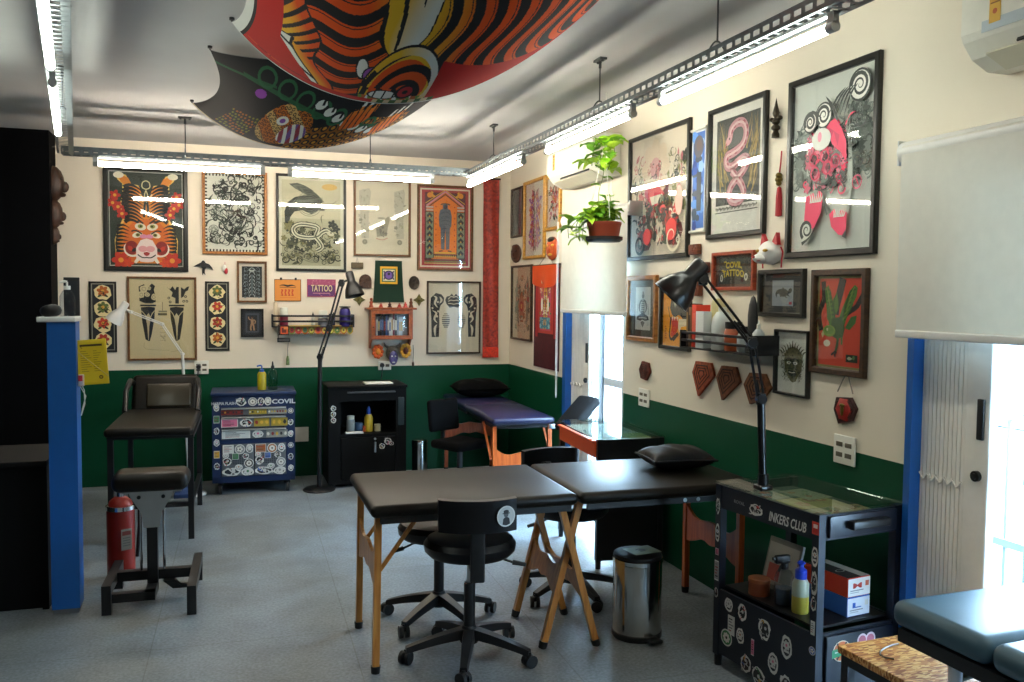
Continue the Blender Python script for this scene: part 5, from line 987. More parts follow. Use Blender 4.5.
# ================================================================== CLOTHS UNDER THE CEILING
def mixc(a, b, t): return tuple(x+(y-x)*t for x, y in zip(a, b))
C_BLK, C_ORG, C_RED, C_WHT, C_YEL = (.012,.012,.014,1), lin('#d84e12'), lin('#b4160f'), lin('#d8d8d0'), lin('#dcae2a')
def tigercloth(u, v):       # u across from the left, v from the far hem towards the near hem
    if v < .010 or u < .022 or u > .988: return C_WHT
    if v < .016 or u < .030: return C_BLK
    # forepaw on the red ground at the left
    lb = .105+.55*max(0, .28-v)                       # claw edge
    rb = .185+.10*max(0, (.42-v)/.42)+.02*math.sin(v*20)
    if u < rb and v > .06:
        if u > lb:
            if u > rb-.006: return C_BLK
            e = (u-lb)/(rb-lb)
            if e < .30 and v < .32: return C_BLK if (abs(e-.30) < .05 or math.sin(v*70+u*60) > .86) else C_WHT
            if e < .34 and v < .33: return C_BLK
            t = min(1, max(0, e*1.6-.3)+max(0, v-.30)*2); return C_BLK if math.sin((u-.6*v)*150+1.2*math.sin(v*11)) > .25 and v > .20+.15*(1-e) else mixc(C_YEL, C_ORG, min(1, t))
        return C_RED
    if v < .055+.02*math.sin(u*30)*0: return C_RED if u < .40 or u > .56 else (lin('#c8b08a') if math.sin(u*190) > 0 else lin('#3a5a2a'))
    if u > .535 and v < .33*(1-(u-.535)/.36): return C_RED
    # round cheek with curled bands
    hx, hy = (u-.445)/.098, (v-.16)/.27; r = math.hypot(hx, hy); th = math.atan2(hy, hx)
    if r < 1.02:
        if r > .97: return C_BLK
        if r > .82 and th > -.5 and th < 2.6: return mixc(C_WHT, C_YEL, max(0, min(1, abs(th-.6)-.3)))
        ex, ey = (hx-.10), (hy+.12)
        q = math.hypot((hx-.28)/.26, (hy+.10)/.24)
        if q < 1: return C_BLK if q > .72 else (lin('#b02830') if q > .28 else C_BLK)
        q = math.hypot((hx+.30)/.42, (hy+.20)/.16)
        if q < 1: return C_BLK if abs(math.sin(hx*12)) < .28 or q > .85 else C_WHT
        if hy < -.26: return lin('#6a8a3a') if math.sin(hx*24+hy*9) > .4 else (C_WHT if math.sin(hx*17) > .5 else lin('#b05a2a'))
        s = math.sin(math.hypot(hx-.12, hy+.22)*17+.8*th); return C_BLK if s > .15 else (C_YEL if r > .74 else C_ORG)
    # violet ear mark with a pale leaf
    q = math.hypot((u-.362)/.024, (v-.255)/.055)
    if q < 1: return C_BLK if q > .82 else lin('#8a4aa0')
    q = math.hypot((u-.335+.10*(v-.28))/.018, (v-.285)/.075)
    if q < 1: return C_BLK if q > .8 else C_WHT
    # pale ruff sweeping up from the head
    c = .405+.05*(v-.4); hw = .062*(1-max(0, (.50-v)/.14)**2 if v < .50 else 1)
    if v > .36 and v < .50 and hw < .0: hw = 0
    if v > .37 and abs(u-c) < hw:
        if abs(u-c) > hw-.004: return C_BLK
        k = (u-c)/hw; return C_BLK if (math.sin(k*9+v*10+2*math.sin(v*9)) > .72 and k < .35) else mixc(C_YEL, C_WHT, min(1, max(0, .5+k*.9-(v-.45)*1.2)))
    # stripes: lying waves left of the head, standing waves right of it
    if u < .40: ph = v*62+9*math.sin(u*22+1.2)*.35-u*30; 
    else: ph = (u+.022*math.sin(v*15+u*6)+.12*(v-.3)*(u-.5))*118
    s = math.sin(ph)
    if s > .05: return C_BLK
    if abs(s+.62) < .13 and math.cos(ph) > 0: return C_BLK
    if u < .40: return mixc(C_ORG, C_YEL, max(0, min(1, (u-.30)*7-.1))*max(0, min(1, (v-.33)*4)))
    return mixc(C_ORG, C_YEL, max(0, min(1, 1-(u-.46)*9)))
def leopardcloth(u, v):
    if v < .018 or u > .99: return lin('#b8a888')
    def spot(u, v, fu, fv):
        iy = math.floor(v*fv); o = .5*(iy % 2)+.18*math.sin(iy*2.3); ix = math.floor(u*fu+o); return math.hypot(u*fu+o-ix-.5+.14*math.sin(ix*5.1+iy), v*fv-iy-.5+.12*math.sin(ix*3.7))
    for fx, fy in ((.575, .50), (.735, .24)):                      # orange flame tufts with pale tips
        a, b = (u-fx-.10*(v-fy))/.050, (v-fy)/.15
        if -1 < b < 1.25 and abs(a) < (1-.35*b*b if b < .6 else .85): 
            if b > .45 and math.sin(a*11) < .1+.9*(b-.8): continue
            return C_WHT if b > .72 else (C_BLK if math.sin(a*15+b*5) > .72 else mixc(lin('#d8661c'), lin('#e09030'), max(0, b)))
    for i in range(7):                                             # white claws along the spine
        cx, cy = .40+.046*i, .66-.075*i; a, b = (u-cx)/.024, (v-cy)/.052
        q = a*a+b*b
        if q < 1: return C_BLK if (q > .80 or (abs(a-.35) < .22 and b > -.1)) else lin('#d8dcd4')
    for i in range(7):                                             # curling green vine
        cx, cy = .185+.075*i, .86-.085*i; r = math.hypot(u-cx, (v-cy)*.36)
        if abs(r-.030) < .0048: return lin('#2c6040')
    if abs(v-(.80-.98*(u-.16))) < .022 and .10 < u < .70: return lin('#28563a')
    if abs(v-(.90-.5*u)) < .012 and u < .22: return lin('#28563a')
    a, b = (u-.305)/.105, (v-.36)/.30; r2 = a*a+b*b                # head
    if r2 < 1:
        q = math.hypot((a-.45)/.50, (b+.30)/.55)
        if q < 1: return C_WHT if math.sin(a*20+b*9) > .2 else (lin('#8a3040') if math.sin(a*13) > -.2 else lin('#6a4a8a'))
        if math.hypot((a+.2)/.22, (b-.3)/.2) < 1: return C_WHT if math.hypot((a+.2)/.22, (b-.3)/.2) > .5 else lin('#7a4aa0')
        q = spot(u, v, 62, 19); return C_BLK if .20 < q < .40 else (lin('#b8641e') if math.sin(u*60+v*20) > -.3 else lin('#c8a060'))
    if math.hypot((u-.165)/.022, (v-.70)/.05) < 1: return lin('#8a3aa0')
    if (.36 < u < .82 and v < .52-1.05*abs(u-.56)) or (.40 < u < .60 and v < .40):   # spotted hide
        iy = math.floor(v*9); o = .5*(iy % 2); ix = math.floor(u*30+o); r = math.hypot(u*30+o-ix-.5, (v*9-iy-.5))
        return C_BLK if .22 < r < .43 else (lin('#c8862a') if r <= .22 else lin('#8a541a'))
    if u < .20 and .05 < v < .40 and u > .08: 
        q = spot(u, v, 70, 20); return (lin('#7a7a22') if math.sin(u*50+v*30) > 0 else lin('#a8601c')) if q < .30 else C_BLK
    return C_BLK
M_CLOTH = paint_mat('printed cotton', .8); bs(M_CLOTH).inputs['Specular IOR Level'].default_value = .15
M_CLOTHB = mat('grey cloth back', '#8d8c8e', .8)
def sail(name, label, FL, FR, NL, NR, sf, ss, sm, fn, nu, nv, lean=(0, 0)):
    # four corners tied to the ceiling; far/near hems sag by sf, side hems by ss, the middle a little more
    FL, FR, NL, NR = map(Vector, (FL, FR, NL, NR)); c0 = (FL+FR+NL+NR)/4; c0.z = CEIL
    r = thing(name, label, 'ceiling banner', c0)
    def pos(u, v):
        p = (FL.lerp(FR, u)).lerp(NL.lerp(NR, u), v)
        a, b = 4*u*(1-u), 4*v*(1-v)
        z = -(sf*(1-v)+sm*v)*a**.9-ss*b**.9; q = p+Vector((.10*b*(1-2*u)*(1 if abs(1-2*u) > 0 else 0), -.06*a*(1-2*v)*-1, z)); return q-c0
    vs = [pos(i/nu, j/nv) for j in range(nv+1) for i in range(nu+1)]; fs = []; col = []
    for j in range(nv):
        for i in range(nu):
            fs.append((j*(nu+1)+i, j*(nu+1)+i+1, (j+1)*(nu+1)+i+1, (j+1)*(nu+1)+i)); c = fn((i+.5)/nu, (j+.5)/nv); col += list(c)*4
    me = bpy.data.meshes.new('cloth'); me.from_pydata([tuple(p) for p in vs], [], fs); ca = me.color_attributes.new('ink', 'FLOAT_COLOR', 'CORNER'); ca.data.foreach_set('color', col); me.materials.append(M_CLOTH)
    me.polygons.foreach_set('use_smooth', [True]*len(fs)); o = bpy.data.objects.new('cloth', me); COL.objects.link(o); o.parent = r
    b = MB(); b.add([tuple(p+Vector((0, 0, .003))) for p in [pos(i/40, j/40) for j in range(41) for i in range(41)]], [(j*41+i, j*41+i+1, (j+1)*41+i+1, (j+1)*41+i) for j in range(40) for i in range(40)], 0, True); b.build('backing', M_CLOTHB, r)
    for k, (u, v) in enumerate(((0,0),(1,0),(0,1),(1,1))):
        p = pos(u, v); e = MB(); e.tube([p, (p.x, p.y, -.002)], .004, 6); e.cyl((p.x, p.y, -.012), (p.x, p.y, 0), .012, n=10); e.build('hook', M_BLACKPLASTIC, r)
    return r
z = CEIL-.02
TFL = on_z(232, 22, z); TFR = on_z(625, -30, z)
sail('tiger_banner', 'large orange and black tiger-striped cloth sagging under the ceiling', TFL, TFR, TFL+Vector((-.12, -1.75, 0)), TFR+Vector((-.12, -1.75, 0)), .42, .08, .16, tigercloth, 460, 380)
LFL = on_z(192, 103, z); LNL = on_z(210, 50, z); LFR = on_z(455, 78, z)
sail('leopard_banner', 'dark leopard-printed cloth sagging behind the tiger-striped one', LFL, LFR, LNL, LNL+(LFR-LFL)*1.0, .34, .05, .14, leopardcloth, 400, 260)
print('sail', TFL, TFR, LFL, LNL, LFR)
# ------------------------------------------------------------------ hanging plant
r = thing('hanging_plant', 'leafy green plant in a terracotta bowl hung before the far doorway blind', 'plant', on_x(604, 240, 2.25)); pc = r.location.copy()
k = (pc-Vector((0, 0, EYE))).dot(FWD)/FOC                 # metres per pixel there
MB().lathe([(0,.006),(13*k,.006),(14.5*k,.012),(16.4*k,14*k),(17.2*k,15*k),(17.2*k,17.5*k),(15.8*k,17.5*k),(15*k,16*k),(0,15*k)], 28).build('pot', mat('terracotta plastic', '#8a3a22', .5), r)
MB().lathe([(0,0),(16*k,0),(18.5*k,2*k),(18.5*k,5*k),(17.6*k,5*k),(15*k,2*k),(0,1.6*k)], 28, c=(0, 0, -.012)).build('saucer', M_BLACKPLASTIC, r)
MB().lathe([(0,16.4*k),(8*k,16.4*k),(15*k,15.7*k)], 20).build('soil', mat('potting soil', '#2a1c12', .95, noise=.4, nscale=80), r)
top = 100*k
hz = CEIL-.2-pc.z; ch = MB()
for t in (.4, 2.5, 4.6): ch.tube([(17*k*math.cos(t), 17*k*math.sin(t), 21*k), (3*k*math.cos(t), 3*k*math.sin(t), 85*k), (0, 0, 102*k)], .0025, 5)
ch.tube([(0, 0, 102*k), (0, 0, CEIL-pc.z)], .003, 5); ch.build('hanger', M_PLASTIC, r)
M_LEAF = [mat('leaf green', '#9ccc30', .45, noise=.25, nscale=40), mat('leaf dark green', '#6fa82a', .45, noise=.25, nscale=40), mat('leaf lime', '#bfe048', .45, noise=.2, nscale=40)]
for m in M_LEAF: bs(m).inputs['Subsurface Weight'].default_value = 0
rng = R_(91)
def leafmesh(b, p, d, up, L, wd, mi):
    d = Vector(d).normalized(); s = d.cross(Vector(up)); s = s.normalized() if s.length > 1e-4 else Vector((1, 0, 0)); n = s.cross(d)
    rows = [(0, 0, 0), (.15, .8, .02), (.40, 1, .10), (.70, .65, .08), (1, .0, -.10)]; vs = []
    for t, w_, hgt in rows:
        for q in (-1, 0, 1): vs.append(Vector(p)+d*(t*L)+s*(q*w_*wd*.5)+n*(hgt*L+(abs(q)*.12*wd)))
    b.add(vs, [(i*3+j, i*3+j+1, i*3+j+4, i*3+j+3) for i in range(4) for j in range(2)], mi, True)
b = MB(); stems = MB()
def strand(pts, n, L):
    P = smooth([Vector(p)*k for p in pts], 6); stems.tube(P, .0022, 5)
    for i in range(n):
        q = P[int((i+.5)/n*(len(P)-1))]; a = rng.uniform(0, 6.28); dr = Vector((math.cos(a), math.sin(a), rng.uniform(-.7, .5)))
        leafmesh(b, q+dr*.004, dr, (0, 0, 1), L*k*rng.uniform(1.1, 1.8), L*k*1.25, rng.randrange(3))
# pixel-sized offsets: x to the viewer's right is mostly +x of the room here
e1, e2 = RIGHT, -FWD
def off(a, u, f=0): v = RIGHT*a+Vector((0, 0, u))+FWD*f; return (v.x, v.y, v.z)
for _ in range(26):
    a = rng.uniform(-12, 10); f = rng.uniform(-10, 10); strand([off(a*.4, 14, f*.4), off(a*.9, 26+rng.uniform(-3, 8), f), off(a*1.3-4, 24+rng.uniform(-6, 10), f*1.4)], 4, 9)
for a in (-24, -30, -20, -27, -34): f = rng.uniform(-8, 8); strand([off(-6, 15, f), off(-14, 26, f), off(a, 17, f), off(a-1, 4+rng.uniform(-6, 6), f)], 7, 10)
strand([off(-3, 20, 0), off(-6, 45, 2), off(-2, 62, 2), off(0, 80, 0), off(1, 96, 0)], 9, 8)
strand([off(0, 96, 0), off(-6, 97, 2), off(-12, 88, 3), off(-13, 74, 3)], 11, 12); strand([off(0, 100, 0), off(4, 92, -2), off(5, 78, -3), off(2, 68, -2)], 11, 12); strand([off(2, 98, 0), off(8, 96, 2), off(10, 84, 3)], 7, 11); strand([off(-4, 84, 0), off(-9, 72, 0)], 6, 12)
strand([off(8, 20, 0), off(7, 34, 2), off(5, 46, 2)], 4, 7)
b.build('foliage', M_LEAF, r); stems.build('stem', mat('green stem', '#6a8a3a', .6), r)
# ------------------------------------------------------------------ face masks on the dark wall's end
for z_, s_, lb in ((2.50, 1.15, 'topmost dark face mask in profile on the end of the black wall'), (2.26, .95, 'middle dark face mask in profile on the end of the black wall'), (2.09, .62, 'lowest and smallest dark face mask on the end of the black wall')):
    r = thing('wall_mask', lb, 'mask', (-1.315, 7.86, z_), (0, 0, 0), 'dark masks on the black wall'); b = MB()
    b.ball((.015, 0, 0), (.075*s_, .07*s_, .125*s_), 16); b.ball((.085*s_, 0, -.02*s_), (.03*s_, .018*s_, .04*s_), 10); b.ball((.07*s_, 0, -.075*s_), (.026*s_, .035*s_, .016*s_), 10); b.build('face', wood('dark mask wood', '#2a1a12', '#4a2c1c', 8, .5), r)
    e = MB(); e.ball((.05*s_, -.03*s_, .03*s_), (.03*s_, .02*s_, .012*s_), 8).ball((.05*s_, .03*s_, .03*s_), (.03*s_, .02*s_, .012*s_), 8); e.build('eyes', M_BLACKPLASTIC, r)
# ------------------------------------------------------------------ what stands on and hangs from the blue stub
r = thing('soap_bottle', 'clear pump bottle standing on the blue half-wall', 'bottle', (-.765, 4.97, 1.517)); MB().lathe([(0,0),(.034,0),(.036,.008),(.036,.10),(.024,.125),(.014,.135),(0,.135)], 20).build('body', pane_mat('clear bottle', (.80, .84, .88), .08, 1.4), r)
b = MB(); b.cyl((0, 0, .1355), (0, 0, .155), .016); b.cyl((0, 0, .155), (0, 0, .175), .005); b.tube([(0, 0, .175), (-.01, 0, .178), (-.035, 0, .172)], .006, 8); b.build('pump', M_PLASTIC, r)
r = thing('black_pouch', 'soft black pouch lying on the ledge of the blue half-wall', 'pouch', (-.83, 4.90, 1.5165)); b = MB(); b.grid(lambda u, v: (.05*math.cos(2*PI*u)*math.sin(PI*v)**.6, .045*math.sin(2*PI*u)*math.sin(PI*v)**.6, .030*(1-math.cos(PI*v))+.003*math.sin(9*u)), 24, 10); b.build('body', M_BLACKPLASTIC, r)
r = thing('dark_picture', 'dark unlit board leaning behind the pump bottle on the blue half-wall', 'board', (-.755, 5.045, 1.5165)); MB().rbox((0, 0, .10), (.075, .012, .2), .002).build('panel', mat('charcoal board', '#15171a', .5), r); MB().bx(-.03, .03, -.0075, -.0062, .02, .18).build('print', mat('smoky print', '#20242a', .4), r)
r = thing('folder', 'yellow elastic-band folder hung on the side of the blue half-wall', 'folder', on_y(96, 383, 5.0), (0, -.06, .0)); r.location.y = 4.93; q = (r.location-Vector((0, 0, EYE))).dot(FWD)/FOC
w, h = 28*q, 45*q; r.location.x = -.713+w/2
MB().rbox((0, 0, h/2), (w, .010, h), .002).build('cover', mat('yellow card', '#e0c01c', .5), r); b = MB(); b.tube([(-w/2, -.007, h*.78), (w/2, -.007, h*.16)], .0022, 6); b.build('elastic_band', mat('cream elastic', '#c8b060', .6), r)
A = Art(w*.86, h*.90, '#e0c01c'); pass
for i in range(4): A.rect(.10+.02*(i % 2), .07+.022*i, .14+.02*(i % 2), .085+.022*i, '#5a4a14')
A.rect(.08, .06, .92, .11, '#4a3c10'); 
for i in range(10): A.rect(.08, .22+.055*i, .30+.06*((i*5) % 4), .235+.055*i, '#a88c1a'); A.rect(.56, .22+.055*i, .70+.05*((i*3) % 4), .235+.055*i, '#a88c1a')
A.circ(.80, .88, .08, '#5a4a14'); A.circ(.80, .88, .045, '#c8a81a'); e = A.build('cover_print', r, z=0, thick=0); e.location = (0, -.0055, h/2); e.rotation_euler = BACK_ROT
r = thing('cord_hanger', 'red and white hanger with a looped white cord under the yellow folder', 'hanger', (-.713, 4.92, 1.19)); MB().rbox((.014, 0, 0), (.026, .03, .06), .004).build('body', mat('white plastic clip', '#d8d0c8', .5), r); MB().rbox((.012, -.017, .012), (.02, .004, .03), .001).build('red_panel', M_REDCORD, r); MB().tube([(.01, -.01, -.03), (.035, -.01, -.08), (.02, -.01, -.14), (.012, -.01, -.18), (.03, -.01, -.12), (.028, -.01, -.05), (.02, -.01, -.03)], .0028, 6).build('cord', M_PLASTIC, r)
# ================================================================== FURNITURE
M_VINYL = mat('black vinyl', '#0b0b0d', 0.38, spec=.3, bump=.12, bscale=220, noise=.1, nscale=8)
M_VINYL2 = mat('dark brown-black vinyl', '#100d08', 0.42, spec=.22, bump=.12, bscale=220, noise=.1, nscale=8)
M_BEECH = wood('varnished beech', '#a8682a', '#c98a42', 5, .35)
M_BEECHR = wood('orange varnished beech', '#a84a1a', '#c8622a', 5, .35)
M_FABRIC = mat('black cloth', '#070708', .85, spec=.1)
M_STEELP = mat('polished steel', '#c9c9c4', .16, metal=1.0)
M_NAVY = mat('blue-black enamel', '#141a26', .35)
M_TOPGLASS = pane_mat('table glass', (.86, .93, .90), .02, 1.5)
# ------------------------------------------------------------------ folding massage tables
def wavy_panel(w, h, n=24):                       # the bat-wing board between two legs
    up = [(-w/2+w*i/n, h/2-(.30*h*math.sin(PI*i/n)+.10*h*math.sin(3*PI*i/n))) for i in range(n+1)]
    lo = [(w/2-w*i/n, -h/2+(.34*h*math.sin(PI*i/n)**2)-.16*h*math.exp(-((i/n-.5)/.12)**2)) for i in range(n+1)]
    return up+lo
YZ = Matrix(((0,0,1,0),(1,0,0,0),(0,1,0,0),(0,0,0,1)))          # local x,y,z -> y,z,x
def leg_pair(root, xt, xb, zt, y0, y1, m, pz=.40, ph=.20, inset=.0):
    for y in (y0, y1):
        l = MB(); l.cyl((xb, y, .03), (xt, y, zt), .021, n=4, sm=False); lo = l.build('leg', m, root); MB().cyl((xb-(xt-xb)*.05, y, .0), (xb, y, .032), .019, .022, n=12).build('rubber_foot', M_BLACKPLASTIC, lo)
    x = xb+(xt-xb)*(pz-.03)/(zt-.03); a = math.atan2(xt-xb, zt-.03); M = Matrix.Translation((x, (y0+y1)/2, pz)) @ Matrix.Rotation(a, 4, 'Y') @ YZ
    MB().prism(wavy_panel(abs(y1-y0)-.02, ph), -.008, .008, M=M).build('leg_panel', m, root)
def massage_table(label, loc, rot, L, Wd, H, vin, m, legs, name='massage_table', badge=None):
    r = thing(name, label, 'massage table', loc, rot); th = .055
    for s in (-1, 1):
        c = MB(); c.rbox((s*L/4, 0, H-th/2), (L/2-.006, Wd, th), .028, 4); c.build('padded_top', vin, r)
        f = MB(); f.bx(s*L/4-L/4+.05, s*L/4+L/4-.03, -Wd/2+.03, -Wd/2+.05, H-th-.03, H-th).bx(s*L/4-L/4+.05, s*L/4+L/4-.03, Wd/2-.05, Wd/2-.03, H-th-.03, H-th); e = s*L/2-s*.05; f.bx(min(e, e-s*.02), max(e, e-s*.02), -Wd/2+.05, Wd/2-.05, H-th-.03, H-th); f.build('apron', M_BLACKPLASTIC if badge is None else m, r)
    legs(r, H-th-.01); return r
def legs_front(r, zt):
    L = 1.90; y0, y1 = -.26, .26
    leg_pair(r, -L/2+.045, -L/2+.035, zt, -.29, .25, M_BEECH, .46, .19); leg_pair(r, L/2-.05, L/2-.05, zt, -.27, .27, M_BEECHR, .40, .20)
    leg_pair(r, .05, -.12, zt, y0+.02, y1-.08, M_BEECH, .33, .17); leg_pair(r, -.06, .12, zt, y0-.02, y1-.12, M_BEECH, .31, .17)
    for x0, x1, y in ((-L/2+.06, -L/2+.24, -.25), (-L/2+.06, -L/2+.24, .22)):
        b = MB(); b.cyl((x0, y, .44), (x1, y, zt), .012, n=4, sm=False); b.build('brace', M_BEECH, r)
    for x in (.55, .62): e = MB(); e.cyl((x, -.341, zt+.01-.015), (x, -.330, zt+.01-.015), .010, n=12); e.build('metal_stud', M_STEEL, r)
mt = massage_table('brown-black massage table in the middle of the room on beech legs, black cushion on it', (1.53, 4.0, 0), -.01, 1.90, .74, .75, M_VINYL2, M_BEECH, legs_front)
def legs_far(r, zt):
    L = 1.72; leg_pair(r, -L/2+.06, -L/2+.03, zt, -.22, .22, M_BEECHR, .40, .17); leg_pair(r, L/2-.06, L/2-.03, zt, -.22, .22, M_BEECHR, .40, .17)
    for y in (-.24, .24): b = MB(); b.cyl((-L/2+.07, y, .40), (-L/2+.30, y, zt), .012, n=4, sm=False); b.build('brace', M_BEECHR, r)
    b = MB(); b.rbox((-L/2-.006, -.22, zt-.005), (.012, .05, .035), .003); b.build('latch', M_STEEL, r)
mt2 = massage_table('blue-black massage table along the right wall at the back, orange legs', (2.16, 7.06, 0), PI/2-.02, 1.72, .50, .72, mat('blue-black vinyl', '#12163a', .38, spec=.6, bump=.1, bscale=220), M_BEECHR, legs_far)
def cushion(name, label, loc, rot, L, Wd, H, m):
    r = thing(name, label, 'cushion', loc, rot); b = MB()
    def f(u, v, s):
        x, y = 2*u-1, 2*v-1; k = (max(0, 1-abs(x)**2.6)*max(0, 1-abs(y)**2.6))**.45; px = x*L/2*(1-.06*(1-abs(y)**2)*abs(x)**3); py = y*Wd/2*(1-.10*(1-abs(x)**2)*abs(y)**3)
        return (px, py, H/2+s*H/2*k*(1+(.06*math.sin(9*x+4*y) if s > 0 else 0))+.001)
    b.grid(lambda u, v: f(u, v, 1), 30, 20); b.grid(lambda u, v: f(1-u, v, -1), 30, 20); b.build('cover', m, r)
    p = MB(); ring = [f(i/20, 0, 0) for i in range(21)]+[f(1, j/14, 0) for j in range(1, 15)]+[f(1-i/20, 1, 0) for i in range(1, 21)]+[f(0, 1-j/14, 0) for j in range(1, 14)]
    p.tube(ring, .006, 6, closed=True); p.build('piping', m, r); return r
cushion('cushion', 'crumpled black cushion on the middle massage table', (2.24, 4.05, .751), -.10, .34, .28, .115, mat('black leather', '#0a0a0b', .55, spec=.25, bump=.3, bscale=40))
cushion('cushion', 'flat black cushion on the far massage table by the green wall', (2.20, 7.62, .721), -.03, .48, .34, .16, M_FABRIC)
# ------------------------------------------------------------------ swivel stools
def star_base(r, R0, hub_h=.13, a0=0.0):
    h = MB(); h.lathe([(0,.075),(.042,.075),(.045,.09),(.040,.13),(.030,.15),(0,.15)], 16); hub = h.build('hub', M_BLACKPLASTIC, r)
    for k in range(5):
        a = a0+2*PI*k/5; c, s = math.cos(a), math.sin(a); l = MB(); n = 8; vs = []
        for i in range(n+1):
            t = i/n; d = .03+(R0-.03)*t; z = .118-.032*t-.022*t*t; hw = .030-.012*t; hh = .022-.009*t
            for q, w2 in ((-hw, -hh), (hw, -hh), (hw*.8, hh), (-hw*.8, hh)): vs.append((d*c-q*s, d*s+q*c, z+w2))
        l.add(vs, [(i*4+j, i*4+(j+1) % 4, i*4+4+(j+1) % 4, i*4+4+j) for i in range(n) for j in range(4)]+[(0,3,2,1), tuple(n*4+j for j in range(4))], 0, True); lo = l.build('leg', M_BLACKPLASTIC, r)
        w = MB(); cx, cy = R0*c, R0*s; ta = a+.9; ux, uy = -math.sin(ta), math.cos(ta)
        for sg in (-1, 1): w.cyl((cx+ux*sg*.006, cy+uy*sg*.006, .029), (cx+ux*sg*.024, cy+uy*sg*.024, .029), .029, n=16)
        w.cyl((cx, cy, .03), (cx, cy, .066), .008, n=8); w.rbox((cx, cy, .046), (.034, .034, .026), .008); w.build('caster', M_BLACKPLASTIC, lo)
def stool(label, loc, rot, H, R0=.29, back=False, seat_r=.19, a0=0.0, group='black swivel stools around the middle massage table', name='swivel_stool', badge=True):
    r = thing(name, label, 'stool', loc, rot, group); star_base(r, R0, a0=a0)
    g = MB(); g.cyl((0, 0, .14), (0, 0, H*.62), .026, n=16); g.build('gas_lift_cover', M_BLACKPLASTIC, r); g = MB(); g.cyl((0, 0, H*.62), (0, 0, H-.09), .014, n=12); g.build('gas_lift', M_STEEL, r)
    m = MB(); m.rbox((0, 0, H-.095), (.17, .14, .03), .008); m.build('seat_plate', M_BLACKMETAL, r)
    s = MB(); s.lathe([(0,H-.082),(seat_r-.02,H-.082),(seat_r,H-.06),(seat_r+.004,H-.03),(seat_r-.012,H-.006),(seat_r-.05,H),(0,H-.004)], 36, sx=1.08, sy=1.0); s.build('seat', M_VINYL, r)
    for sg in ((-1,) if not back else (1,)):
        l = MB(); l.tube([(sg*.06, -.02, H-.095), (sg*.14, -.03, H-.10), (sg*.19, -.035, H-.118)], .006, 6); l.tube([(sg*.19, -.035, H-.118), (sg*.25, -.04, H-.13)], [.012, .009], 8); l.build('height_lever', M_BLACKPLASTIC, r)
    if back:                                              # the rest stands on the side turned to the camera (-y)
        b = MB(); b.tube([(0, -.04, H-.10), (0, -.22, H-.115), (0, -.275, H-.08), (0, -.285, H+.02), (0, -.275, H+.16)], .018, 8); b.rbox((0, -.292, H+.02), (.062, .02, .28), .008); b.build('back_bar', M_BLACKPLASTIC, r)
        p = MB(); n = 14; pts = lambda o: [((-.165+.33*i/n), -.262+.05*(1-((i/n-.5)*2)**2)*-1+o) for i in range(n+1)]
        out = pts(-.028); inn = pts(.014); p.prism(out+inn[::-1], H+.10, H+.235, sm=True); bo = p.build('backrest', M_VINYL, r)
        if not badge: return r
        A = Art(.088, .088); A.circ(.5, .5, .5, '#c9c9c4', 28); A.circ(.5, .5, .44, '#aeb0ae', 28); A.poly([(.30,.88),(.34,.62),(.42,.55),(.60,.55),(.68,.62),(.72,.88),(.5,.94)], '#17181a'); A.ell(.5, .40, .13, .16, '#4a4c4e'); A.ell(.5, .28, .15, .09, '#1a1b1d'); A.line([(.3,.36),(.7,.36)], .05, '#222325')
        e = A.build('round_sticker', bo, z=.001, thick=0); e.location = (.114, -.3235, H+.168); e.rotation_euler = (PI/2, 0, .40)
    return r
stool('backless black swivel stool left of the one with a backrest, under the middle massage table', (1.02, 4.25, 0), 0, .51, .28, a0=.07)
stool('black swivel stool with a backrest turned to the viewer and a round portrait sticker', (1.045, 3.76, 0), -.16, .56, .29, back=True, a0=.75)
stool('black swivel stool behind the middle massage table, beyond the crossed beech legs', (1.80, 4.40, 0), PI+.15, .53, .28, back=True, a0=.3, badge=False)
# dark chair behind the far massage table
r = thing('office_chair', 'dark chair in the shadow left of the far massage table', 'chair', (1.80, 6.80, 0), .5); star_base(r, .24, a0=.4); g = MB(); g.cyl((0, 0, .14), (0, 0, .40), .024, n=14); g.build('gas_lift', M_BLACKPLASTIC, r); MB().rbox((0, 0, .44), (.36, .34, .07), .03).build('seat', M_FABRIC, r)
b = MB(); b.rbox((-.02, .18, .66), (.32, .05, .26), .028, R=rx(-.12)); b.build('backrest', M_FABRIC, r); b = MB(); b.tube([(0, .1, .41), (0, .21, .42), (0, .215, .62)], .016, 8); b.build('back_bar', M_BLACKPLASTIC, r)
# tilted padded arm rest in front of the far doorway
r = thing('arm_rest', 'tilted charcoal padded arm rest in front of the far doorway', 'arm rest', (2.465, 5.94, 0), .45); b = MB(); b.rbox((0, 0, .775), (.36, .20, .075), .033, 4, R=ry(-.62)); b.build('pad', mat('charcoal vinyl', '#050506', .65, spec=.1), r)
b = MB(); b.cyl((0, 0, .04), (0, 0, .72), .017, n=14); b.build('post', M_BLACKMETAL, r); b = MB(); b.cyl((0, 0, .70), (0, .0, .75), .03, n=12); b.build('tilt_joint', M_BLACKPLASTIC, r); b = MB()
for k in range(4): a = k*PI/2+.4; b.cyl((0, 0, .045), (.19*math.cos(a), .19*math.sin(a), .014), .014, .012, n=8)
b.build('foot', M_BLACKMETAL, r)
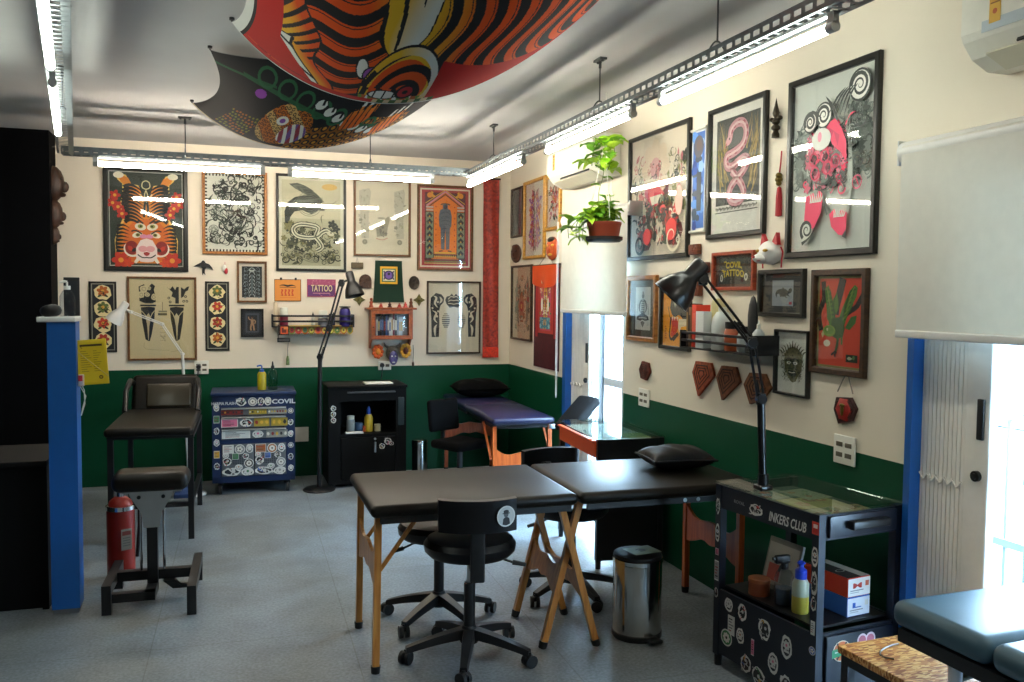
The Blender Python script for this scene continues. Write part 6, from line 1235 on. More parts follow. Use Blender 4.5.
# ------------------------------------------------------------------ stickers
def sticker_art(w, h, seed, style=None):
    rng = R_(seed); A = Art(w, h, eps=.00005); k = style or rng.choice(('blob', 'rect', 'round', 'badge', 'strip')); ink = rng.choice(('#1a1a1c', '#2a2a30', '#17202a', '#2c1c1c'))
    pal = ['#b8322a', '#3a7a4a', '#c89a2a', '#d06a8a', '#4a6ab0', '#8a8a8a', '#d8d4c8', '#9a5a2a']
    if k == 'round': A.circ(.5, .5, .5, '#d4d4ce', 24); A.circ(.5, .5, .42, rng.choice(pal+[ink]*3), 24); A.flower(.5, .5, .3, rng.choice((5, 6, 8)), '#d4d2c8', ink)
    elif k == 'rect':
        A.rect(0, 0, 1, 1, '#cfd0cb'); A.rect(.05, .06, .95, .94, rng.choice(pal+['#c8cac6']*3))
        for i in range(5): A.rect(.12, .16+.15*i, .4+rng.uniform(.1, .45), .22+.15*i, rng.choice((ink, '#6a6c70', '#8a2a2a')))
    elif k == 'strip':
        A.rect(0, 0, 1, 1, rng.choice(('#8a8a84', '#c0bcb2', '#9a8432', '#7a6a5a', '#6a2a26'))); n = max(3, int(w/h*2))
        for i in range(n): A.blob((i+.5)/n, .5, .3/n, .4/n, rng.choice(('#d8d4c4', ink, '#8a2a2a', '#c8a03a')), rng)
    elif k == 'badge':
        A.blob(.5, .5, .5, .5*h/w*1.0, '#d2d2cc', rng, 16, .1); A.ell(.5, .5, .36, .36*h/w, ink); A.flower(.5, .42, .33, 7, '#c8c9c4', ink); A.rect(.25, .62, .75, .72, '#c8c8c2'); A.circ(.5, .42, .1, rng.choice(pal))
    else:
        A.blob(.5, .5, .48, .48*h/w, '#d6d6d0', rng, 18, .14); A.blob(.5, .5, .36, .36*h/w, ink, rng, 16, .2)
        for i in range(8): A.squiggle(rng, rng.uniform(.2, .7), rng.uniform(.2, .8), .45, .08, rng.choice(('#c8c9c4', '#c8c9c4', rng.choice(pal))), 6, 1.3)
        A.circ(rng.uniform(.4, .6), rng.uniform(.3, .5), .1, '#c4c5c0', 10)
    return A
def sticker(parent, loc, rot, w, h, seed, style=None):
    o = sticker_art(w, h, seed, style).build('sticker', parent, z=.0006, m=INKGLOSS, thick=0); o.location = loc; o.rotation_euler = rot; return o
def text_part(parent, name, txt, loc, rot, w, h, col, bold=.02, shear=0.0):
    A = Art(w, h); A.text(txt, .5, .5, .98, .9, col, bold=bold, shear=shear); o = A.build(name, parent, z=.0007, m=INKGLOSS, thick=0); o.location = loc; o.rotation_euler = rot; return o
# ------------------------------------------------------------------ blue tool cabinet on casters
M_TBLUE = mat('blue tool cabinet paint', '#0a2248', .45); M_TGREY = mat('grey drawer paint', '#565b61', .45)
r = thing('tool_cabinet', 'blue tool cabinet on casters covered with stickers', 'tool cabinet', (.225, 7.60, 0), -.02); w, d, h0, h1 = .65, .42, .10, .835; F = -d/2
b = MB(); b.bx(-w/2, -w/2+.07, F, d/2, h0, h1-.03).bx(w/2-.07, w/2, F, d/2, h0, h1-.03).bx(-w/2, w/2, d/2-.02, d/2, h0, h1-.03).bx(-w/2, w/2, F, d/2, h0, h0+.05).bx(-w/2, w/2, F, d/2, h1-.12, h1-.03).bx(-w/2, w/2, F, d/2, .415, .45); b.build('body', M_TBLUE, r)
t = MB(); t.rbox((0, 0, h1-.014), (w+.02, d+.02, .03), .008); t.build('top', M_TBLUE, r)
dw = w-.145
def drawer(z0, z1, sts):
    m = MB(); m.rbox((0, F+.012, (z0+z1)/2), (dw, .03, z1-z0-.006), .003); o = m.build('drawer', M_TGREY, r); q = MB(); q.rbox((0, F-.008, z1-.012), (dw, .014, .010), .003); q.build('pull_rail', M_STEEL, o)
    for x, ww, sd, sty in sts: sticker(o, (x, F-.0035, (z0+z1)/2-.006), BACK_ROT, ww, z1-z0-.03, sd, sty)
drawer(.645, .715, ((-.17, .17, 3, 'strip'), (.03, .14, 4, 'strip'), (.185, .15, 15, 'strip'))); drawer(.545, .642, ((-.19, .13, 22, 'rect'), (-.06, .10, 6, 'blob'), (.06, .12, 27, 'strip'), (.20, .13, 8, 'strip'))); drawer(.452, .542, ((-.14, .22, 34, 'rect'), (.03, .09, 10, 'badge'), (.18, .17, 2, 'strip')))
for sx in (-1, 1):
    m = MB(); m.rbox((sx*dw/4, F+.012, .283), (dw/2-.004, .03, .258), .003); o = m.build('door', M_TGREY, r); q = MB()
    for i in range(7): 
        for j in range(6): q.bx(sx*dw/4-.05+.017*i-.006, sx*dw/4-.05+.017*i+.006, F-.0042, F-.0032, .25+.014*j, .259+.014*j)
    q.build('vent_mesh', mat('dark vent', '#2c3036', .6), o)
    for k, (dx, z, ww, hh, st) in enumerate((( -.075, .375, .085, .07, 'rect'), (.015, .372, .08, .08, 'round'), (.09, .375, .06, .075, 'badge'), (-.085, .275, .07, .07, 'blob'), (.085, .255, .075, .075, 'round'), (-.05, .19, .15, .065, 'blob'), (.075, .185, .10, .065, 'badge'), (-.02, .315, .05, .05, 'rect'), (.06, .315, .055, .05, 'blob'), (-.095, .325, .05, .045, 'badge'), (.005, .225, .06, .05, 'badge'))): sticker(o, (sx*dw/4+dx, F-.0044-.0003*k, z), BACK_ROT, ww, hh, 40+k+13*(sx > 0), st)
for k in range(6): sticker(r, (-w/2+.035, F-.0008, .24+.095*k), BACK_ROT, .045, .06, 60+k, ('blob', 'rect', 'badge')[k % 3]); sticker(r, (w/2-.035, F-.0008, .20+.095*k), BACK_ROT, .045, .055, 70+k, ('badge', 'blob', 'round')[k % 3])
text_part(r, 'lettering', 'COVIL', (.235, F-.0008, .755), BACK_ROT, .19, .042, '#c9ccd0', .03)
text_part(r, 'lettering', 'HARPIA FLASH', (-.235, F-.0008, .748), BACK_ROT, .19, .026, '#b9bcc0', .03)
for k, (x, ww, st) in enumerate(((-.10, .085, 'blob'), (-.01, .07, 'round'), (.055, .055, 'blob'), (.11, .055, 'badge'))): sticker(r, (x, F-.0011-.0003*k, .758), BACK_ROT, ww, .07, 80+k, st)
for x in (-w/2+.06, w/2-.06):
    for y in (-d/2+.05, d/2-.05): c = MB(); c.cyl((x-.012, y, .045), (x+.012, y, .045), .045, n=20); c.bx(x-.02, x+.02, y-.02, y+.02, .07, h0); co_ = c.build('caster', M_BLACKPLASTIC, r); k_ = MB(); k_.cyl((x-.0135, y, .045), (x+.0135, y, .045), .022, n=16); k_.build('wheel_hub', M_STEEL, co_)
tz = h1+.0015
p_ = thing('pump_bottle', 'yellow soap bottle with a blue pump on the tool cabinet', 'bottle', (.29, 7.55, tz)); MB().lathe([(0,0),(.034,0),(.036,.008),(.036,.13),(.026,.15),(0,.15)], 20).build('body', mat('yellow soap', '#a89a1e', .25), p_); b = MB(); b.cyl((0,0,.1505),(0,0,.17),.018); b.cyl((0,0,.17),(0,0,.20),.006); b.tube([(0,0,.20),(-.015,0,.203),(-.04,0,.196)], .007, 8); b.build('pump', mat('blue pump', '#1e4ea8', .4), p_)
p_ = thing('spray_bottle', 'clear bottle with a black cap right of the yellow soap', 'bottle', (.378, 7.55, tz)); MB().lathe([(0,0),(.036,0),(.040,.008),(.040,.11),(.030,.15),(.014,.175),(0,.175)], 20).build('body', pane_mat('greenish clear plastic', (.62, .74, .62), .06, 1.4), p_); b = MB(); b.cyl((0,0,.1755),(0,0,.20),.015,.013); b.cyl((0,0,.20),(0,0,.235),.009,.005); b.build('cap', M_BLACKPLASTIC, p_)
# ------------------------------------------------------------------ black cabinet at the back
M_CABBLACK = mat('matt black cabinet paint', '#060708', .6, spec=.15)
r = thing('black_cabinet', 'tall black cabinet with an open niche against the back wall', 'cabinet', (1.15, 7.62, 0)); w, d, h = .66, .44, .865; F = -d/2; b = MB()
b.bx(-w/2, -w/2+.10, F, d/2, .03, h-.02).bx(w/2-.09, w/2, F, d/2, .03, h-.02).bx(-w/2+.1, w/2-.09, d/2-.015, d/2, .03, h-.02).bx(-w/2+.1, w/2-.09, F, d/2, .03, .07).bx(-w/2+.1, w/2-.09, F, d/2, .43, .455).bx(-w/2+.1, w/2-.09, F, d/2, h-.13, h-.02); b.build('body', M_CABBLACK, r)
b = MB(); b.rbox((0, 0, h-.01), (w+.02, d+.02, .022), .005); b.build('top', M_CABBLACK, r); b = MB(); b.rbox((.03, F-.006, h-.055), (w*.62, .014, .014), .004); b.build('drawer_rail', mat('grey edge', '#3c3e42', .3), r)
b = MB(); b.rbox((.005, F+.006, .25), (w-.20, .02, .35), .003); dr = b.build('door', M_CABBLACK, r); b = MB(); b.rbox((.06, F-.014, .34), (.016, .02, .09), .004); b.cyl((.06, F-.006, .41), (.06, F-.012, .41), .010, n=12); b.build('door_handle', M_STEEL, dr)
for k, (x, z, s_) in enumerate(((.12, .345, .05), (.17, .385, .06), (.20, .365, .04))): sticker(dr, (x, F-.0052-.0003*k, z), BACK_ROT, s_, s_, 90+k, 'blob')
for k in range(3): sticker(r, (-w/2+.04, F-.001, .58+.05*k), BACK_ROT, .045, .05, 95+k, 'blob')
b = MB(); b.rbox((w/2-.045, F-.003, .64), (.05, .008, .24), .003); b.build('side_strip', mat('dark slate', '#1e2a2c', .4), r)
for x in (-w/2+.05, w/2-.05): 
    for y in (F+.05, d/2-.05): c = MB(); c.cyl((x, y, 0), (x, y, .032), .02, n=12); c.build('foot', M_BLACKPLASTIC, r)
nz, ny = .4565, 7.52
def niche(name, label, x, prof, m, cap=None, capm=None, cat='bottle'): 
    q = thing(name, label, cat, (x, ny, nz), group='supplies in the black cabinet niche'); MB().lathe(prof, 18).build('body', m, q)
    if cap: MB().lathe(cap, 16).build('cap', capm, q)
niche('clear_jar', 'clear jar with a pale lid, left in the black cabinet niche', 1.02, [(0,0),(.034,0),(.036,.006),(.036,.10),(.03,.11),(0,.11)], mat('cloudy jar', '#8a9498', .3), [(0,.1105),(.032,.1105),(.032,.14),(0,.142)], M_MILK, 'jar')
niche('blue_tub', 'low blue tub in the black cabinet niche', 1.09, [(0,0),(.036,0),(.038,.006),(.038,.07),(.03,.08),(0,.08)], mat('blue tub', '#2a4a6a', .4), cat='tub')
niche('yellow_bottle', 'yellow bottle with a blue cap in the black cabinet niche', 1.175, [(0,0),(.034,0),(.036,.006),(.036,.12),(.022,.15),(0,.15)], mat('yellow bottle', '#c8a82a', .35), [(0,.1505),(.02,.1505),(.016,.19),(.006,.215),(0,.216)], mat('blue cap', '#1a4aa8', .4))
niche('orange_cup', 'small orange cup at the foot of the yellow bottle', 1.135, [(0,0),(.022,0),(.024,.05),(.022,.05),(.02,.006),(0,.006)], mat('orange cup', '#c8581e', .4), cat='cup')
niche('cream_pot', 'small cream pot right in the black cabinet niche', 1.25, [(0,0),(.026,0),(.028,.006),(.028,.06),(0,.062)], mat('cream pot', '#c8b890', .4), cat='pot')
q = thing('paper_sheet', 'white folded paper towel at the front of the black cabinet niche', 'paper', (1.04, 7.435, nz)); MB().rbox((0, 0, .006), (.15, .06, .012), .003).build('sheet', mat('white paper', '#dcdcd8', .8), q); MB().rbox((.02, .0, .0135), (.08, .05, .003), .001).build('fold', mat('white paper fold', '#cfcfca', .8), q)
q = thing('white_tray', 'thin white plate lying on top of the black cabinet', 'plate', (1.26, 7.55, .8665)); MB().rbox((0, 0, .006), (.24, .16, .012), .004).build('plate', M_PLASTIC, q); MB().bx(-.10, .10, -.06, .06, .0121, .0135).build('paper_liner', mat('paper liner', '#d8dcd8', .8), q)
# ------------------------------------------------------------------ small far pedal bin and near pedal bin
def bin_(label, loc, R0, H, rot, lidm, name='pedal_bin'):
    r = thing(name, label, 'bin', loc, rot); MB().lathe([(0,.025),(R0,.025),(R0,H*.86),(R0*.985,H*.88)], 40).build('body', M_STEELP, r); MB().lathe([(0,0),(R0*.98,0),(R0*1.03,.008),(R0*1.03,.03),(R0*.99,.034),(0,.034)], 36).build('base_ring', M_BLACKPLASTIC, r)
    MB().lathe([(R0*.96,H*.87),(R0*1.025,H*.875),(R0*1.025,H*.92),(R0*.98,H*.93),(0,H*.93)], 40).build('rim', M_STEELP, r); MB().lathe([(R0*1.0,H*.93),(R0*.98,H*.965),(R0*.7,H*.99),(0,H)], 40).build('lid', lidm, r)
    p = MB(); p.rbox((0, -R0-.02, .022), (R0*.55, .07, .014), .005); p.build('pedal', M_BLACKPLASTIC, r); return r
r = bin_('steel pedal bin with a dark lid under the middle massage table', (1.895, 3.78, 0), .118, .42, .15, M_BLACKPLASTIC); A = Art(.15, .12, '#6d7a62'); A.line([(.3,.4),(.5,.3),(.7,.5)], .06, '#20241e'); A.line([(.35,.65),(.6,.6)], .05, '#20241e'); A.circ(.5, .5, .12, '#2a2e26', 12); e = A.build('lid_sticker', r, z=.0, thick=0, m=INKGLOSS); e.location = (.01, -.02, .4215)
bin_('narrow steel pedal bin right of the black cabinet', (1.645, 7.62, 0), .07, .36, 0, M_STEELP)
# ------------------------------------------------------------------ trolleys with glass tops
def trolley(label, loc, rot, w, d, H, main, drawer_side, shelf_z, name='glass_trolley'):
    r = thing(name, label, 'trolley', loc, rot); p = .035; f = MB()
    for sx in (-1, 1):
        for sy in (-1, 1): q = MB(); x = sx*(w/2-p/2); y = sy*(d/2-p/2); q.bx(x-p/2, x+p/2, y-p/2, y+p/2, .05, H-.012); po = q.build('post', main, r); c = MB(); c.cyl((x, y, 0), (x, y, .05), .016, .018, n=12); c.build('foot', M_BLACKPLASTIC, po)
    def band(z0, z1, sides='lrfb', nm='rail', m=None, t=.012):
        f = MB()
        if 'l' in sides: f.bx(-w/2+.004, -w/2+.004+t, -d/2+p, d/2-p, z0, z1)
        if 'r' in sides: f.bx(w/2-.004-t, w/2-.004, -d/2+p, d/2-p, z0, z1)
        if 'f' in sides: f.bx(-w/2+p, w/2-p, -d/2+.004, -d/2+.004+t, z0, z1)
        if 'b' in sides: f.bx(-w/2+p, w/2-p, d/2-.004-t, d/2-.004, z0, z1)
        return f.build(nm, m or main, r)
    MB().rbox((0, 0, H-.004), (w+.012, d+.012, .008), .002, 1, sm=False).build('glass_top', M_TOPGLASS, r)
    return r, band
# near trolley: open on two sides, lower cupboard covered with stickers
TW, TD, TH = .445, .62, .83
a = .122; cs, sn = math.cos(a), math.sin(a); TL = Vector((2.075, 3.38, 0)); cen = TL+Vector((cs*TW/2+sn*TD/2, sn*TW/2-cs*TD/2, 0))
t1, band = trolley('black trolley with a glass top, stickers and an open shelf beside the near doorway', (cen.x, cen.y, 0), a, TW, TD, TH, M_NAVY, None, .36)
MB().bx(-TW/2+.036, TW/2-.036, -TD/2+.036, TD/2-.036, .355, .365).build('shelf', M_BLACKMETAL, t1); MB().bx(-TW/2+.036, TW/2-.036, -TD/2+.036, TD/2-.036, .055, .07).build('bottom', M_BLACKMETAL, t1)
hd = band(.715, .815, 'lfb', 'header'); lp = band(.06, .35, 'lfb', 'cupboard_panel'); rb = band(.3, .36, 'r', 'rail')
dr = MB(); dr.rbox((0, -TD/2-.004, .768), (TW-.09, .014, .085), .003); dro = dr.build('drawer', M_NAVY, t1); dh = MB(); dh.rbox((.01, -TD/2-.028, .772), (.20, .036, .034), .006); dh.build('drawer_handle', M_BLACKMETAL, dro)
dr = MB(); dr.rbox((0, -TD/2-.004, .205), (TW-.09, .014, .27), .003); do = dr.build('door', M_NAVY, t1); k_ = MB(); k_.cyl((TW/2-.07, -TD/2-.011, .25), (TW/2-.07, -TD/2-.03, .25), .010, n=12); k_.build('knob', M_STEEL, do)
# paper flash sheets under the glass
MB().bx(-TW/2+.036, TW/2-.036, -TD/2+.036, TD/2-.036, .775, .78).build('display_board', mat('grey felt', '#5c6660', .9), t1)
for k, (x, y, ww, hh, c, rr) in enumerate(((-.04, .17, .20, .16, '#8f9a8c', .1), (.02, -.02, .24, .17, '#c9b878', -.05), (-.05, -.19, .20, .15, '#c8b8a0', .08), (.10, .10, .14, .18, '#b8b49a', .02), (.09, -.20, .13, .16, '#d0b486', -.1))):
    A = Art(ww, hh, c); rng = R_(120+k); [A.flower(rng.uniform(.2, .8), rng.uniform(.2, .8), .13, 5, rng.choice(('#b8524a', '#a8685a', '#7a8a6a', '#c87a5a')), '#d8c88a') for _ in range(4)]; [A.squiggle(rng, rng.uniform(.1, .8), rng.uniform(.1, .8), .3, .02, '#6a5a48', 6, 1) for _ in range(5)]
    e = A.build('flash_sheet', t1, z=.0012+.0012*k, thick=.001); e.location = (x, y, .781); e.rotation_euler = (0, 0, rr)
# white price tag / switch plate reflected area is real glass; stickers on both faces
LROT = (PI/2, 0, -PI/2)                                   # faces the trolley's left (-x) side
def lst(px, py, ww, hh, sd, st=None, par=None):            # left face: px along depth from the far end, py = height
    return sticker(par or lp, (-TW/2+.0034, TD/2-px, py), LROT, ww, hh, sd, st)
for k, (px, py, ww, hh, st) in enumerate(((.10,.30,.055,.06,'badge'),(.19,.295,.055,.075,'blob'),(.12,.215,.045,.085,'rect'),(.18,.19,.05,.07,'badge'),(.09,.15,.075,.09,'round'),(.22,.085,.065,.08,'blob'),(.33,.27,.075,.09,'blob'),(.46,.245,.06,.10,'badge'),(.385,.15,.06,.09,'badge'),(.30,.06,.08,.08,'blob'),(.46,.09,.07,.085,'blob'),(.26,.17,.018,.07,'rect'),(.38,.03,.05,.05,'round'))): lst(px, py, ww, hh, 200+k, st)
for k, (py, ww, hh, st) in enumerate(((.72,.026,.075,'blob'),(.60,.028,.085,'badge'),(.515,.022,.03,'rect'),(.43,.028,.09,'rect'),(.33,.024,.05,'blob'))): sticker(t1, (-TW/2-.0006, TD/2-.0175, py), LROT, ww, hh, 220+k, st)
for k, (py, ww, hh, st) in enumerate(((.655,.034,.08,'badge'),(.55,.034,.10,'blob'),(.47,.03,.06,'blob'),(.375,.022,.055,'rect'),(.285,.034,.06,'round'))): sticker(t1, (-TW/2-.0006, -TD/2+.0175, py), LROT, ww, hh, 230+k, st)
text_part(hd, 'lettering', 'INKERS CLUB', (-TW/2+.0034, -.135, .752), LROT, .215, .045, '#d8d8d4', .02, .25)
text_part(hd, 'lettering', 'ROYAL', (-TW/2+.0034, .155, .765), LROT, .07, .016, '#8c8f92', .02)
sticker(hd, (-TW/2+.0034, .05, .757), LROT, .085, .05, 241, 'blob'); A = Art(.036, .05, '#c83a2a'); A.rect(.15, .12, .85, .88, '#a82418'); A.rect(.2, .2, .8, .5, '#d8d0c8'); e = A.build('sticker', t1, z=.0006, m=INKGLOSS, thick=0); e.location = (-TW/2-.0004, -TD/2+.018, .765); e.rotation_euler = LROT
A = Art(.10, .11, None); A.ell(.5, .5, .46, .42, '#d8c8b0'); A.ell(.5, .5, .42, .38, '#c86a3a'); A.line([(.25,.2),(.75,.8)], .08, '#2a2a2a'); A.line([(.75,.2),(.25,.8)], .08, '#2a2a2a'); A.poly([(0,.42),(1,.30),(1,.60),(0,.72)], '#2a8a5a'); A.rect(.15, .50, .8, .54, '#d8e0d0'); e = A.build('sticker', do, z=.0006, m=INKGLOSS, thick=0); e.location = (-.10, -TD/2-.0112, .275); e.rotation_euler = BACK_ROT
A = Art(.10, .06, None); A.ell(.28, .5, .27, .28, '#dcc8cc'); A.ell(.72, .5, .27, .28, '#dcc8cc'); A.ell(.28, .5, .2, .2, '#b8687a'); A.ell(.72, .5, .2, .2, '#b8687a'); e = A.build('sticker', do, z=.0006, m=INKGLOSS, thick=0); e.location = (.03, -TD/2-.0112, .30); e.rotation_euler = BACK_ROT
TM = Matrix.Translation((cen.x, cen.y, 0)) @ Matrix.Rotation(a, 4, 'Z')
def on_shelf(x, y, z=.3656): return TM @ Vector((x, y, z))
def glovebox(label, x, y, z, c1, c2, txt):
    q = thing('glove_box', label, 'glove box', on_shelf(x, y, z), a+.02, 'glove boxes on the trolley shelf'); MB().rbox((0, 0, .04), (.125, .235, .078), .002, 1, sm=False).build('carton', mat('carton', c1, .5), q)
    A = Art(.122, .072, c2); A.text(txt, .42, .42, .40, .30, '#b8342a' if txt == 'M' else '#2a5ab0', bold=.03); A.rect(.1, .66, .7, .72, '#8a8c90'); A.rect(.1, .78, .5, .83, '#a8aaae'); A.rect(.78, .2, .94, .5, '#c85a3a' if txt == 'M' else '#d8d4c8'); e = A.build('end_print', q, z=.0008, thick=0); e.location = (0, -.1175, .040); e.rotation_euler = BACK_ROT
    A = Art(.118, .228, c2); A.rect(0, 0, .62, 1, '#1c1c20'); A.rect(.08, .08, .5, .2, '#c8c8c8'); A.ell(.4, .62, .2, .12, '#c8c8c4'); A.ell(.4, .62, .15, .09, '#17171a'); e = A.build('top_print', q, z=.0008, thick=0); e.location = (0, 0, .079)
glovebox('lower blue and white glove box on the trolley shelf', .06, -.13, .3656, '#2a62b8', '#d8dce4', 'L')
glovebox('upper red and white glove box stacked on the blue one', .06, -.13, .4456, '#c8381e', '#e4e2de', 'M')
q = thing('spray_bottle', 'clear spray bottle half full on the trolley shelf', 'bottle', on_shelf(-.12, -.02)); MB().lathe([(0,0),(.036,0),(.040,.006),(.040,.11),(.032,.135),(.016,.15),(0,.15)], 20).build('body', pane_mat('clear bottle plastic', (.84, .88, .92), .06, 1.4), q); MB().lathe([(0,.004),(.036,.004),(.036,.07),(0,.07)], 18).build('liquid', mat('clear liquid', '#3a4450', .1, spec=.8), q); b = MB(); b.cyl((0,0,.1505),(0,0,.175),.016); b.rbox((-.012, 0, .192), (.07, .022, .034), .006); b.cyl((-.047, 0, .196), (-.058, 0, .196), .007, n=10); b.tube([(.01, 0, .18), (-.02, 0, .16), (-.03, 0, .14)], .005, 6); b.build('trigger_head', M_BLACKPLASTIC, q)
q = thing('squeeze_bottle', 'squeeze bottle with yellow liquid and a blue cap on the trolley shelf', 'bottle', on_shelf(-.125, -.12)); MB().lathe([(0,0),(.032,0),(.034,.006),(.034,.07)], 20).build('liquid', mat('yellow liquid', '#a89a3a', .3), q); MB().lathe([(.034,.07),(.034,.12),(.024,.14),(0,.14)], 20).build('body', mat('translucent plastic', '#9aa08c', .35), q); b = MB(); b.lathe([(0,.1405),(.024,.1405),(.024,.175),(.012,.185),(.008,.20),(0,.20)], 16); b.lathe([(.012,.196),(.018,.203),(.012,.21),(.006,.203),(.012,.196)], 14); b.build('cap', mat('blue cap plastic', '#1a3ab0', .35), q)
q = thing('tape_tin', 'round reddish brown tin behind the spray bottle on the trolley shelf', 'tin', on_shelf(-.13, .12)); MB().lathe([(0,0),(.045,0),(.045,.055),(0,.055)], 24).build('body', mat('reddish brown tin', '#7a3a1c', .4), q); MB().lathe([(0,.0552),(.047,.0552),(.047,.07),(.04,.072),(0,.072)], 24).build('lid', mat('brown lid', '#8c4a26', .4), q)
q = thing('clipboard', 'grey board and papers propped behind the bottles inside the trolley', 'board', on_shelf(-.02, .10), a); MB().box((0, 0, .113), (.012, .20, .22), R=ry(.25)).build('board', mat('grey board', '#7a7a72', .6), q); A = Art(.18, .18, '#a8a498'); A.rect(.1, .5, .5, .9, '#b8584a'); A.rect(.55, .5, .9, .9, '#8a8a80'); e = A.build('paper', q, z=.008, thick=0); e.location = (-.001, 0, .113); e.rotation_euler = (PI/2-.0, 0, -PI/2); e.rotation_euler = (Matrix.Rotation(.25, 3, 'Y') @ Euler(SIDE_ROT).to_matrix()).to_euler()
# far trolley: orange drawer
t2, band = trolley('black trolley with a glass top and an orange drawer before the far doorway', (2.35, 5.13, 0), -.06, .43, .76, .80, M_BLACKMETAL, None, .3, name='drawer_trolley')
band(.70, .785, 'rfb', 'header'); band(.05, .70, 'fr', 'cupboard_panel'); band(.28, .30, 'l', 'rail'); MB().bx(-.175, .175, -.34, .34, .27, .28).build('shelf', M_BLACKMETAL, t2); MB().bx(-.175, .175, -.34, .34, .765, .77).build('display_board', mat('pale board', '#9aa4a0', .7), t2)
dr = MB(); dr.rbox((-.217, -.01, .725), (.018, .685, .10), .003); dr.rbox((-.231, -.01, .772), (.022, .685, .012), .004); dr.build('drawer', mat('orange drawer front', '#d8501a', .45), t2)
for k, (x, y, ww, hh, c) in enumerate(((.05, .1, .2, .24, '#7a8ca0'), (-.08, -.12, .16, .2, '#a8b4b8'), (.1, -.18, .16, .16, '#8a9a5a'))): e = Art(ww, hh, c).build('flash_sheet', t2, z=.001+.001*k, thick=.0008); e.location = (x, y, .771)
# ------------------------------------------------------------------ spring-arm desk lamps
def spring_lamp(name, label, base, pts, head_dir, m, head_r=.075, base_part='clamp', pole_r=.016, arm_r=.006, gap=.022, shade_len=.13, inside=None):
    r = thing(name, label, 'lamp', base); B0 = Vector(base); P = [Vector(p)-B0 for p in pts]; a, b_, c = P[1], P[2], P[3]
    g = MB(); g.tube([P[0], a], pole_r, 12); g.build('pole', m, r); view = FWD.cross(b_-a).normalized()
    if base_part == 'clamp': g = MB(); g.rbox((P[0].x, P[0].y, P[0].z+.012), (.06, .06, .022), .005); g.cyl(P[0]+Vector((0,0,.02)), P[0]+Vector((0,0,.07)), .022, n=14); g.build('clamp', m, r)
    else: g = MB(); g.lathe([(0,0),(.13,0),(.135,.008),(.12,.022),(.03,.03),(0,.03)], 30); g.build('base', m, r)
    def arm(p, q, two=True):
        d = (q-p).normalized(); s = d.cross(FWD).normalized()*gap/2; k = MB()
        for sg in ((-1, 1) if two else (0,)): k.tube([p+s*sg, q+s*sg], arm_r, 8)
        k.tube([p+FWD*.012, p.lerp(q, .35)+FWD*.012], .004, 6); k.build('arm', m, r)
    arm(a, b_); arm(b_, c)
    for p in (a, b_, c): k = MB(); k.cyl(p-FWD*.022, p+FWD*.022, gap*.8, n=14); k.rbox(p, (gap*1.3, .03, gap*2.0), .006); k.build('joint', m, r)
    d = Vector(head_dir).normalized(); Rm = Vector((0,0,1)).rotation_difference(d).to_matrix(); h = MB(); R0 = head_r; Ls = shade_len
    prof = [(0,-Ls*.75),(R0*.38,-Ls*.75),(R0*.46,-Ls*.66),(R0*.46,-Ls*.15),(R0*.62,0),(R0*.90,Ls*.28),(R0*1.05,Ls*.62),(R0*1.08,Ls*.75),(R0*1.04,Ls*.75),(R0*.85,Ls*.3),(R0*.4,Ls*.05),(0,Ls*.02)]
    hc = P[4]; h.lathe(prof, 28, c=hc, R=Rm); ho = h.build('lamp_shade', m, r); k = MB(); k.ball(hc+d*(Ls*.32), (.026, .026, .03), 12); k.build('bulb', mat('unlit bulb', '#d8d8d0', .3), ho)
    k = MB(); k.tube([c, c.lerp(hc-d*(Ls*.2), .5)+Vector((0,0,.01)), hc-d*(Ls*.2)], .010, 8); k.build('head_bracket', m, r); return r
def atd(px, py, dist): return Vector((0, 0, EYE))+ray(px, py)*dist
LB = TM @ Vector((-.02, .20, .8305)); dl = (LB-Vector((0, 0, EYE))).dot(FWD)
LB = Vector(on_z(763, 490, .8305)); dl = (LB-Vector((0, 0, EYE))).dot(FWD)
spring_lamp('desk_lamp', 'black spring-arm desk lamp clamped to the near trolley', LB, [LB, atd(761, 399, dl), atd(752, 343, dl), atd(703, 279, dl), atd(687, 280, dl)], RIGHT*-.62+UP*-.66+FWD*.1, mat('glossy black lamp enamel', '#0a0a0c', .28), head_r=.082, pole_r=.017, gap=.026, shade_len=.135)
y1 = 7.38; fl = on_y(319, 400, y1); fl.z = 0; d1 = (fl-Vector((0, 0, EYE))).dot(FWD)
spring_lamp('floor_lamp', 'black spring-arm floor lamp between the tool cabinet and black cabinet', fl, [fl+Vector((0, 0, .02)), on_y(320, 357, y1), on_y(329, 328, y1), on_y(341.5, 283, y1), on_y(352, 284, y1)], RIGHT*.25+UP*-.95+FWD*-.1, M_BLACKMETAL, head_r=.075, base_part='base', pole_r=.018, gap=.03, arm_r=.008, shade_len=.14)
y2 = 7.50; wl = on_y(189, 440, y2); wl.z = 0; M_WENAMEL = mat('white lamp enamel', '#d8d8d4', .35)
spring_lamp('floor_lamp', 'white spring-arm floor lamp behind the tattoo chair', wl, [wl+Vector((0, 0, .02)), on_y(182.5, 354, y2), on_y(162, 324, y2), on_y(131, 312, y2), on_y(120, 312, y2)], RIGHT*-.55+UP*-.80, M_WENAMEL, head_r=.062, base_part='base', pole_r=.012, gap=.014, arm_r=.0042, shade_len=.12)
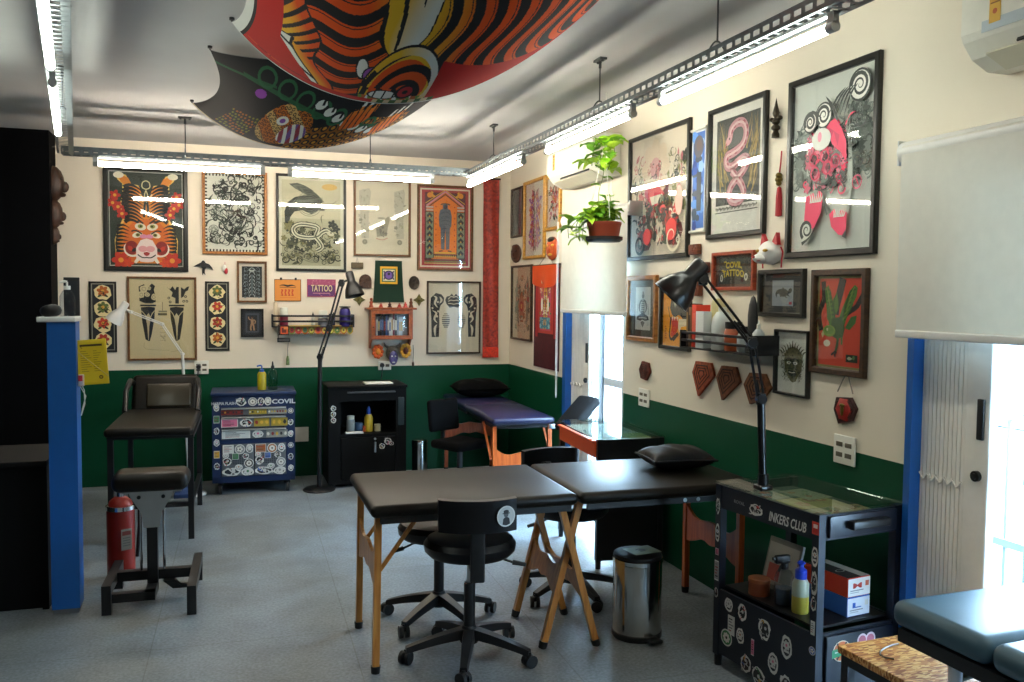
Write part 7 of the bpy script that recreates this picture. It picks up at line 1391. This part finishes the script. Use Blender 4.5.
# ------------------------------------------------------------------ OSB side table and the near bed
M_OSB = mat('strand board', '#a8682c', .6, noise=.45, nscale=26, col2='#d09a58', bump=.2, bscale=40)
def osb_nodes():
    nt = M_OSB.node_tree; b = bs(M_OSB); tc = nt.nodes.new('ShaderNodeTexCoord'); mp = nt.nodes.new('ShaderNodeMapping'); mp.inputs['Rotation'].default_value = (0, 0, .5); mp.inputs['Scale'].default_value = (40, 150, 80)
    v = nt.nodes.new('ShaderNodeTexVoronoi'); v.inputs['Scale'].default_value = 1.0; nt.links.new(tc.outputs['Object'], mp.inputs[0]); nt.links.new(mp.outputs[0], v.inputs['Vector'])
    rp = nt.nodes.new('ShaderNodeValToRGB'); e = rp.color_ramp; e.elements[0].color = lin('#8a4c1c'); e.elements[1].color = lin('#dcae6a'); e.elements[0].position = .1; e.elements[1].position = .9; m_ = e.elements.new(.5); m_.color = lin('#bd7c38')
    sp = nt.nodes.new('ShaderNodeSeparateColor'); nt.links.new(v.outputs['Color'], sp.inputs[0]); nt.links.new(sp.outputs[0], rp.inputs[0]); nt.links.new(rp.outputs[0], b.inputs['Base Color'])
osb_nodes()
r = thing('side_table', 'low strand-board table on black legs in front of the near trolley', 'table', (2.265, 2.265, 0), .05); MB().rbox((0, 0, .437), (.50, .42, .026), .002, 1, sm=False).build('table_top', M_OSB, r)
for sx in (-1, 1):
    for sy in (-1, 1): q = MB(); q.bx(sx*.225-.016, sx*.225+.016, sy*.185-.016, sy*.185+.016, 0, .4235); q.build('leg', M_BLACKMETAL, r)
q = MB(); q.bx(-.209, .209, -.201, -.169, .39, .4235).bx(-.209, .209, .169, .201, .39, .4235).bx(-.241, -.209, -.169, .169, .39, .4235).bx(.209, .241, -.169, .169, .39, .4235); q.build('apron', M_BLACKMETAL, r)
q = thing('cable_tie', 'small dark loop of wire lying on the strand-board table', 'wire', (2.16, 2.40, .4505)); MB().tube([(.05*math.cos(t*.5)*(1+.1*t), .025*math.sin(t*.5)-.01*t, .004) for t in range(9)], .003, 6).build('wire', mat('grey wire', '#6a5a44', .4), q)
r = thing('tattoo_bed', 'blue-black padded bed in the bottom right corner by the near doorway', 'bed', (2.30, 1.60, 0), .03); M_BEDV = mat('bed vinyl with sky sheen', '#385664', .45, bump=.08, bscale=200)  # teal base puts reflected daylight into the blue-black vinyl's colour
for (y0, y1) in ((.25, .61), (-.62, .245)):
    b = MB(); b.rbox((0, (y0+y1)/2, .665), (.60, y1-y0, .085), .036, 5); b.build('padded_section', M_BEDV, r)
b = MB(); b.bx(-.29, .29, -.58, .58, .58, .622); b.build('frame', M_BLACKMETAL, r)
for x in (-.20, .24):
    for y in (-.40, .44): q = MB(); q.cyl((x, y, 0), (x, y, .58), .02, n=14); q.build('leg', M_ALU, r)
for y in (-.40, .44): q = MB(); q.cyl((-.20, y, .50), (.24, y, .56), .012, n=10); q.build('brace', mat('olive bar', '#4a4c30', .5), r)
for x in (-.29, .29): q = MB(); q.cyl((x, .18, .60), (x-.02*(1 if x > 0 else -1), .18, .60), .022, n=12); q.build('hinge', M_BLACKPLASTIC, r)
# ------------------------------------------------------------------ tattoo chair, leg stand, extinguisher on the left
r = thing('tattoo_chair', 'dark reclined tattoo chair against the back wall at the left', 'chair', (-.455, 6.72, 0), -.03)
b = MB(); b.rbox((0, -.15, .735), (.54, 1.02, .06), .035, 4); b.build('seat', M_VINYL2, r)
b = MB(); b.rbox((0, .52, .84), (.48, .09, .34), .04, 5, R=rx(-.45)); bo = b.build('backrest', M_VINYL2, r); b = MB(); b.rbox((.03, .462, .85), (.32, .03, .19), .013, 3, R=rx(-.45)); b.build('lumbar_panel', mat('dark brown vinyl panel', '#2e2819', .3), bo)
for s in (-1, 1): b = MB(); b.tube([(s*.25, .20, .76), (s*.255, .30, .90), (s*.24, .44, .97), (s*.23, .54, .94)], .020, 10); b.build('arm_loop', M_BLACKMETAL, r)
for x in (-.24, .25):
    for y in (-.56, .40): q = MB(); q.bx(x-.018, x+.018, y-.018, y+.018, .0, .70); q.build('leg', M_BLACKMETAL, r)
q = MB(); q.bx(-.26, .27, -.58, .42, .68, .70).bx(-.222, .232, -.575, -.545, .22, .25).bx(.235, .265, -.542, .382, .22, .25).bx(-.255, -.225, -.542, .382, .22, .25); q.build('frame', M_BLACKMETAL, r)
q = MB(); q.rbox((.18, -.25, .26), (.10, .40, .03), .006); q.build('step_plate', mat('blue step pad', '#1e3a6a', .5), r)
r = thing('leg_rest', 'black padded leg rest on a steel stand in front of the tattoo chair', 'leg rest', (-.375, 4.98, 0), -.03)
b = MB(); b.rbox((0, 0, .65), (.38, .24, .10), .045, 5); b.build('cushion', M_VINYL2, r)
q = MB(); q.prism([(-.11,.59),(.11,.59),(.105,.57),(.05,.48),(.04,.40),(-.04,.40),(-.05,.48),(-.105,.57)], -.006, .006, M=Matrix(((1,0,0,0),(0,0,1,-.04),(0,1,0,0),(0,0,0,1)))); q.bx(-.15, .15, -.05, .05, .587, .599); br = q.build('bracket', M_STEEL, r)
for x in (-.06, .06): k_ = MB(); k_.cyl((x, -.047, .565), (x, -.056, .565), .010, n=10); k_.build('bolt', M_BLACKPLASTIC, br)
q = MB(); q.bx(-.026, .026, -.026, .026, .05, .46); q.build('post', M_BLACKMETAL, r); q = MB(); q.bx(-.016, .016, -.016, .016, .46, .575); q.build('sliding_tube', M_CHROME, r)
q = MB(); q.cyl((-.06, .03, .10), (-.06, .03, .50), .007, n=8); q.cyl((.055, .03, .10), (.055, .03, .50), .007, n=8); q.build('side_rod', M_CHROME, r)
q = MB(); q.bx(-.18, .19, .02, .07, .10, .15).bx(-.19, .026, -.17, -.125, .05, .095).bx(-.026, .026, -.17, .02, .05, .095); q.build('cross_beam', M_BLACKMETAL, r)
q = MB(); q.bx(-.225, -.18, -.20, .26, .10, .15).bx(-.225, -.18, -.20, -.155, 0, .10).bx(-.225, -.18, .215, .26, 0, .10); q.build('runner', M_BLACKMETAL, r); q = MB(); q.bx(.19, .235, -.30, .30, .10, .15).bx(.19, .235, -.30, -.255, 0, .10).bx(.19, .235, .255, .30, 0, .10); q.build('runner', M_BLACKMETAL, r)
q = MB(); q.bx(.10, .19, -.02, .02, .055, .07); q.prism([(.05,.10),(.11,.10),(.15,.055),(.10,.055)], -.02, .02, M=Matrix(((1,0,0,0),(0,0,1,0),(0,1,0,0),(0,0,0,1)))); q.build('pedal', M_BLACKMETAL, r)
r = thing('fire_extinguisher', 'red cylinder with a chrome collar standing behind the leg rest', 'fire extinguisher', (-.575, 5.40, 0)); MB().lathe([(0,.01),(.07,.01),(.075,.03),(.075,.40),(.06,.45),(.03,.475),(0,.475)], 28).build('cylinder', mat('red enamel', '#8a1c10', .4), r); MB().lathe([(.0755,.40),(.079,.402),(.079,.425),(.070,.428)], 28).build('chrome_collar', M_CHROME, r)
b = MB(); b.cyl((0,0,.475),(0,0,.51),.022); b.rbox((.02, -.01, .525), (.10, .03, .02), .006); b.build('valve', M_CHROME, r); A = Art(.06, .12, '#7d7468'); A.rect(.1, .1, .9, .3, '#6a2418'); [A.rect(.15, .4+.12*i, .85, .45+.12*i, '#5a5a54') for i in range(4)]; e = A.build('label', r, z=.0755, thick=0); e.location = (.0, 0, .24); e.rotation_euler = (PI/2, 0, .5); b = MB(); b.tube([(.05, -.01, .52), (.10, .0, .48), (.10, 0, .30), (.085, 0, .12)], .010, 8); b.build('hose', M_BLACKPLASTIC, r)
# ================================================================== CAMERA AND VIEW
cam = bpy.data.cameras.new('camera'); co = bpy.data.objects.new('camera', cam); COL.objects.link(co)
cam.sensor_width = 36; cam.sensor_fit = 'HORIZONTAL'; cam.lens = FOC/1024*36; cam.clip_start = .02; cam.clip_end = 60
m3 = Matrix((RIGHT, UP, -FWD)).transposed().to_4x4(); m3.translation = Vector((0, 0, EYE)); co.matrix_world = m3
S.camera = co
S.view_settings.view_transform = 'Standard'; S.view_settings.look = 'None'; S.view_settings.gamma = 1; S.view_settings.use_curve_mapping = False
S.view_settings.exposure = 0.45
S.cycles.use_denoising = True; S.cycles.max_bounces = 8; S.cycles.transparent_max_bounces = 16; S.cycles.sample_clamp_indirect = 6
try: S.cycles.denoiser = 'OPENIMAGEDENOISE'
except Exception: pass
